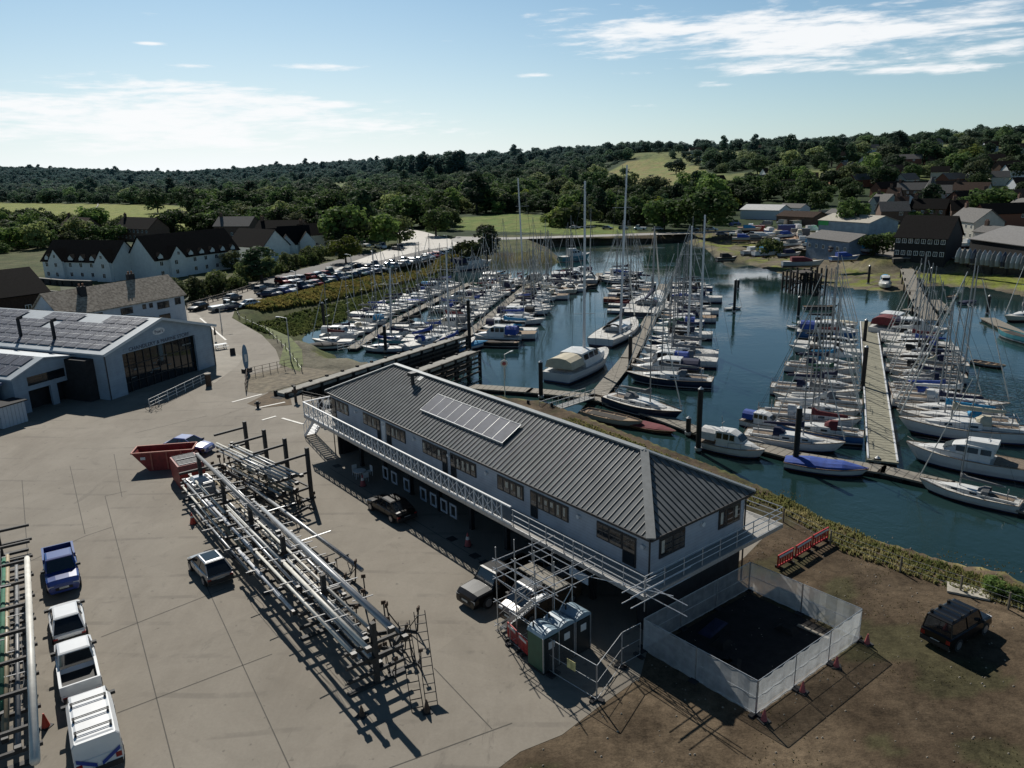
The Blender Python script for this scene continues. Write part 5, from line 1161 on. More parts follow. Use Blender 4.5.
df = t.new('ShaderNodeBsdfDiffuse'); df.inputs[0].default_value = (.62,.64,.66,1); tl = t.new('ShaderNodeBsdfTranslucent'); tl.inputs[0].default_value = (.6,.62,.62,1); tp = t.new('ShaderNodeBsdfTransparent')
m1 = t.new('ShaderNodeMixShader'); m1.inputs[0].default_value = .5; t.l.new(df.outputs[0], m1.inputs[1]); t.l.new(tl.outputs[0], m1.inputs[2])
m2 = t.new('ShaderNodeMixShader'); t.l.new(f, m2.inputs[0]); t.l.new(m1.outputs[0], m2.inputs[1]); t.l.new(tp.outputs[0], m2.inputs[2]); t.l.new(m2.outputs[0], ou.inputs[0])
MHER = bpy.data.materials.new('open_wire_mesh'); MHER.use_nodes = True; t = NT(MHER.node_tree); t.n.remove(t.n['Principled BSDF']); ou = t.n['Material Output']
df = t.new('ShaderNodeBsdfDiffuse'); df.inputs[0].default_value = (.2,.2,.2,1); tp = t.new('ShaderNodeBsdfTransparent'); m2 = t.new('ShaderNodeMixShader'); m2.inputs[0].default_value = .86; t.l.new(df.outputs[0], m2.inputs[1]); t.l.new(tp.outputs[0], m2.inputs[2]); t.l.new(m2.outputs[0], ou.inputs[0])
def panel(p, q, label, h=1.9, net=True, cat='fence panel', grp='netted fence panels', name='netted_fence_panel'):
    p = Vector(p); q = Vector(q); d = q-p; L_ = d.length; o = thing(name, label, cat, p, math.atan2(d.y,d.x), grp); f_ = MB()
    for x in (.03,L_-.03): f_.tube((x,0,.05),(x,0,h),.022,6)
    for z in (.12,h): f_.tube((.03,0,z),(L_-.03,0,z),.02,6)
    f_.tube((.03,0,h*.52),(L_-.03,0,h*.52),.014,6); f_.build('frame', MGALV, o)
    n = MB(); nx = 10 if net else 1
    for i in range(nx):
        x0 = .04+(L_-.08)*i/nx; x1 = .04+(L_-.08)*(i+1)/nx; y0 = .03*math.sin(i*1.9)*(1 if net else 0); y1 = .03*math.sin((i+1)*1.9)*(1 if net else 0)
        n.face((x0,y0-.03,.04 if net else .14),(x1,y1-.03,.04 if net else .14),(x1,y1-.03,h-.02),(x0,y0-.03,h-.02))
    n.build('net' if net else 'wire_mesh', MNET if net else MHER, o)
    for x in (.1,L_-.1): MB().box(x-.11,x+.11,-.33,.33,0,.1).build('foot', MDARK, o)
    return o
a_ = Vector((6.66,35.51,0)); b_ = Vector((11.05,30.25,0)); c_ = Vector((18.42,35.93,0)); d_ = Vector((14.05,41.2,0))
for (p, q, n, wh) in [(a_,b_,2,'on the side nearest the concrete yard'),(b_,c_,3,'on the sunlit side facing the camera'),(c_,d_,2,'on the side nearest the red barriers'),(d_,a_,3,'on the side below the office')]:
    for i in range(n): panel(p+(q-p)*(i/n), p+(q-p)*((i+1)/n), f'white netted fence panel around the pit, {ORD[i]} {wh}')
nr = (c_-b_).normalized(); nn2 = Vector((nr.y,-nr.x,0))
for i, f in enumerate((.0,.34,.67,1.0)): cone(b_+(c_-b_)*f+nn2*.45, ['cone at the near corner of the netted fence','cone under the first joint of the sunlit fence side','cone under the second joint of the sunlit fence side','cone at the right corner of the netted fence'][i], .6, MPINK)
gc = (a_+b_+c_+d_)/4
plot = sheet('shade_darkened_ground', [tuple((gc+(v-gc)*.93).xy) for v in (a_,b_,c_,d_)], .03, mat('shade_darkened_soil', (.012,.010,.009), .95, .4, 1.5, world=True, bump=.8, bscale=3))  # flat dark soil with the office building's shade painted into its colour
random.seed(4)
for i in range(5):
    v = gc+Vector((uni(-4,4)*.7,uni(-3,3)*.7,.03)); o = MB(); o.tap(-.6,.6,-.4,.4,0,.22,.3,.2); o = o.build('soil_heap', mat('shade_darkened_soil',(.1,.1,.1))); o.location = v; o.rotation_euler = (0,0,uni(0,3)); tag(o, ['low dark soil heap in the pit','flat dark soil heap in the pit','small dark soil heap in the pit','broad dark soil heap in the pit','rounded dark soil heap in the pit'][i], 'soil heap', 'soil heaps in the netted pit')
o = MB().tap(-1.0,1.0,-.4,.4,0,.12,.2,.1).build('blue_tarpaulin', CM['navy']); o.location = P(713,628,.03); o.rotation_euler = (0,0,.8); tag(o, 'crumpled dark blue tarpaulin lying in the pit', 'tarpaulin')
o = MB().box(-.9,.9,-.12,.12,0,.05).build('timber_plank', MPALETIM); o.location = P(813,632,.04); o.rotation_euler = (0,0,2.3); tag(o, 'pale plank lying in the sunlit corner of the pit', 'plank')
# galvanised wire panels round the toilets
hp = [P(509,611,2.0),P(553,641,2.0),P(597,666,2.0),P(622,633,2.0),P(641,623,2.0)]
for v in hp: v.z = 0.02
for i, lb in enumerate(['first wire fence panel in front of the toilets','wire fence panel carrying a yellow notice','short wire panel turning back towards the office','wire panel touching the netted enclosure']):
    pa = panel(hp[i], hp[i+1], lb, 2.0, False, grp='wire fence panels by the toilets', name='wire_mesh_fence')
    if i == 1: MB().box(1.0,1.55,-.06,-.04,1.0,1.5).build('notice', mat('notice_yellow_white', (.5,.45,.2), .6, .3, 5), pa)
def barrier(p, q, label, grp):
    p = Vector(p); q = Vector(q); d = q-p; o = thing('plastic_barrier', label, 'barrier', p, math.atan2(d.y,d.x), grp); L_ = d.length-.08; f_ = MB()
    f_.box(0,L_,-.04,.04,.72,1.02); f_.box(0,L_,-.04,.04,.18,.30)
    n = 6
    for i in range(n+1): x = (L_-.08)*i/n; f_.box(x,x+.08,-.04,.04,.30,.72)
    f_.build('body', mat('barrier_red', (.42,.03,.03), .55, .12), o); MB().box(.1,L_-.1,-.052,-.042,.8,.95).build('reflective_strip', MB_WH, o)
    for x in (.25,L_-.25): MB().box(x-.05,x+.05,-.3,.3,.0,.17).build('foot', MTRIM, o)
for i, (p, q) in enumerate([((777,570),(793,561)),((795,560),(811,550)),((812,549),(828,540))]): barrier(P(*p), P(*q), ['left','middle','right'][i]+' red plastic barrier on the dirt by the shore', 'red barriers by the shore')
for i, (p, q) in enumerate([((508,638),(518,648)),((519,649),(529,659))]): barrier(P(*p), P(*q), ['outer','inner'][i]+' red plastic barrier beside the green toilet', 'red barriers by the toilets')

# ------------------------------------------------------------------ portable toilets
rr = [P(543,627,2.3),P(558.5,618.5,2.3),P(575,610,2.3)]; d = (rr[2]-rr[0]).normalized(); rz = math.atan2(d.y,d.x)
MTG = mat('toilet_green', (.02,.09,.055), .5, .1, 2); MTD = mat('toilet_door_dark', (.015,.02,.022), .5, .1); MTR = mat('toilet_roof_blue_grey', (.22,.30,.36), .35, .15, 2)
for i, v in enumerate(rr):
    o = thing('portable_toilet', ['green-sided portable toilet at the front of the row','middle portable toilet of the three','portable toilet nearest the office'][i], 'toilet', (v.x,v.y,.02), rz, 'portable toilets')
    MB().box(-.55,.55,-.58,.58,.12,2.1).build('cabin', MTG if i == 0 else MTD, o); MB().box(-.58,.58,-.6,.6,0,.12).build('skid', MTRIM, o)
    MB().box(-.46,.46,-.62,-.58,.15,2.02).build('door', MTD, o); MB().box(-.2,.2,-.64,-.62,1.35,1.75).build('sign', MB_WH, o)
    for x in (-.55,.55): MB().box(x-.03,x+.03,-.63,-.57,.12,2.12).build('corner_post', MB_WH if False else MGALV, o)
    r_ = MB(); r_.loft([[(x*1.0,y,2.1+h) for x,h in ((-.58,0),(-.5,.16),(-.25,.27),(0,.31),(.25,.27),(.5,.16),(.58,0))] for y in (-.64,.62)]); r_.build('roof', MTR, o, smooth=False)
    MB().tube((-.35,.35,2.2),(-.35,.35,2.55),.05,8).build('vent_pipe', MTRIM, o)

# ------------------------------------------------------------------ scaffold stair and scaffold tubes (office frame)
OF = off.matrix_basis.copy(); OF = Matrix.Translation(off.location)@Matrix.Rotation(off.rotation_euler[2],4,'Z')
sc_ = thing('scaffold_stair', 'galvanised scaffold stair tower climbing to the office balcony', 'scaffold', OF@Vector((32.4,-5.7,0)), off.rotation_euler[2])
for x in (0,1.7,3.3):
    for y in (0,1.3,2.6): MB().tube((x,y,0),(x,y,5.2 if y < 2 else 4.8),.03,6).build('standard', MGALV, sc_); MB().box(x-.12,x+.12,y-.12,y+.12,0,.03).build('base_plate', MSTEEL, sc_)
lg_ = MB()
for z in (.4,1.9,3.3,3.85,4.4):
    for y in ((0,1.3,2.6) if z < 4 else (0,2.6)): lg_.tube((-.3,y,z),(3.6,y,z),.026,5)
    for x in ((0,1.7,3.3) if z < 3.4 else (0,3.3)): lg_.tube((x+.05,-.3,z+.05),(x+.05,4.3 if z > 3 else 2.9,z+.05),.026,5)
for a1,b1 in (((0,-.03,.4),(3.3,-.03,3.3)),((3.35,0,.4),(3.35,2.6,3.3)),((0,2.63,.4),(1.7,2.63,3.3)),((-.03,0,3.3),(-.03,2.6,.4))): lg_.tube(a1,b1,.026,5)
lg_.build('ledger', MGALV, sc_)
MB().box(.1,3.2,1.5,2.5,3.36,3.42).build('platform', MPALETIM, sc_)
s2_ = MB(); [s2_.box(.1+i*.21,.33+i*.21,.1,.95,.2+i*.235,.24+i*.235) for i in range(14)]
for y in (.08,.98): s2_.bar((.1,y,.1),(3.15,y,3.4),.05,.2); s2_.bar((.1,y,1.1),(3.15,y,4.4),.04,.04)
s2_.build('stair_flight', MGALV, sc_)
st2 = thing('scaffold_rail', 'loose scaffold tubes wrapped around the near corner of the balcony', 'scaffold', OF@Vector((34,-1.6,3.4)), off.rotation_euler[2])
m_ = MB()
for z in (.5,1.1): m_.tube((-.5,0,z),(8.2,0,z),.028,5); m_.tube((5.4,-1.6,z+.06),(5.4,1.6,z+.06),.028,5); m_.tube((6.0,-1.6,z+.06),(6.0,3.0,z+.06),.028,5)
m_.tube((0,0,-.6),(7.4,-.1,1.3),.026,5); m_.tube((.2,0,-.2),(.2,0,1.4),.028,5); m_.tube((5.5,0,-.5),(5.5,0,1.4),.028,5); m_.build('tube', MGALV, st2)

# ------------------------------------------------------------------ small yard furniture
def lamp(px, base, top, label, arm=1.2, z0=0.0):
    b = P(*base, z0); d = ray(*top); t_ = b.y/d.y; h = max(3, CH+d.z*t_-b.z)
    o = thing('street_lamp', label, 'street lamp', b, uni(0,3), 'lamp posts'); MB().tube((0,0,0),(0,0,h),.10,8,.06).build('pole', MGALV, o)
    MB().bar((0,0,h),(arm,0,h+.12),.06).build('arm', MGALV, o); MB().box(arm-.1,arm+.5,-.12,.12,h+.05,h+.16).build('lamp_head', MB_WH, o)
for i, (b, t_, lb) in enumerate([((291,362),(289,318),'lamp post on the grass verge by the dock'),((354,297),(353,255),'twin-height lamp post in the car park'),((298,298),(297,272),'lamp post at the near end of the car park'),((842,208),(841,192),'lamp post on the far causeway'),
    ((222,330),(214,306),'thin flag-like post on the paved forecourt'),((505,378),(505,372),'lamp at the pontoon head'),((375,292),(374,252),'lamp post behind the reedy bank'),((448,262),(447,236),'lamp post at the road end')]): lamp(0, b, t_, 'grey '+lb)
# lifebuoy post behind the office
v = P(505,400,-2.2); o = thing('lifebuoy_post', 'white post with round lifebuoy sign showing above the office roof', 'lifebuoy post', v, 0); MB().tube((0,0,0),(0,0,4.6),.06,8).build('pole', MB_WH, o); MB().tube((0,-.08,4.6),(0,.02,4.6),.45,16).build('sign_disc', MB_WH, o); MB().tube((0,-.1,4.6),(0,-.085,4.6),.24,12).build('buoy', MPINK, o)
def railing(p, q, label, h=1.1, n=8, m=None, name='metal_railing', rails=3, w_=.06):
    p = Vector(p); q = Vector(q); d = q-p; o = thing(name, label, 'railing', p, math.atan2(d.y,d.x)); L_ = d.length
    for i in range(n+1): MB().bar((L_*i/n,0,0),(L_*i/n,0,h),w_).build('post', m or MGALV, o)
    for k2 in range(rails): z = h*(k2+1)/rails-.03; MB().bar((0,0,z),(L_,0,z),w_*.8).build('rail', m or MGALV, o)
    return o
railing(P(150,409), P(209,380), 'white three-rail barrier in front of the glazed hall', 1.15, 7, MB_WH)
v = P(209,386); o = thing('gate_pillar', 'rusty drum-like pillar at the end of the white barrier', 'pillar', v); MB().tube((0,0,0),(0,0,1.5),.35,12).build('drum', MRUST, o); MB().tube((0,0,1.5),(0,0,1.62),.42,12).build('cap', mat('pale_stone', (.35,.32,.27), .9), o)
v = P(154,410); o = thing('bicycle', 'dark bicycle leaning on the end of the white barrier', 'bicycle', v, R(20))
for x in (-.5,.5): MB().path([(x+.33*math.cos(a2*.524),0,.34+.33*math.sin(a2*.524)) for a2 in range(13)],.022,4).build('wheel', MTYRE, o)
f_ = MB(); f_.path([(-.5,0,.34),(-.05,0,.3),(.3,0,.75),(-.2,0,.8),(-.5,0,.34)],.02,4); f_.path([(-.05,0,.3),(-.22,0,.92)],.02,4); f_.path([(.5,0,.34),(.32,0,.95)],.02,4); f_.build('frame', MSTEEL, o); MB().box(-.34,-.1,-.06,.06,.9,.96).build('saddle', MTRIM, o); MB().bar((.3,-.28,.98),(.3,.28,.98),.03).build('handlebar', MSTEEL, o)
railing(P(187,309), P(232,296), 'weathered wooden post-and-rail fence beside the approach road', 1.1, 9, mat('fence_timber', (.16,.13,.10), .9, .2), name='timber_rail_fence', rails=2, w_=.14)
railing(P(232,296), P(262,286), 'wooden rail fence continuing past the hedge to the car park', 1.1, 6, mat('fence_timber', (.16,.13,.10)), name='timber_rail_fence', rails=2, w_=.14)
railing(P(246,393), P(248,378), 'thin rusty mesh rail at the road side of the rough lot', 1.3, 3, MRUST, w_=.07)
railing(P(248,378), P(292,368), 'thin rusty mesh rail at the far side of the rough lot', 1.3, 6, MRUST, w_=.05)
railing((-24.0,84.0,0), (-19.0,80.4,0), 'dark safety rail across the head of the travel dock', 1.1, 4, MSTEEL)
railing(P(338,352,-1), P(372,346,-1), 'white railings on the slip beside the basin', 1.2, 6, MB_WH)
for i, (b, h, lb) in enumerate([((296,402),1.9,'stout dark capstan post at the corner of the travel dock'),((322,421),2.6,'black dock control post beside the office stair'),((258,408),.8,'short dark bollard on the earth patch')]):
    o = thing('dock_post', lb, 'post', P(*b), 0); MB().tube((0,0,0),(0,0,h),.16,10).build('shaft', MSTEEL, o); MB().box(-.3,.3,-.2,.2,h*.6,h*.78).build('box', MDARK if i else MRUST, o)
v = P(247,372); o = thing('board_stand', 'upright blue-and-white paddleboard on a black stand beside the road', 'sign', v, R(60)); b_ = MB(); b_.xprism([(.42*math.cos(a2*math.pi/8),2.0+1.7*math.sin(a2*math.pi/8)) for a2 in range(16)], -.06, .06); b_.build('board', mat('board_blue', (.12,.22,.32), .4, .2, 1.5), o); MB().box(-.6,.6,-.35,.35,0,.5).build('stand', MTRIM, o); MB().box(-.2,.2,-.1,-.065,1.4,2.4).build('panel', MB_WH, o)
for i, (b, lb) in enumerate([((221,349),'pale picnic table on the forecourt paving')]):
    o = thing('picnic_table', lb, 'picnic table', P(*b), R(40)); MB().box(-.9,.9,-.38,.38,.72,.77).build('tabletop', MB_WH, o)
    for sy in (-1,1): MB().box(-.9,.9,sy*.75-.14,sy*.75+.14,.42,.46).build('seat', MB_WH, o)
    for sx in (-.6,.6): f_ = MB(); f_.bar((sx,-.7,0),(sx,-.2,.72),.07); f_.bar((sx,.7,0),(sx,.2,.72),.07); f_.bar((sx,-.75,.4),(sx,.75,.4),.07); f_.build('leg', MB_WH, o)
v = P(216,341); o = thing('closed_parasol', 'dark closed parasol near the picnic table', 'parasol', v); MB().tube((0,0,0),(0,0,2.2),.03,6).build('pole', MSTEEL, o); MB().tube((0,0,1.0),(0,0,2.3),.22,8,.04).build('canopy', MTRIM, o)
v = P(233,355); o = thing('a_board', 'small dark advertising board on the forecourt edge', 'sign board', v, R(30)); MB().tap(-.35,.35,-.3,.3,0,1.0,.0,.27).build('board', MDARK, o)
# white plastic chairs and table under the balcony
v = OF@Vector((7.3,-.9,0)); o = thing('garden_table', 'white plastic table under the balcony', 'table', v, R(30)); MB().tube((0,0,.7),(0,0,.74),.55,14).build('tabletop', MB_WH, o)
for k2 in range(4): MB().bar((.35*math.cos(k2*1.57),.35*math.sin(k2*1.57),0),(.2*math.cos(k2*1.57),.2*math.sin(k2*1.57),.7),.05).build('leg', MB_WH, o)
for i, (dx, dy, rz, lb) in enumerate([(-.9,.1,0,'left of the white table'),(.9,0,math.pi,'right of the white table'),(0,.9,-1.57,'behind the white table')]):
    o = thing('garden_chair', 'white plastic chair '+lb, 'chair', OF@Vector((7.3+dx,-.9+dy,0)), rz+off.rotation_euler[2], 'white plastic chairs'); MB().box(-.22,.22,-.22,.22,.42,.46).build('seat', MB_WH, o); MB().box(-.24,-.2,-.22,.22,.46,.92).build('backrest', MB_WH, o)
    for sx in (-1,1):
        for sy in (-1,1): MB().box(sx*.2-.02,sx*.2+.02,sy*.2-.02,sy*.2+.02,0,.42).build('leg', MB_WH, o)
# drain covers in the shaded lane
for i, q in enumerate([(475,556),(485,563),(330,459),(337,466),(452,539)]): o = MB().box(-.35,.35,-.3,.3,.013,.022).build('drain_cover', MDARK); o.location = P(*q); o.rotation_euler = (0,0,off.rotation_euler[2]); tag(o, ['dark drain cover nearest the grey pickup','second dark drain cover from the grey pickup','dark drain cover at the far end of the shaded lane','dark drain cover second from the far end','dark drain cover beyond the tall cone'][i], 'drain cover', 'drain covers in the shaded lane')
# kerb line and far strip of the lane
mb = MB(); gline(mb, (330,468), (520,585), .3, .03); 
# shore fence along the right bank
def wirefence(pts, label, h=1.1, m=None, step=2.4, wires=(.35,.7,1.05)):
    P_ = [Vector((x,y,0)) for x,y in pts]; o = thing('wire_fence', label, 'fence', P_[0], 0); base = P_[0]; w_ = MB()
    for a1, b1 in zip(P_, P_[1:]):
        L_ = (b1-a1).length; n = max(1,int(L_/step))
        for i in range(n):
            q = a1+(b1-a1)*i/n-base; MB().bar((q.x,q.y,-.2),(q.x,q.y,h),.09).build('post', m or mat('weathered_post', (.14,.12,.09), .9, .2), o)
        for z in wires: w_.bar(a1-base+Vector((0,0,z)), b1-base+Vector((0,0,z)), .012)
    w_.build('wire', MGALV, o)
wirefence([P2(*q) for q in [(783,522),(830,545),(900,572),(960,592),(1060,628)]], 'thin post-and-wire fence along the top of the grassy shore')
wirefence([P2(*q) for q in [(302,372),(286,350),(266,331),(240,319),(236,311)]], 'timber post fence along the top of the reedy bank', m=mat('fence_timber', (.16,.13,.10)), step=3, wires=(.5,))
o = MB().box(-1.1,1.1,-.6,.6,0,.12).build('concrete_slab', mat('pale_slab', (.38,.35,.29), .9, .15)); o.location = P(968,592,.02); o.rotation_euler = (0,0,-.5); tag(o, 'pale concrete slab lying by the shore fence', 'slab')
# ------------------------------------------------------------------ trees
def leafmat(name, c1, c2):
    m = bpy.data.materials.new(name); m.use_nodes = True; t = NT(m.node_tree); b = t.n['Principled BSDF']; ou = t.n['Material Output']
    tc = t.new('ShaderNodeTexCoord').outputs['Object']; oi = t.new('ShaderNodeObjectInfo'); pos = t.new('ShaderNodeNewGeometry').outputs['Position']
    f = t.ramp(t.noise(tc, .55, 4, .7), .3, .7); c = t.mix(f, c1, c2)
    k = t.math('ADD', .6, t.math('MULTIPLY', t.math('POWER', oi.outputs['Random'], 1.8), 2.0)); cc = t.new('ShaderNodeCombineColor'); t.l.new(t.math('MULTIPLY', k, 1.0), cc.inputs[0]); t.l.new(k, cc.inputs[1]); t.l.new(t.math('POWER', k, .8), cc.inputs[2])
    c = t.mix(1.0, c, cc.outputs[0], 'MULTIPLY'); w_ = t.ramp(t.noise(pos, .013, 2), .35, .65); c = t.mix(t.math('MULTIPLY', w_, .3), c, (.06,.085,.03))
    sp = t.new('ShaderNodeSeparateXYZ'); t.l.new(pos, sp.inputs[0]); c = t.mix(t.ramp(sp.outputs[1], 220, 1900, 0, .9), c, (.115,.19,.195))  # distance haze painted into the leaf colour, paler and bluer along Y
    t.l.new(c, b.inputs['Base Color']); b.inputs['Roughness'].default_value = .75; b.inputs['Specular IOR Level'].default_value = .15
    tr = t.new('ShaderNodeBsdfTranslucent'); t.l.new(c, tr.inputs[0]); mx = t.new('ShaderNodeMixShader'); mx.inputs[0].default_value = .42
    t.l.new(b.outputs[0], mx.inputs[1]); t.l.new(tr.outputs[0], mx.inputs[2]); t.l.new(mx.outputs[0], ou.inputs[0]); return m
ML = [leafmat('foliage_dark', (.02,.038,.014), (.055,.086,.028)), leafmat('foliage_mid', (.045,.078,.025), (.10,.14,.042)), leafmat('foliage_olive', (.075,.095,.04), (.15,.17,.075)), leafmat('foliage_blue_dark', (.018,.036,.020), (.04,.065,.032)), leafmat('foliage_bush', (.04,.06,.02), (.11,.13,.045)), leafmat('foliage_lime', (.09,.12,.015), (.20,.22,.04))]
MBARK = mat('bark', (.05,.04,.03), .95, .3, 6, bump=.4)
def crown(rx, rz, cz, ncl, nl, size, seed, cr=(1.1,1.8), cone_=0.0):
    rg = random.Random(seed); mb = MB()
    for c in range(ncl):
        th = rg.uniform(0, 6.283); ph = math.acos(rg.uniform(-.98, 1)); rr_ = rg.uniform(.55, .95)
        k = 1-cone_*max(0, math.cos(ph)); cx = rx*rr_*math.sin(ph)*math.cos(th)*k; cy = rx*rr_*math.sin(ph)*math.sin(th)*k; cz_ = cz+rz*rr_*math.cos(ph); r_ = rg.uniform(*cr)
        for l in range(nl):
            a = rg.uniform(0, 6.283); b = math.acos(rg.uniform(-.6, 1)); d = Vector((math.sin(b)*math.cos(a), math.sin(b)*math.sin(a), math.cos(b)*.85))
            p = Vector((cx, cy, cz_))+d*r_*rg.uniform(.7, 1.12); n = (d+Vector((rg.uniform(-.7,.7), rg.uniform(-.7,.7), rg.uniform(-.3,.7)))).normalized()
            u = n.cross(Vector((0,0,1))); u = u.normalized() if u.length > .01 else Vector((1,0,0)); v = n.cross(u); s_ = size*rg.uniform(.6, 1.3)
            mb.face(p-u*s_-v*s_*.6, p+u*s_*.8-v*s_*.7, p+u*s_*1.0+v*s_*.6, p-u*s_*.7+v*s_*.8)
    return mb
def trunk(mb, h, r, lim, seed):
    rg = random.Random(seed); mb.tube((0,0,-.6),(0,0,h*.5),r,8,r*.75); mb.tube((0,0,h*.5),(.1,0,h),r*.75,7,r*.3)
    for i in range(lim): a = rg.uniform(0,6.28); z = h*rg.uniform(.4,.85); mb.tube((0,0,z),(math.cos(a)*h*.38,math.sin(a)*h*.38,z+h*.35),r*.4,5,r*.1)
    return mb
# kinds: rx, rz, cz, clumps, leaves, size, height 10 m nominal
TK = [dict(rx=4.3,rz=4.1,cz=5.0,ncl=34,nl=46,size=.36,m=0,nm='broadleaf_tree'), dict(rx=3.7,rz=4.2,cz=4.9,ncl=32,nl=46,size=.34,m=1,nm='broadleaf_tree'), dict(rx=4.0,rz=4.0,cz=4.8,ncl=30,nl=44,size=.34,m=2,nm='broadleaf_tree'),
      dict(rx=2.0,rz=5.2,cz=6.6,ncl=28,nl=44,size=.30,m=3,nm='poplar_tree',cone_=.45,cr=(.8,1.3)), dict(rx=3.4,rz=1.5,cz=1.5,ncl=20,nl=44,size=.28,m=4,nm='shrub',cr=(.8,1.3)), dict(rx=3.6,rz=3.9,cz=5.0,ncl=30,nl=46,size=.34,m=5,nm='broadleaf_tree'),
      dict(rx=4.7,rz=3.9,cz=4.7,ncl=36,nl=44,size=.36,m=0,nm='broadleaf_tree'), dict(rx=3.4,rz=4.4,cz=5.0,ncl=28,nl=46,size=.33,m=1,nm='broadleaf_tree')]
CR = []; ONE = []
for i, k in enumerate(TK):
    cm_ = crown(k['rx'],k['rz'],k['cz'],k['ncl'],k['nl'],k['size'],100+i,k.get('cr',(1.1,1.9)),k.get('cone_',0.0))
    me_ = bpy.data.meshes.new('crown'); me_.from_pydata([tuple(v) for v in cm_.v], [], cm_.f); me_.materials.append(ML[k['m']]); me_.materials.append(MBARK)
    tm = trunk(MB(), 6 if k['nm'] != 'shrub' else 1.4, .28 if k['nm'] != 'shrub' else .1, 6, i); tme = bpy.data.meshes.new('trunk'); tme.from_pydata([tuple(v) for v in tm.v], [], tm.f); tme.materials.append(MBARK)
    CR.append((me_, tme)); al = MB(); al.add(cm_.v, cm_.f); al.k = 1; al.add(tm.v, tm.f)
    mo = bpy.data.meshes.new(k['nm']); mo.from_pydata([tuple(v) for v in al.v], [], al.f); mo.materials.append(ML[k['m']]); mo.materials.append(MBARK); mo.polygons.foreach_set('material_index', al.m); ONE.append(mo)
def tree(kind, pos, h, label, group=None, parts=True, wide=1.0):
    nomh = 10.0 if kind != 4 else 3.2
    s_ = h/nomh; nm = TK[kind]['nm']; rz = uni(0, 6.28)
    if parts:
        o = thing(nm, label, 'shrub' if kind == 4 else 'tree', pos, rz, group)
        for me_, n_ in zip(CR[kind], ('crown','trunk')): c = bpy.data.objects.new(n_, me_); COL.objects.link(c); c.parent = o
    else:
        o = bpy.data.objects.new(nm, ONE[kind]); COL.objects.link(o); o.location = pos; o.rotation_euler = (0,0,rz); tag(o, label, 'shrub' if kind == 4 else 'tree', group)
    o.scale = (s_*wide, s_*wide, s_); return o
def htree(px, py, hp, kind, label, wide=1.0):
    p = onground(px, py) if py < 262 else P(px, py); d = p.y*math.cos(PITCH)+(CH-p.z)*math.sin(PITCH); return tree(kind, p-Vector((0,0,.1)), hp*d/FPX, label, wide=wide)
random.seed(11)
HT = [(262,283,36,3,'dark round-headed tree at the end of the white terraces',2.0),(346,263,30,5,'bright lime-green tree beside the main road',1.3),(158,213,25,0,'tall dark tree at the near edge of the field',1.0),(190,211,24,0,'pair-like dark tree right of the green field',1.2),(215,229,30,0,'broad dark tree right of the field, before the houses',1.3),
      (232,270,22,2,'pale bushy tree between the white terrace and its hedge',1.2),(385,246,36,1,'rounded mid-green tree beyond the bend of the pale road',1.2),(400,243,30,2,'paler round tree at the road junction',1.2),(436,236,30,1,'round green tree right of the road junction',1.3),(487,262,34,3,'dark upright bush on the point between road and basin',1.6),(470,258,16,4,'low bush by the basin corner',1.0),
      (704,231,44,0,'large dark tree behind the right part of the causeway',1.5),(664,230,36,6,'wide dark tree behind the causeway van',1.3),(560,226,16,4,'round bush left behind the causeway',1.2),(575,226,20,4,'second round bush behind the causeway',1.2),(850,232,36,0,'big dark round tree between the boatyard sheds and the houses',.95),(874,256,26,6,'dark tree hiding part of the boatyard quay',1.1),(769,257,17,4,'dark bushy shrub on the bank below the causeway end',.8),
      (748,208,24,0,'round dark tree behind the boatyard sheds, left one',1.4),(797,208,22,0,'round dark tree behind the boatyard sheds, right one',1.4),(820,212,24,1,'green tree above the white-roofed shed',1.2),(892,250,20,1,'green shrub-like tree beside the black boathouse',1.5),(107,300,13,4,'dark round shrub before the near white terrace',.9),(108,300,12,3,'dark bush at the near terrace wall',1.6),(100,262,28,0,'dark tree between the terraces and the field',1.0),
      (40,236,26,0,'dark tree at the left above the black barn',1.2),(12,250,26,1,'mid-green tree at the left edge',1.3),(70,232,22,2,'olive-green tree above the first terrace',1.2),(125,238,20,0,'dark tree behind the terrace ridge',1.2),(148,240,18,1,'green tree behind the long terrace roof',1.2),(993,592,20,1,'dense green shrub by the shore fence at the right',1.5),(1015,600,16,0,'dark shrub at the right end of the shore fence',1.5),(676,174,15,0,'lone dark tree standing in the dry hillside field',1.5),(624,176,9,1,'small tree at the left corner of the dry field',1.3)]
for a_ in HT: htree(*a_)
# hedge of shrubs between the terraces and the road
hd = [(182,304),(205,299),(228,292),(252,283),(275,276),(300,268),(328,259)]
cnt = 0
for (ax,ay),(bx,by) in zip(hd,hd[1:]):
    A_ = P(ax,ay); B_ = P(bx,by); n = max(2,int((B_-A_).length/3.2))
    for i in range(n):
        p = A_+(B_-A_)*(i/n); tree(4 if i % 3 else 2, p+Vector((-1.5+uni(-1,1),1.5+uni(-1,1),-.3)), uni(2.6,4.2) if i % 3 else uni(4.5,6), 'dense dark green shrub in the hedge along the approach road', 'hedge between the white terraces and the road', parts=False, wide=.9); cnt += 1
def px_of(v):
    w_ = Vector((v[0], v[1], v[2]-CH)); k = w_.dot(_fw); return 512+FPX*w_.dot(_R)/k, 384-FPX*w_.dot(_U)/k, k
FREE_PX = [[(-80,262),(150,238),(340,232),(340,262),(250,300),(150,330),(-80,340)],      # terraces and their gardens
           [(340,300),(330,262),(392,232),(400,226),(470,234),(470,262),(340,330)],         # road and car park
           [(455,234),(600,226),(770,226),(770,262),(455,262)],
           [(722,262),(722,212),(760,206),(862,205),(905,225),(1100,215),(1100,330),(722,330)],
           ]
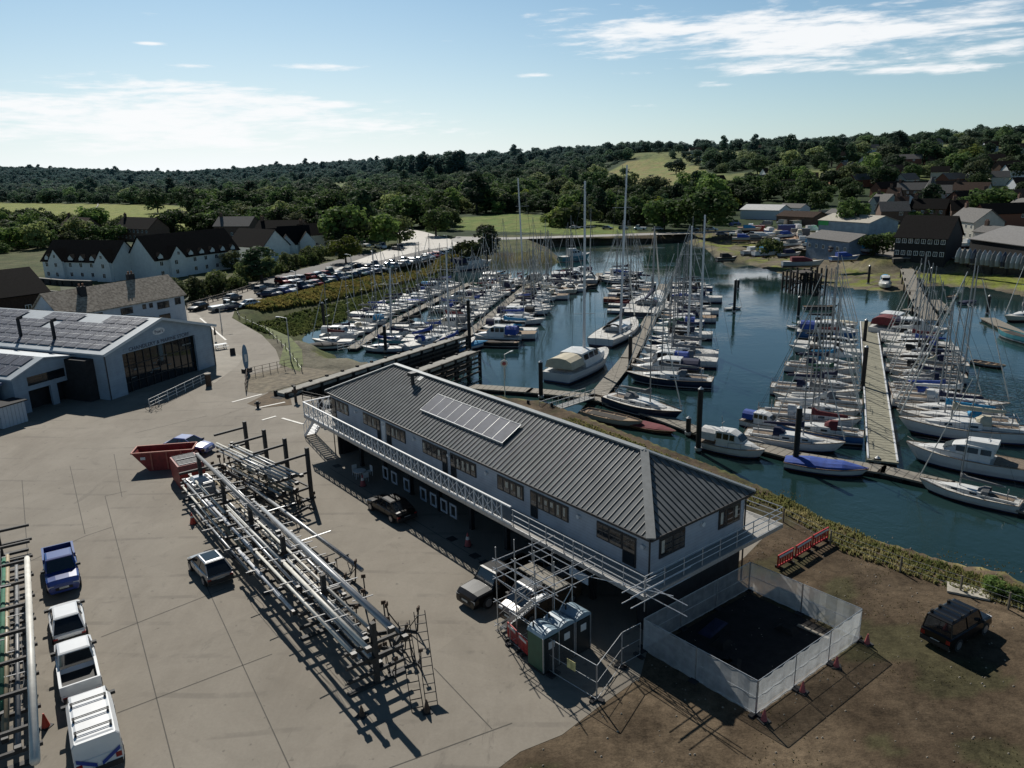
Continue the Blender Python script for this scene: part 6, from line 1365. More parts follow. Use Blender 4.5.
SPARSE_PX = [[(868,216),(868,190),(940,184),(1100,188),(1100,225)],[(868,216),(868,190),(940,184),(1100,188),(1100,225)],[(690,205),(690,160),(860,140),(1100,128),(1100,215),(860,205)]]
VIS = [[(-80,204),(196,206),(194,228),(60,222),(-80,219)],[(600,160),(655,157),(708,168),(708,186),(600,186)],[(455,212),(520,212),(640,228),(640,236),(455,236)],[(328,183),(352,183),(352,194),(328,194)]]
pts = []; random.seed(31); y = 165.0
while y < 4200:
    st_ = 7.0+y*.0066; x = -.80*y-30
    while x < .78*y+30:
        X_ = x+uni(-.45,.45)*st_; Y_ = y+uni(-.45,.45)*st_; x += st_
        if Y_ < 330 and sdist(X_, Y_) < 7: continue
        z = hill(X_, Y_); u, v, k = px_of((X_, Y_, z))
        if not (-70 < u < 1094): continue
        if any(inpoly(X_, Y_, f) for f in FIELDS): continue
        if any(inpoly(u, v, f) for f in FREE_PX): continue
        if Y_ > 264 and Y_ < 300 and X_ > -30 and X_ < 100: continue
        if v > 262 and not (u < 190): continue
        if v > 285: continue
        if any(inpoly(u, v, f) and random.random() < .6 for f in SPARSE_PX) or random.random() < 0 and random.random() < .48: continue
        if any(inpoly(u, v-d_, f) for f in VIS for d_ in (2, 6, 10)): kd_small = True
        else: kd_small = False
        wood = mnoise.noise(Vector((X_*.006, Y_*.006, 2)))
        if Y_ > 380 and wood < -.14 and random.random() < .88: continue
        r_ = random.random(); kd = 0 if r_ < .3 else 6 if r_ < .5 else 1 if r_ < .68 else 7 if r_ < .8 else 2 if r_ < .92 else 3 if r_ < .96 else 5 if r_ < .965 else 4
        h = ((uni(5.5,11) if random.random() < .68 else uni(11,19)) if kd != 4 else uni(3,5.5))*(1+min(.35, Y_*.0001)) * (1.35 if kd == 3 else 1)
        if Y_ < 420 and (u < 330 or 560 < u < 700): h *= .8
        if kd_small:
            if random.random() < .55: continue
            kd = 4; h = uni(2.2,4)
        if Y_ > 330 and wood > .12 and random.random() < .12: continue
        pts.append((k/h, X_, Y_, z, kd, h*.93, u, v))
    y += st_*.9
# the row of poplars standing out of the middle-distance woods
for i in range(30):
    g_ = onground(388+i*2.5, 180-i*.05); pts.append((g_.y/30, g_.x+uni(-4,4), g_.y+uni(-12,12), g_.z, 3, uni(26,36), 400, 189))
pts.sort(key=lambda q: q[0])
def zone(u, v):
    if u < 340: return 'in the belt around the white terraces and the field' if v > 200 else 'in the far left woodland'
    if u < 520: return 'in the wood beside and above the pale road' if v > 190 else 'in the middle-distance woodland'
    if u < 735: return 'in the dense wood behind the causeway'
    return 'among the houses and gardens on the right-hand hillside'
KD = {0:'dark spreading broadleaf tree',6:'low wide dark broadleaf tree',1:'mid-green broadleaf tree',7:'tall oval mid-green tree',2:'pale olive-green tree',3:'narrow dark poplar',5:'bright lime-green tree',4:'low green bush'}
NI = 255-cnt
for q in pts[:NI]:
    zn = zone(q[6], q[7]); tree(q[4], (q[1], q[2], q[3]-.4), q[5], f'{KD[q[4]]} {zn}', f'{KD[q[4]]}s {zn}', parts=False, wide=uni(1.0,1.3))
rest = pts[NI:]
me_ = bpy.data.meshes.new('distant_woodland'); me_.from_pydata([(q[1],q[2],q[3]-.6) for q in rest], [], [])
at_ = me_.attributes.new('kind','INT','POINT'); at_.data.foreach_set('value', [q[4] for q in rest]); at_ = me_.attributes.new('size','FLOAT','POINT'); at_.data.foreach_set('value', [q[5]/(10.0 if q[4] != 4 else 3.2) for q in rest])
wo = bpy.data.objects.new('distant_woodland', me_); COL.objects.link(wo); tag(wo, 'continuous dark green woodland covering the far hills', 'woodland', None, 'stuff')
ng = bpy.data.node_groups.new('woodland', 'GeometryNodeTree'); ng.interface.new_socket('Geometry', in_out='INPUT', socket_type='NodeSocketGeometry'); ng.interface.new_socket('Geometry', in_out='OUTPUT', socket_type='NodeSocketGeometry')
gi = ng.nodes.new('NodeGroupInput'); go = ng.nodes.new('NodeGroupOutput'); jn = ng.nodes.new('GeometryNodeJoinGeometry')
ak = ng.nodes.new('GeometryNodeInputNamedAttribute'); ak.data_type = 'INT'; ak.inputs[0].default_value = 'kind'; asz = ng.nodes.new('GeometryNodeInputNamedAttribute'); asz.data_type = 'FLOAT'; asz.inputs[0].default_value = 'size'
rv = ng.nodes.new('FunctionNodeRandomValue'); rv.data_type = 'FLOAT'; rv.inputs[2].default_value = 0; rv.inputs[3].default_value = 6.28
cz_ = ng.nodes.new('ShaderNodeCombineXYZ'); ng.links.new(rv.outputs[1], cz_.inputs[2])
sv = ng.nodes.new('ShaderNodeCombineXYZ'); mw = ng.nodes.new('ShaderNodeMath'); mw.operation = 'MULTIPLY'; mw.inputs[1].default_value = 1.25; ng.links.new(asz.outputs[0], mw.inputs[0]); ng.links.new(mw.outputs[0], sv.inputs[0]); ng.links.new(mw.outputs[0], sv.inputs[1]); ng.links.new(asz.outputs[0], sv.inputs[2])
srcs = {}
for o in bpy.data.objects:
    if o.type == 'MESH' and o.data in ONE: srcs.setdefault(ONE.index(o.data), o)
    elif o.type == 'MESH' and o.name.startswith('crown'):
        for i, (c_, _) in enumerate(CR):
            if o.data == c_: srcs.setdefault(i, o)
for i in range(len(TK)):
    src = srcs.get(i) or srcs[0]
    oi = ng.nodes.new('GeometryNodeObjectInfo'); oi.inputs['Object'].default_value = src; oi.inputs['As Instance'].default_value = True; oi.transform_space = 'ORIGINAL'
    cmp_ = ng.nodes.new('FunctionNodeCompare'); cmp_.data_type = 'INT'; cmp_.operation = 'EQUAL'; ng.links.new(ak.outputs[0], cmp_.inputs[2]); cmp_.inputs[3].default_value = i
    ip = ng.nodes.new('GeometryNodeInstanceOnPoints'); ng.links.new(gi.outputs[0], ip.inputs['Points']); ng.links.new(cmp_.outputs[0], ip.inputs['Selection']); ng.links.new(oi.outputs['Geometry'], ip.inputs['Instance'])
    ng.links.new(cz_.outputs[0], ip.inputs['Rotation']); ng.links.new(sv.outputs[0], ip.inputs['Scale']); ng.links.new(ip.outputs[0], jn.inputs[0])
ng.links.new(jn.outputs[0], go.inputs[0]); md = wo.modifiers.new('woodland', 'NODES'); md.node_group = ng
print('TREES', len(pts), 'rest', len(rest))

# ------------------------------------------------------------------ grass, reeds and scrub on the banks
def tufts(name, label, cat, gen, m, n, hgt, wd):
    mb = MB()
    for _ in range(n):
        q = gen()
        if q is None: continue
        x, y, z = q; h = hgt*uni(.5,1.3); k = random.choice((2,3))
        for j in range(k):
            a_ = uni(0,6.28); dx, dy = math.cos(a_)*wd, math.sin(a_)*wd; lx, ly = uni(-.3,.3)*h, uni(-.3,.3)*h
            mb.face((x-dx,y-dy,z-.05),(x+dx,y+dy,z-.05),(x+dx*.4+lx,y+dy*.4+ly,z+h),(x-dx*.5+lx,y-dy*.5+ly,z+h*.9))
    return tag(mb.build(name, m), label, cat, None, 'stuff')
def band(pts_, w0, w1):
    P_ = [Vector(P2(*q)) for q in pts_]; seg = list(zip(P_,P_[1:])); ls = [(b-a).length for a,b in seg]
    def g_():
        a,b = random.choices(seg, ls)[0]; f = random.random(); d = (b-a).normalized(); n = Vector((-d.y,d.x)); p = a+(b-a)*f+n*uni(w0,w1)
        if sdist(p.x,p.y) < .15: return None
        return (p.x,p.y,ground(p.x,p.y))
    return g_
def vegmat(name, c1, c2, c3, sc_=.25):
    m = bpy.data.materials.new(name); m.use_nodes = True; t = NT(m.node_tree); b = t.n['Principled BSDF']; pos = t.new('ShaderNodeNewGeometry').outputs['Position']
    c = t.mix(t.ramp(t.noise(pos, sc_, 3), .38, .62), c1, c2); c = t.mix(t.ramp(t.noise(pos, sc_*5, 3), .4, .7), c, c3); t.l.new(c, b.inputs['Base Color']); b.inputs['Roughness'].default_value = .9
    tr = t.new('ShaderNodeBsdfTranslucent'); t.l.new(c, tr.inputs[0]); mx = t.new('ShaderNodeMixShader'); mx.inputs[0].default_value = .5; t.l.new(b.outputs[0], mx.inputs[1]); t.l.new(tr.outputs[0], mx.inputs[2]); t.l.new(mx.outputs[0], t.n['Material Output'].inputs[0]); return m
MSCRUB = vegmat('golden_scrub', (.17,.14,.04), (.085,.11,.03), (.26,.21,.07)); MGR = vegmat('shore_grass', (.22,.21,.08), (.36,.31,.15), (.13,.15,.05)); MDG = vegmat('saltmarsh', (.08,.11,.035), (.13,.15,.05), (.04,.06,.02))
tufts('bank_scrub', 'golden-brown scrub along the top of the bank below the car park', 'scrub', band([(250,309),(300,298),(360,282),(420,266),(462,256)], -3.5, 3), MSCRUB, 9000, .75, .36)
tufts('saltmarsh', 'dark green saltmarsh plants on the lower reedy bank', 'saltmarsh', band([(262,322),(300,312),(360,294),(420,276),(470,260)], -4.5, 5), MDG, 6000, .35, .35)
tufts('shore_grass', 'dry yellow-green grass along the near shoreline', 'grass', band([(765,500),(805,524),(850,553),(900,570),(960,590),(1080,625)], -.3, 2.6), MGR, 3600, .24, .06)
tufts('shore_grass', 'low grass on the strip between the office and the water', 'grass', band([(560,420),(610,440),(700,478),(765,502)], -1.5, 1.5), MGR, 2500, .18, .08)
0 and tufts('rough_grass', 'tufts of rough grass on the dock-side verge', 'grass', band([(282,335),(290,352),(300,368)], -3, 3), MGR, 1200, .15, .08)
def flat_gen():
    for _ in range(20):
        x = uni(5,45); y = uni(14,56)
        if inpoly(x, y, yard) or (5 < x < 19 and 29 < y < 43 and inpoly(x, y, [(v.x,v.y) for v in (a_w,b_w,c_w,d_w)])): continue
        if sdist(x,y) > 2 and mnoise.noise(Vector((x*.22,y*.22,9))) > .12: return (x,y,0.0)
    return None
a_w, b_w, c_w, d_w = Vector((6.66,35.51,0)), Vector((11.05,30.25,0)), Vector((18.42,35.93,0)), Vector((14.05,41.2,0))
tufts('weeds', 'sparse low weeds in patches over the dirt ground', 'weeds', flat_gen, vegmat('dull_weeds', (.15,.13,.06), (.2,.16,.09), (.10,.11,.045)), 2600, .045, .04)
# small stones and crumbs on the dirt
mb = MB(); random.seed(5)
for _ in range(1400):
    x = uni(-3,40); y = uni(15,50)
    if inpoly(x,y,yard) or sdist(x,y) < 2.5: continue
    s_ = uni(.015,.055); mb.tap(x-s_,x+s_,y-s_*.8,y+s_*.8,-.01,s_,s_*.5,s_*.4)
tag(mb.build('gravel', mat('loose_stone', (.24,.21,.17), .9, .3, 9)), 'loose stones scattered over the dirt ground', 'gravel', None, 'stuff')
# ------------------------------------------------------------------ far shore on the right: quay, sheds, houses
MQUAY = mat('quay_wall', (.045,.04,.035), .95, .3, 1.5, bump=.5); MTILE = mat('grey_tile_roof', (.10,.095,.09), .85, .25, 2.5); MSHEET = mat('fibre_sheet_roof', (.16,.155,.15), .8, .2, 1.5, stretch=(3,1,1)); MBTAR = mat('tarred_boarding', (.016,.015,.015), .85, .3, 3)
def wallrun(name, label, pxs, z0, z1, th, m, cap=None):
    pts_ = [Vector(P2(*q)) for q in pxs] if isinstance(pxs[0][0], int) else [Vector(q) for q in pxs]
    o = thing(name, label, 'wall', (pts_[0].x, pts_[0].y, 0)); b_ = MB(); c_ = MB(); r_ = MB()
    for a, b in zip(pts_, pts_[1:]):
        d = (b-a).normalized(); n = Vector((-d.y, d.x))*th/2; A_ = a-pts_[0]; B_ = b-pts_[0]
        b_.prism([(A_-n).to_tuple(),(B_-n).to_tuple(),(B_+n).to_tuple(),(A_+n).to_tuple()], z0, z1)
        c_.bar((A_.x,A_.y,z1+.08),(B_.x,B_.y,z1+.08), th*1.3, .16)
        L_ = (b-a).length; k_ = 0
        while k_ < L_ and cap == 'ribs': q = A_+(B_-A_).normalized()*k_-n*1.25; r_.box(q.x-.12,q.x+.12,q.y-.12,q.y+.12,z0,z1-.1); k_ += 3
    b_.build('wall', m, o); c_.build('coping', mat('coping_stone', (.2,.19,.17), .85, .2, 2), o)
    if cap == 'ribs': r_.build('rib', MBLACKTIM, o)
    return o
wallrun('causeway_wall', 'dark ribbed retaining wall carrying the causeway road across the head of the basin', [(-7,279.6),(1,279.4),(64,285.6),(92,286.5)], -5, 1.25, .6, MQUAY, 'ribs')
wallrun('causeway_parapet', 'low pale parapet along the back of the causeway road', [(-20,298),(1,291.5),(94,298.5)], -.5, .9, .35, mat('pale_parapet', (.22,.21,.19), .9, .15, 1))
wallrun('quay_wall', 'dark timber-faced quay in front of the black boathouse and boat store', [(98.0,196.0),(112,197),(113.5,185),(128,173),(160,160),(200,150)], -3.2, .4, .8, MQUAY, 'ribs')
wallrun('quay_wall', 'rough dark quay below the boatyard sheds', [(82,226),(90,214),(98,206),(98,196)], -2.8, .3, .7, MQUAY, 'ribs')
# travel-hoist piers beside the office
def pier(p, q, wd, label, name='hoist_pier', solid=.6):
    p = Vector((p[0],p[1],0)); q = Vector((q[0],q[1],0)); o = thing(name, label, 'pier', p, math.atan2(q.y-p.y,q.x-p.x)); L_ = (q-p).length
    MB().box(0,L_,-wd/2,wd/2,.05,.42).build('deck', mat('pier_concrete', (.26,.25,.22), .85, .15, 1.5), o)
    MB().box(-1,L_*solid,-wd/2+.1,wd/2-.1,-6,.04).build('wall', MBLACKTIM, o)
    n = int(L_/2.6)
    for i in range(n+1):
        for sy in (-1,1): MB().box(L_*i/n-.17,L_*i/n+.17,sy*wd/2-.17,sy*wd/2+.17,-6,.6).build('pile', MBLACKTIM, o)
    w_ = MB()
    for z in (-2.3,-1.6,-.9,-.3):
        for sy in (-1,1): w_.box(L_*.35,L_,sy*(wd/2+.2)-.06,sy*(wd/2+.2)+.06,z-.12,z+.12)
    for i in range(n): 
        if L_*i/n > L_*.35: w_.bar((L_*i/n,0,-2.5),(L_*(i+1)/n,0,-.4),.12)
    w_.build('waling', MTIMBER, o); MB().bar((0,-wd/2,.5),(L_,-wd/2,.5),.22,.16).build('kerb', MTIMBER, o)
pier((-26.9,85.6), P2(462,339), 1.9, 'upper concrete-decked pier of the boat hoist with dark timber side', solid=.93)
pier((-20.6,80.8), P2(474,354), 1.9, 'lower timber-latticed pier of the boat hoist behind the office roof')
# gangway from the shore to the pontoon
a_ = Vector((*P2(545,412,-.6),-.6)); b_ = Vector((*P2(590,398,PZ),PZ+.1)); d = b_-a_; o = thing('gangway', 'sloping aluminium gangway with side railings down to the walkway', 'gangway', a_, math.atan2(d.y,d.x)); L_ = d.xy.length; dz = d.z
MB().bar((0,0,0),(L_,0,dz),1.3,.12).build('deck', mat('grey_grating', (.22,.22,.21), .7, .15, 5), o); m_ = MB()
for sy in (-.62,.62):
    m_.bar((0,sy,1.1),(L_,sy,1.1+dz),.06); m_.bar((0,sy,.6),(L_,sy,.6+dz),.04)
    for i in range(9): m_.bar((L_*i/8,sy,dz*i/8),(L_*i/8,sy,1.1+dz*i/8),.05)
m_.build('handrail', MGALV, o)
o = thing('shore_platform', 'small timber landing stage at the head of the gangway', 'landing stage', Vector((*P2(536,413,-.6),-.6)), math.atan2(d.y,d.x)); MB().box(-2.5,1.2,-1.6,1.6,-.2,0).build('deck', MPALETIM, o)
for sx in (-2.3,1.0):
    for sy in (-1.45,1.45): MB().box(sx-.12,sx+.12,sy-.12,sy+.12,-4,1.0).build('pile', MBLACKTIM, o)
# timber jetty across the mud
jp = [Vector(P2(*q,-.4)) for q in [(907,268),(915,290),(930,318)]]
o = plank_pontoon('timber_jetty', 'weathered timber jetty stepping down over the mud from the black boathouse', [tuple(v) for v in jp], 2.8, -.6, MPALETIM, fl=False)
for i, f in enumerate([k2/7 for k2 in range(8)]):
    v = jp[0]+(jp[1]-jp[0])*min(1,f*2) if f < .5 else jp[1]+(jp[2]-jp[1])*(f*2-1)
    MB().box(v.x-1.5,v.x-1.25,v.y-.12,v.y+.12,-4,0).build('pile', MBLACKTIM, o); MB().box(v.x+1.25,v.x+1.5,v.y-.12,v.y+.12,-4,0).build('pile', MBLACKTIM, o)
plank_pontoon('timber_pontoon', 'short floating landing left of the jetty foot', [P2(907,309,PZ),P2(925,312,PZ)], 2.4, PZ, MPALETIM)
plank_pontoon('timber_pontoon', 'short floating landing right of the jetty foot', [P2(934,300,PZ),P2(945,310,PZ)], 2.4, PZ, MPALETIM)
plank_pontoon('timber_pontoon', 'small pontoon reaching in from the right edge with one pile', [P2(988,318,PZ),P2(1030,338,PZ),P2(1080,360,PZ)], 2.4, PZ, MPALETIM)
# timber dolphin in the water
v = P(803,291,WZ); o = thing('timber_dolphin', 'open cage of old black timber piles standing off the mud', 'timber structure', v, .1); rg = random.Random(3)
for i in range(6):
    for j in range(3): x_, y_ = -4+i*1.6, -2+j*2; MB().bar((x_,y_,-2),(x_+rg.uniform(-.2,.2),y_,4.6+rg.uniform(-.5,.6)),.34).build('pile', MBLACKTIM, o)
m_ = MB()
for j in range(3):
    y_ = -2+j*2; m_.bar((-4.2,y_,2.2),(4.2,y_,2.2),.22); m_.bar((-4,y_,.4),(0,y_,4),.2); m_.bar((4,y_,.4),(0,y_,4),.2)
for i in (0,5): m_.bar((-4+i*1.6,-2,3.3),(-4+i*1.6,2,3.3),.22)
m_.build('bracing', MBLACKTIM, o); MB().box(-2.2,1.6,-2.2,2.2,4.2,4.4).build('deck', MTIMBER, o)
# sheet hardstanding
sheet('boatyard_hardstanding', [(84,228),(92,216),(100,206),(100,198),(113,199),(115,187),(130,175),(210,152),(240,240),(92,290)], .02, mat('yard_gravel', (.17,.155,.13), .9, .25, .3, world=True))
sheet('quayside_sand', [P2(*q) for q in [(735,226),(790,222),(812,228),(800,240),(760,238)]], .05, mat('orange_sand', (.30,.19,.12), .9, .2, .5, world=True))
def hpx(label, px0, px1, D_, he, hr, wm, rm, z=None, name='house', cat='house', chim=None, fg=(), rows=(1.0,), face='long', fm=None, group=None, end_w=True, L_=None, parts=True, nwin=None):
    a = onground(*px0); b = onground(*px1); d = b-a; L = L_ or max(4, d.xy.length); n = nwin or max(1, int(L/2.8)); base = min(a.z, b.z)
    fr = [(L*(i+.5)/n, z_, 1.0, 1.15) for i in range(n) for z_ in rows] if parts else []
    ew = [(D_/2, z_, 1.1, 1.2) for z_ in rows] if (end_w and parts) else []
    g_ = gable(name, label, cat, (a.x,a.y,base), math.atan2(d.y,d.x), L, D_, he, hr, wm, rm, front=fr, end0=ew, chim=chim if chim is not None else ([(1.0,D_/2)] if parts else []), front_gable=fg, fm=fm, group=group); return g_
BW = [
 ('black tarred boathouse with two rows of pale windows and paired roofs at the quay', (893,259), (944,262), 14, 5.6, 10.6, MBTAR, MSLATE, dict(rows=(1.2,4.2), cat='boathouse', name='boathouse', nwin=8, chim=[])),
 ('pale grey gabled house right of the black boathouse', (947,236), (972,241), 9, 5.6, 9.2, MCREAM, MTILE, dict(rows=(1.0,3.6))),
 ('low white-fronted annex in front of the boat store', (972,243), (1000,246), 7, 3.4, 5.0, MCREAM, MTILE, dict(rows=(1.1,))),
 ('wide grey-roofed boat store open towards the water', (968,256), (1040,268), 20, 4.4, 7.4, MBTAR, MSHEET, dict(rows=(), cat='shed', name='boat_store', chim=[], end_w=False, nwin=1)),
 ('large pale house with a blank gable end on the rise', (975,214), (1000,215), 9, 5.8, 9.6, MCREAM, MBROWNT, dict(rows=(1,3.6))),
 ('red brick house with white windows at the right edge', (1003,222), (1022,225), 8, 5.6, 8.8, MBRICK, MTILE, dict(rows=(1,3.6))),
 ('small red brick house with a bargeboarded gable behind the boathouse', (893,222), (906,222), 8, 5.6, 9.4, MBRICK, MBROWNT, dict(rows=(1,3.6))),
 ('row of dark-roofed cottages behind the boathouse', (908,222), (944,223), 8, 5.2, 8.6, MBRICK2, MSLATE, dict(rows=(1,3.4))),
 ('white cottage with twin gables left of the brick house', (868,214), (884,215), 8, 5.2, 8.4, MCREAM, MTILE, dict(rows=(1,3.4), fg=[(3,3.5)])),
 ('pink-walled house above the black boathouse', (884,208), (896,208), 8, 5.4, 8.8, mat('pink_render', (.35,.22,.18), .85, .1), MBROWNT, dict(rows=(1,3.4))),
 ('terrace of grey slate roofs high behind the boathouse, left part', (896,200), (925,200), 8, 5, 8.2, MBRICK2, MTILE, dict(rows=(1,3.2))),
 ('pale gabled pair of houses right of the turret', (930,204), (950,204), 9, 5, 8.4, MCREAM, MTILE, dict(rows=(1,3.2))),
 ('long terrace with pale fronts on the rise', (950,200), (985,201), 8, 5, 8.4, MCREAM, MBROWNT, dict(rows=(1,3.2))),
 ('dark brick house between the terrace and the boat store', (950,224), (966,224), 8, 5, 8.4, MBRICK2, MSLATE, dict(rows=(1,3.2))),
 ('slate-roofed house at the far right beyond the brick one', (1022,212), (1050,214), 9, 5, 8.8, MBRICK2, MSLATE, dict(rows=(1,3.2))),
 ('white long-roofed boatyard shed left of centre', (740,219), (778,220), 12, 4.0, 6.0, MWHITE, mat('white_sheet_roof', (.42,.42,.41), .6, .1, 1), dict(rows=(), name='boat_shed', cat='shed', chim=[], end_w=False)),
 ('low brown-roofed workshop beside the white shed', (776,224), (812,226), 10, 3.2, 5.0, MBRICK2, MBROWNT, dict(rows=(), name='workshop', cat='shed', chim=[], end_w=False)),
 ('shed with green end and pale roof behind the quay', (818,232), (868,236), 14, 4.2, 6.2, mat('pale_blue_cladding', (.22,.30,.36), .7, .15, .5), mat('buff_sheet_roof', (.36,.33,.27), .7, .1, 1), dict(rows=(), name='boat_shed', cat='shed', chim=[], end_w=False)),
 ('grey-blue boatshed on the quay front', (806,250), (848,256), 10, 3.6, 5.4, mat('blue_grey_boards', (.12,.17,.24), .7, .2, 1), MTILE, dict(rows=(1.0,), name='boat_shed', cat='shed', chim=[], end_w=False)),
 ('small white office hut behind the boatyard clutter', (778,214), (800,215), 7, 3, 4.6, MWHITE, MTILE, dict(rows=(1.0,), name='office_hut', cat='hut', chim=[])),
 ('pale flat-fronted building at the top of the boatyard', (825,222), (846,223), 8, 3.4, 5.0, MWHITE, MTILE, dict(rows=(1.0,), name='boat_shed', cat='shed', chim=[])),
 ('dark barn-like house with brick chimney above the first terrace', (117,240), (150,242), 9, 5, 9, MBRICK2, MSLATE, dict(rows=(1,3.4))),
 ('brown-roofed house half hidden by trees above the terraces', (62,236), (84,238), 8, 4.6, 8.2, MBRICK2, MBROWNT, dict(rows=(1,))),
 ('slate-roofed house behind the gabled pair by the road', (255,246), (300,246), 10, 5, 8.6, MBRICK2, MSLATE, dict(rows=(1,3.4))),
 ('dark house with white gable beyond the hedge', (305,250), (330,248), 9, 4.8, 8.2, MRENDER, MSLATE, dict(rows=(1,))),
 ('grey-roofed house behind the long white terrace', (215,238), (250,238), 9, 4.8, 8.2, MBRICK2, MTILE, dict(rows=(1,)))]
for lb, a0, b0, D_, he, hr, wm, rm, kw in BW:
    g_ = hpx(lb, a0, b0, D_, he, hr, wm, rm, **kw)
    if 'green end' in lb: MB().box(-.12,-.06,-.2,D_+.2,he-2.2,he+.1).box(-.12,4.5,-.1,-.05,he-1.6,he+.1).build('green_fascia', mat('green_panel', (.04,.35,.10), .6, .1), g_)
v = onground(929,206); o = thing('turret', 'small pointed turret roof rising among the houses', 'turret', v); MB().box(-2,2,-2,2,0,8).build('tower', MBRICK2, o); MB().tube((0,0,8),(0,0,13.5),2.9,8,.05).build('spire', MTILE, o)
# scattered hillside houses
random.seed(77); hh_ = [(672,146),(690,152),(700,158),(748,150),(860,152),(880,146),(905,150),(930,146),(955,152),(985,150),(1005,145),(1020,152),(700,200),(722,196),(745,190),(760,186),(795,184),(830,182),(855,186),(872,180),(890,176),(905,186),(930,178),(948,186),(968,176),(990,184),(1008,176),(985,164),(960,162),(930,164),(895,164),(865,166),(840,160),(812,158),(880,196),(1015,192),(905,196),(940,196),(960,209),(985,226),(1012,208),(880,222),(917,212),(765,178),(780,192),(712,186),(690,196),(845,172),(1000,172),(918,150)]
ws = [(MCREAM,'cream'),(MWHITE,'white'),(MBRICK2,'brown brick'),(MBRICK,'red brick')]; rs_ = [(MTILE,'grey-roofed'),(MBROWNT,'brown-roofed'),(MSLATE,'dark-roofed')]
for i, (px, py) in enumerate(hh_):
    wm, wn_ = random.choice(ws); rm, rn_ = random.choice(rs_); a = onground(px, py+2); rz = uni(-.5,.6); L = uni(9,20)
    gable('hillside_house', f'{rn_} {wn_} house among trees, {ORD[i]} of those scattered on the hillside', 'house', (a.x,a.y,a.z), rz, L, 8, 4.8, 8, wm, rm, front=[(L*.25,1,1.4,1.3),(L*.7,3.2,1.4,1.3)], chim=[], group='houses scattered over the hillside')
# boats ashore, containers and vans in the boatyard
def shoreboat(px, kind_l, hm, cm, label, rz, z=.5):
    v = onground(*px); rt = thing('boat_ashore', label, 'boat', (v.x, v.y, v.z+z), rz, 'boats laid up ashore')
    L, B = kind_l; Fb = .1*L+.2; hull(rt, L, B, Fb, HM[hm]); c = MB(); roofloft(c, [(-L*.3,.36*B,.3*B,Fb*.9,Fb+1.0),(0,.36*B,.28*B,Fb*.9,Fb+1.0),(L*.2,.2*B,.12*B,Fb,Fb+.3)]); c.build('cabin', CM[cm], rt)
    for sx in (-.25,.2): MB().bar((L*sx,-B*.5,-z),(L*sx,B*.5,-z+.1),.2).build('chock', MTIMBER, rt)
    return rt
for i, (px, kl, hm, cm, rz, lb) in enumerate([((757,256),(9,3),'grey','white',.2,'pale grey boat grounded on the mud, left one'),((772,257),(11,3.4),'white','turquoise',.15,'long pale boat grounded on the mud beside the shrub'),((790,258),(7,2.4),'grey','navy',.3,'small grounded boat near the timber cage'),((803,268),(10,3),'grey','maroon',-.1,'boat with red gear grounded just behind the timber cage'),
    ((845,262),(8,2.6),'blue','blue',.1,'blue-covered boat below the quay'),((862,250),(7,2.5),'white','white',1.4,'upright white boat by the shed'),((727,262),(6,2),'black','black',.2,'small dark boat on the mud spit'),
    ((951,247),(9,2.8),'white','white',.1,'white boat stacked ashore, leftmost by the boat store'),((962,247),(9,2.8),'white','cream',.15,'cream-topped boat stacked ashore by the boat store'),((973,248),(9,2.8),'white','white',.1,'white boat ashore third from the boathouse'),((984,249),(8,2.6),'teal','turquoise',.2,'turquoise boat ashore by the boat store'),((1010,262),(7,2.4),'white','white',1.5,'white boat under the boat store eave')]): shoreboat(px, kl, hm, cm, lb, rz)
random.seed(9)
for i in range(22):
    px = (738+i*6.1, 238+6*math.sin(i*2.3)+i*.55); cmn = random.choice(['blue','white','navy','grey','turquoise','white','cream']); hmn = random.choice(['white','white','grey','blue','cream','navy','white'])
    shoreboat(px, (uni(5.5,9.5), uni(2,3)), hmn, cmn, f'{hmn} boat with {cmn} top laid up in the boatyard, {ORD[i]} from the causeway', uni(-.5,1.8), .9)
for i in range(9):
    v = onground(735+i*15.5, 226+3*math.sin(i*1.7)+i*.6); cmn = random.choice(['white','white','silver','blue','red','navy']); rt = thing('boatyard_van', f'{cmn} van parked among the boatyard boats, {ORD[i]} from the causeway', 'van', v, uni(0,3), 'vans in the boatyard'); b_ = MB(); b_.loft([[(x_,w_,.35),(x_,w_,1.1),(x_,w_*.85,h_),(x_,-w_*.85,h_),(x_,-w_,1.1),(x_,-w_,.35)] for x_,w_,h_ in ((-2.4,.9,2.2),(.9,.95,2.25),(1.6,.92,1.3),(2.4,.8,1.0))]).build('body', PT[cmn], rt); MB().add([(.95,.8,2.1),(.95,-.8,2.1),(1.62,-.85,1.35),(1.62,.85,1.35)],[(0,1,2,3)]).build('windscreen', MCARGL, rt)
random.seed(8)
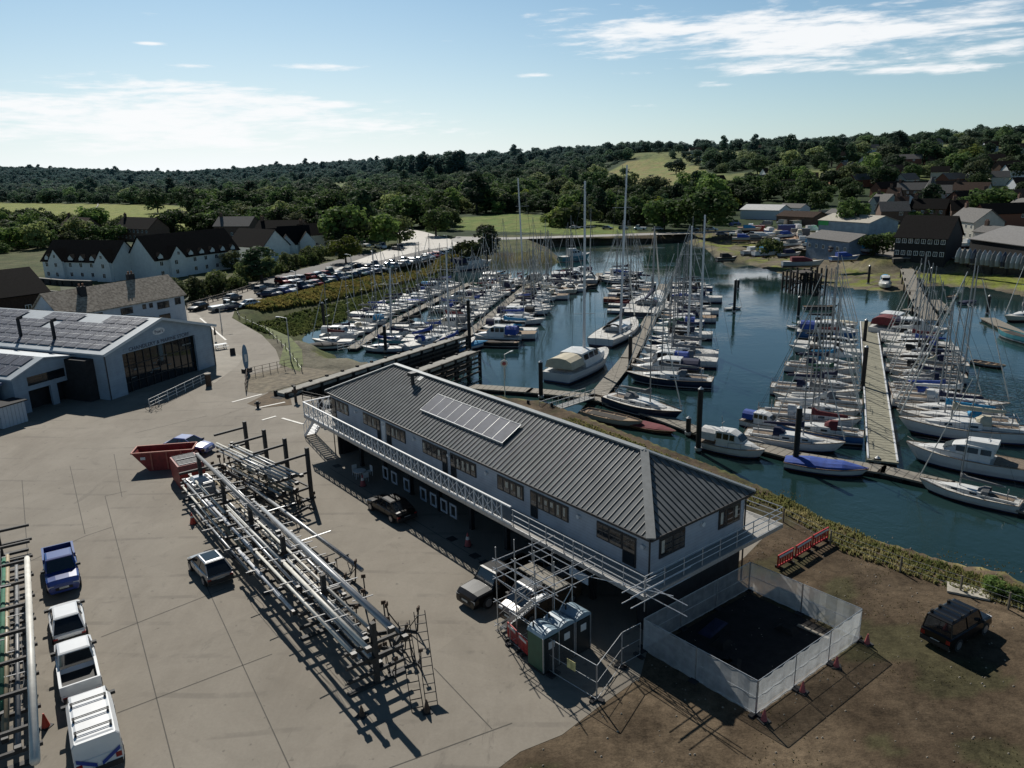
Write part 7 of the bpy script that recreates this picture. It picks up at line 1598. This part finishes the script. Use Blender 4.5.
for i in range(15):
    px = 958+i*5.0; v = P(px, 263+i*.55, .4); c = (HM['grey'],CM['grey'],HM['grey'],HM['navy'],CM['grey'],HM['grey'])[i % 6]; rt = thing('upright_dinghy', f'dinghy hull stored upright, {ORD[i]} from the left before the boat store', 'dinghy', v, -.2, 'dinghies stored upright at the quay')
    hb = MB(); hb.loft([[(w_*1.0*math.cos(a2*math.pi/6),-.45*math.sin(a2*math.pi/6)*k2,z_) for a2 in range(7)] for z_,w_,k2 in ((0,.75,.8),(1.4,.85,1),(2.8,.6,.8),(3.7,.08,.2))]); hb.build('hull', c, rt)
for i, (px, L, H, c, lb) in enumerate([((786,232),6,2.6,'blue','blue shipping container in the boatyard'),((770,240),5,2.4,'white','white store cabin at the boatyard edge'),((800,236),6,2.6,'grey','grey container behind the quay sheds'),((826,216),6,2.6,'silver','silver container at the back of the yard'),((756,232),6,2.4,'red','rust-red container by the causeway end'),((812,222),5,2.4,'green','green container between the sheds'),((795,226),4,2.2,'cream','cream cabin by the sand heap'),((862,246),5,2.5,'navy','navy container beside the dark tree')]):
    v = onground(*px); rt = thing('shipping_container', lb, 'container', v, uni(-.3,.3)); b_ = MB().box(-L/2,L/2,-1.2,1.2,.1,H).build('body', PT[c], rt); r_ = MB(); [r_.box(-L/2+.2+j*.5,-L/2+.35+j*.5,-1.25,-1.2,.2,H-.1) for j in range(int(L*2)-1)]; r_.build('corrugation', PT[c], b_); MB().box(-L/2-.05,-L/2,-1.1,1.1,.15,H-.05).build('door', MTRIM, rt)
for i, (px, h, lb) in enumerate([((733,236),12,'left'),((808,246),14,'right')]):
    pass
# distant pylon
v = onground(78,168); o = thing('pylon', 'faint lattice pylon on the far left skyline', 'pylon', (v.x,v.y,v.z)); m_ = MB()
for sx in (-4,4):
    for sy in (-4,4): m_.bar((sx,sy,0),(sx*.15,sy*.15,42),.7)
for z in (28,34,40): m_.bar((-9,0,z),(9,0,z),.6)
for z in range(0,36,6): k_ = 1-z/48; m_.bar((-4*k_,-4*k_,z),(4*k_,-4*k_,z+6),.4)
m_.build('lattice', MGALV, o)
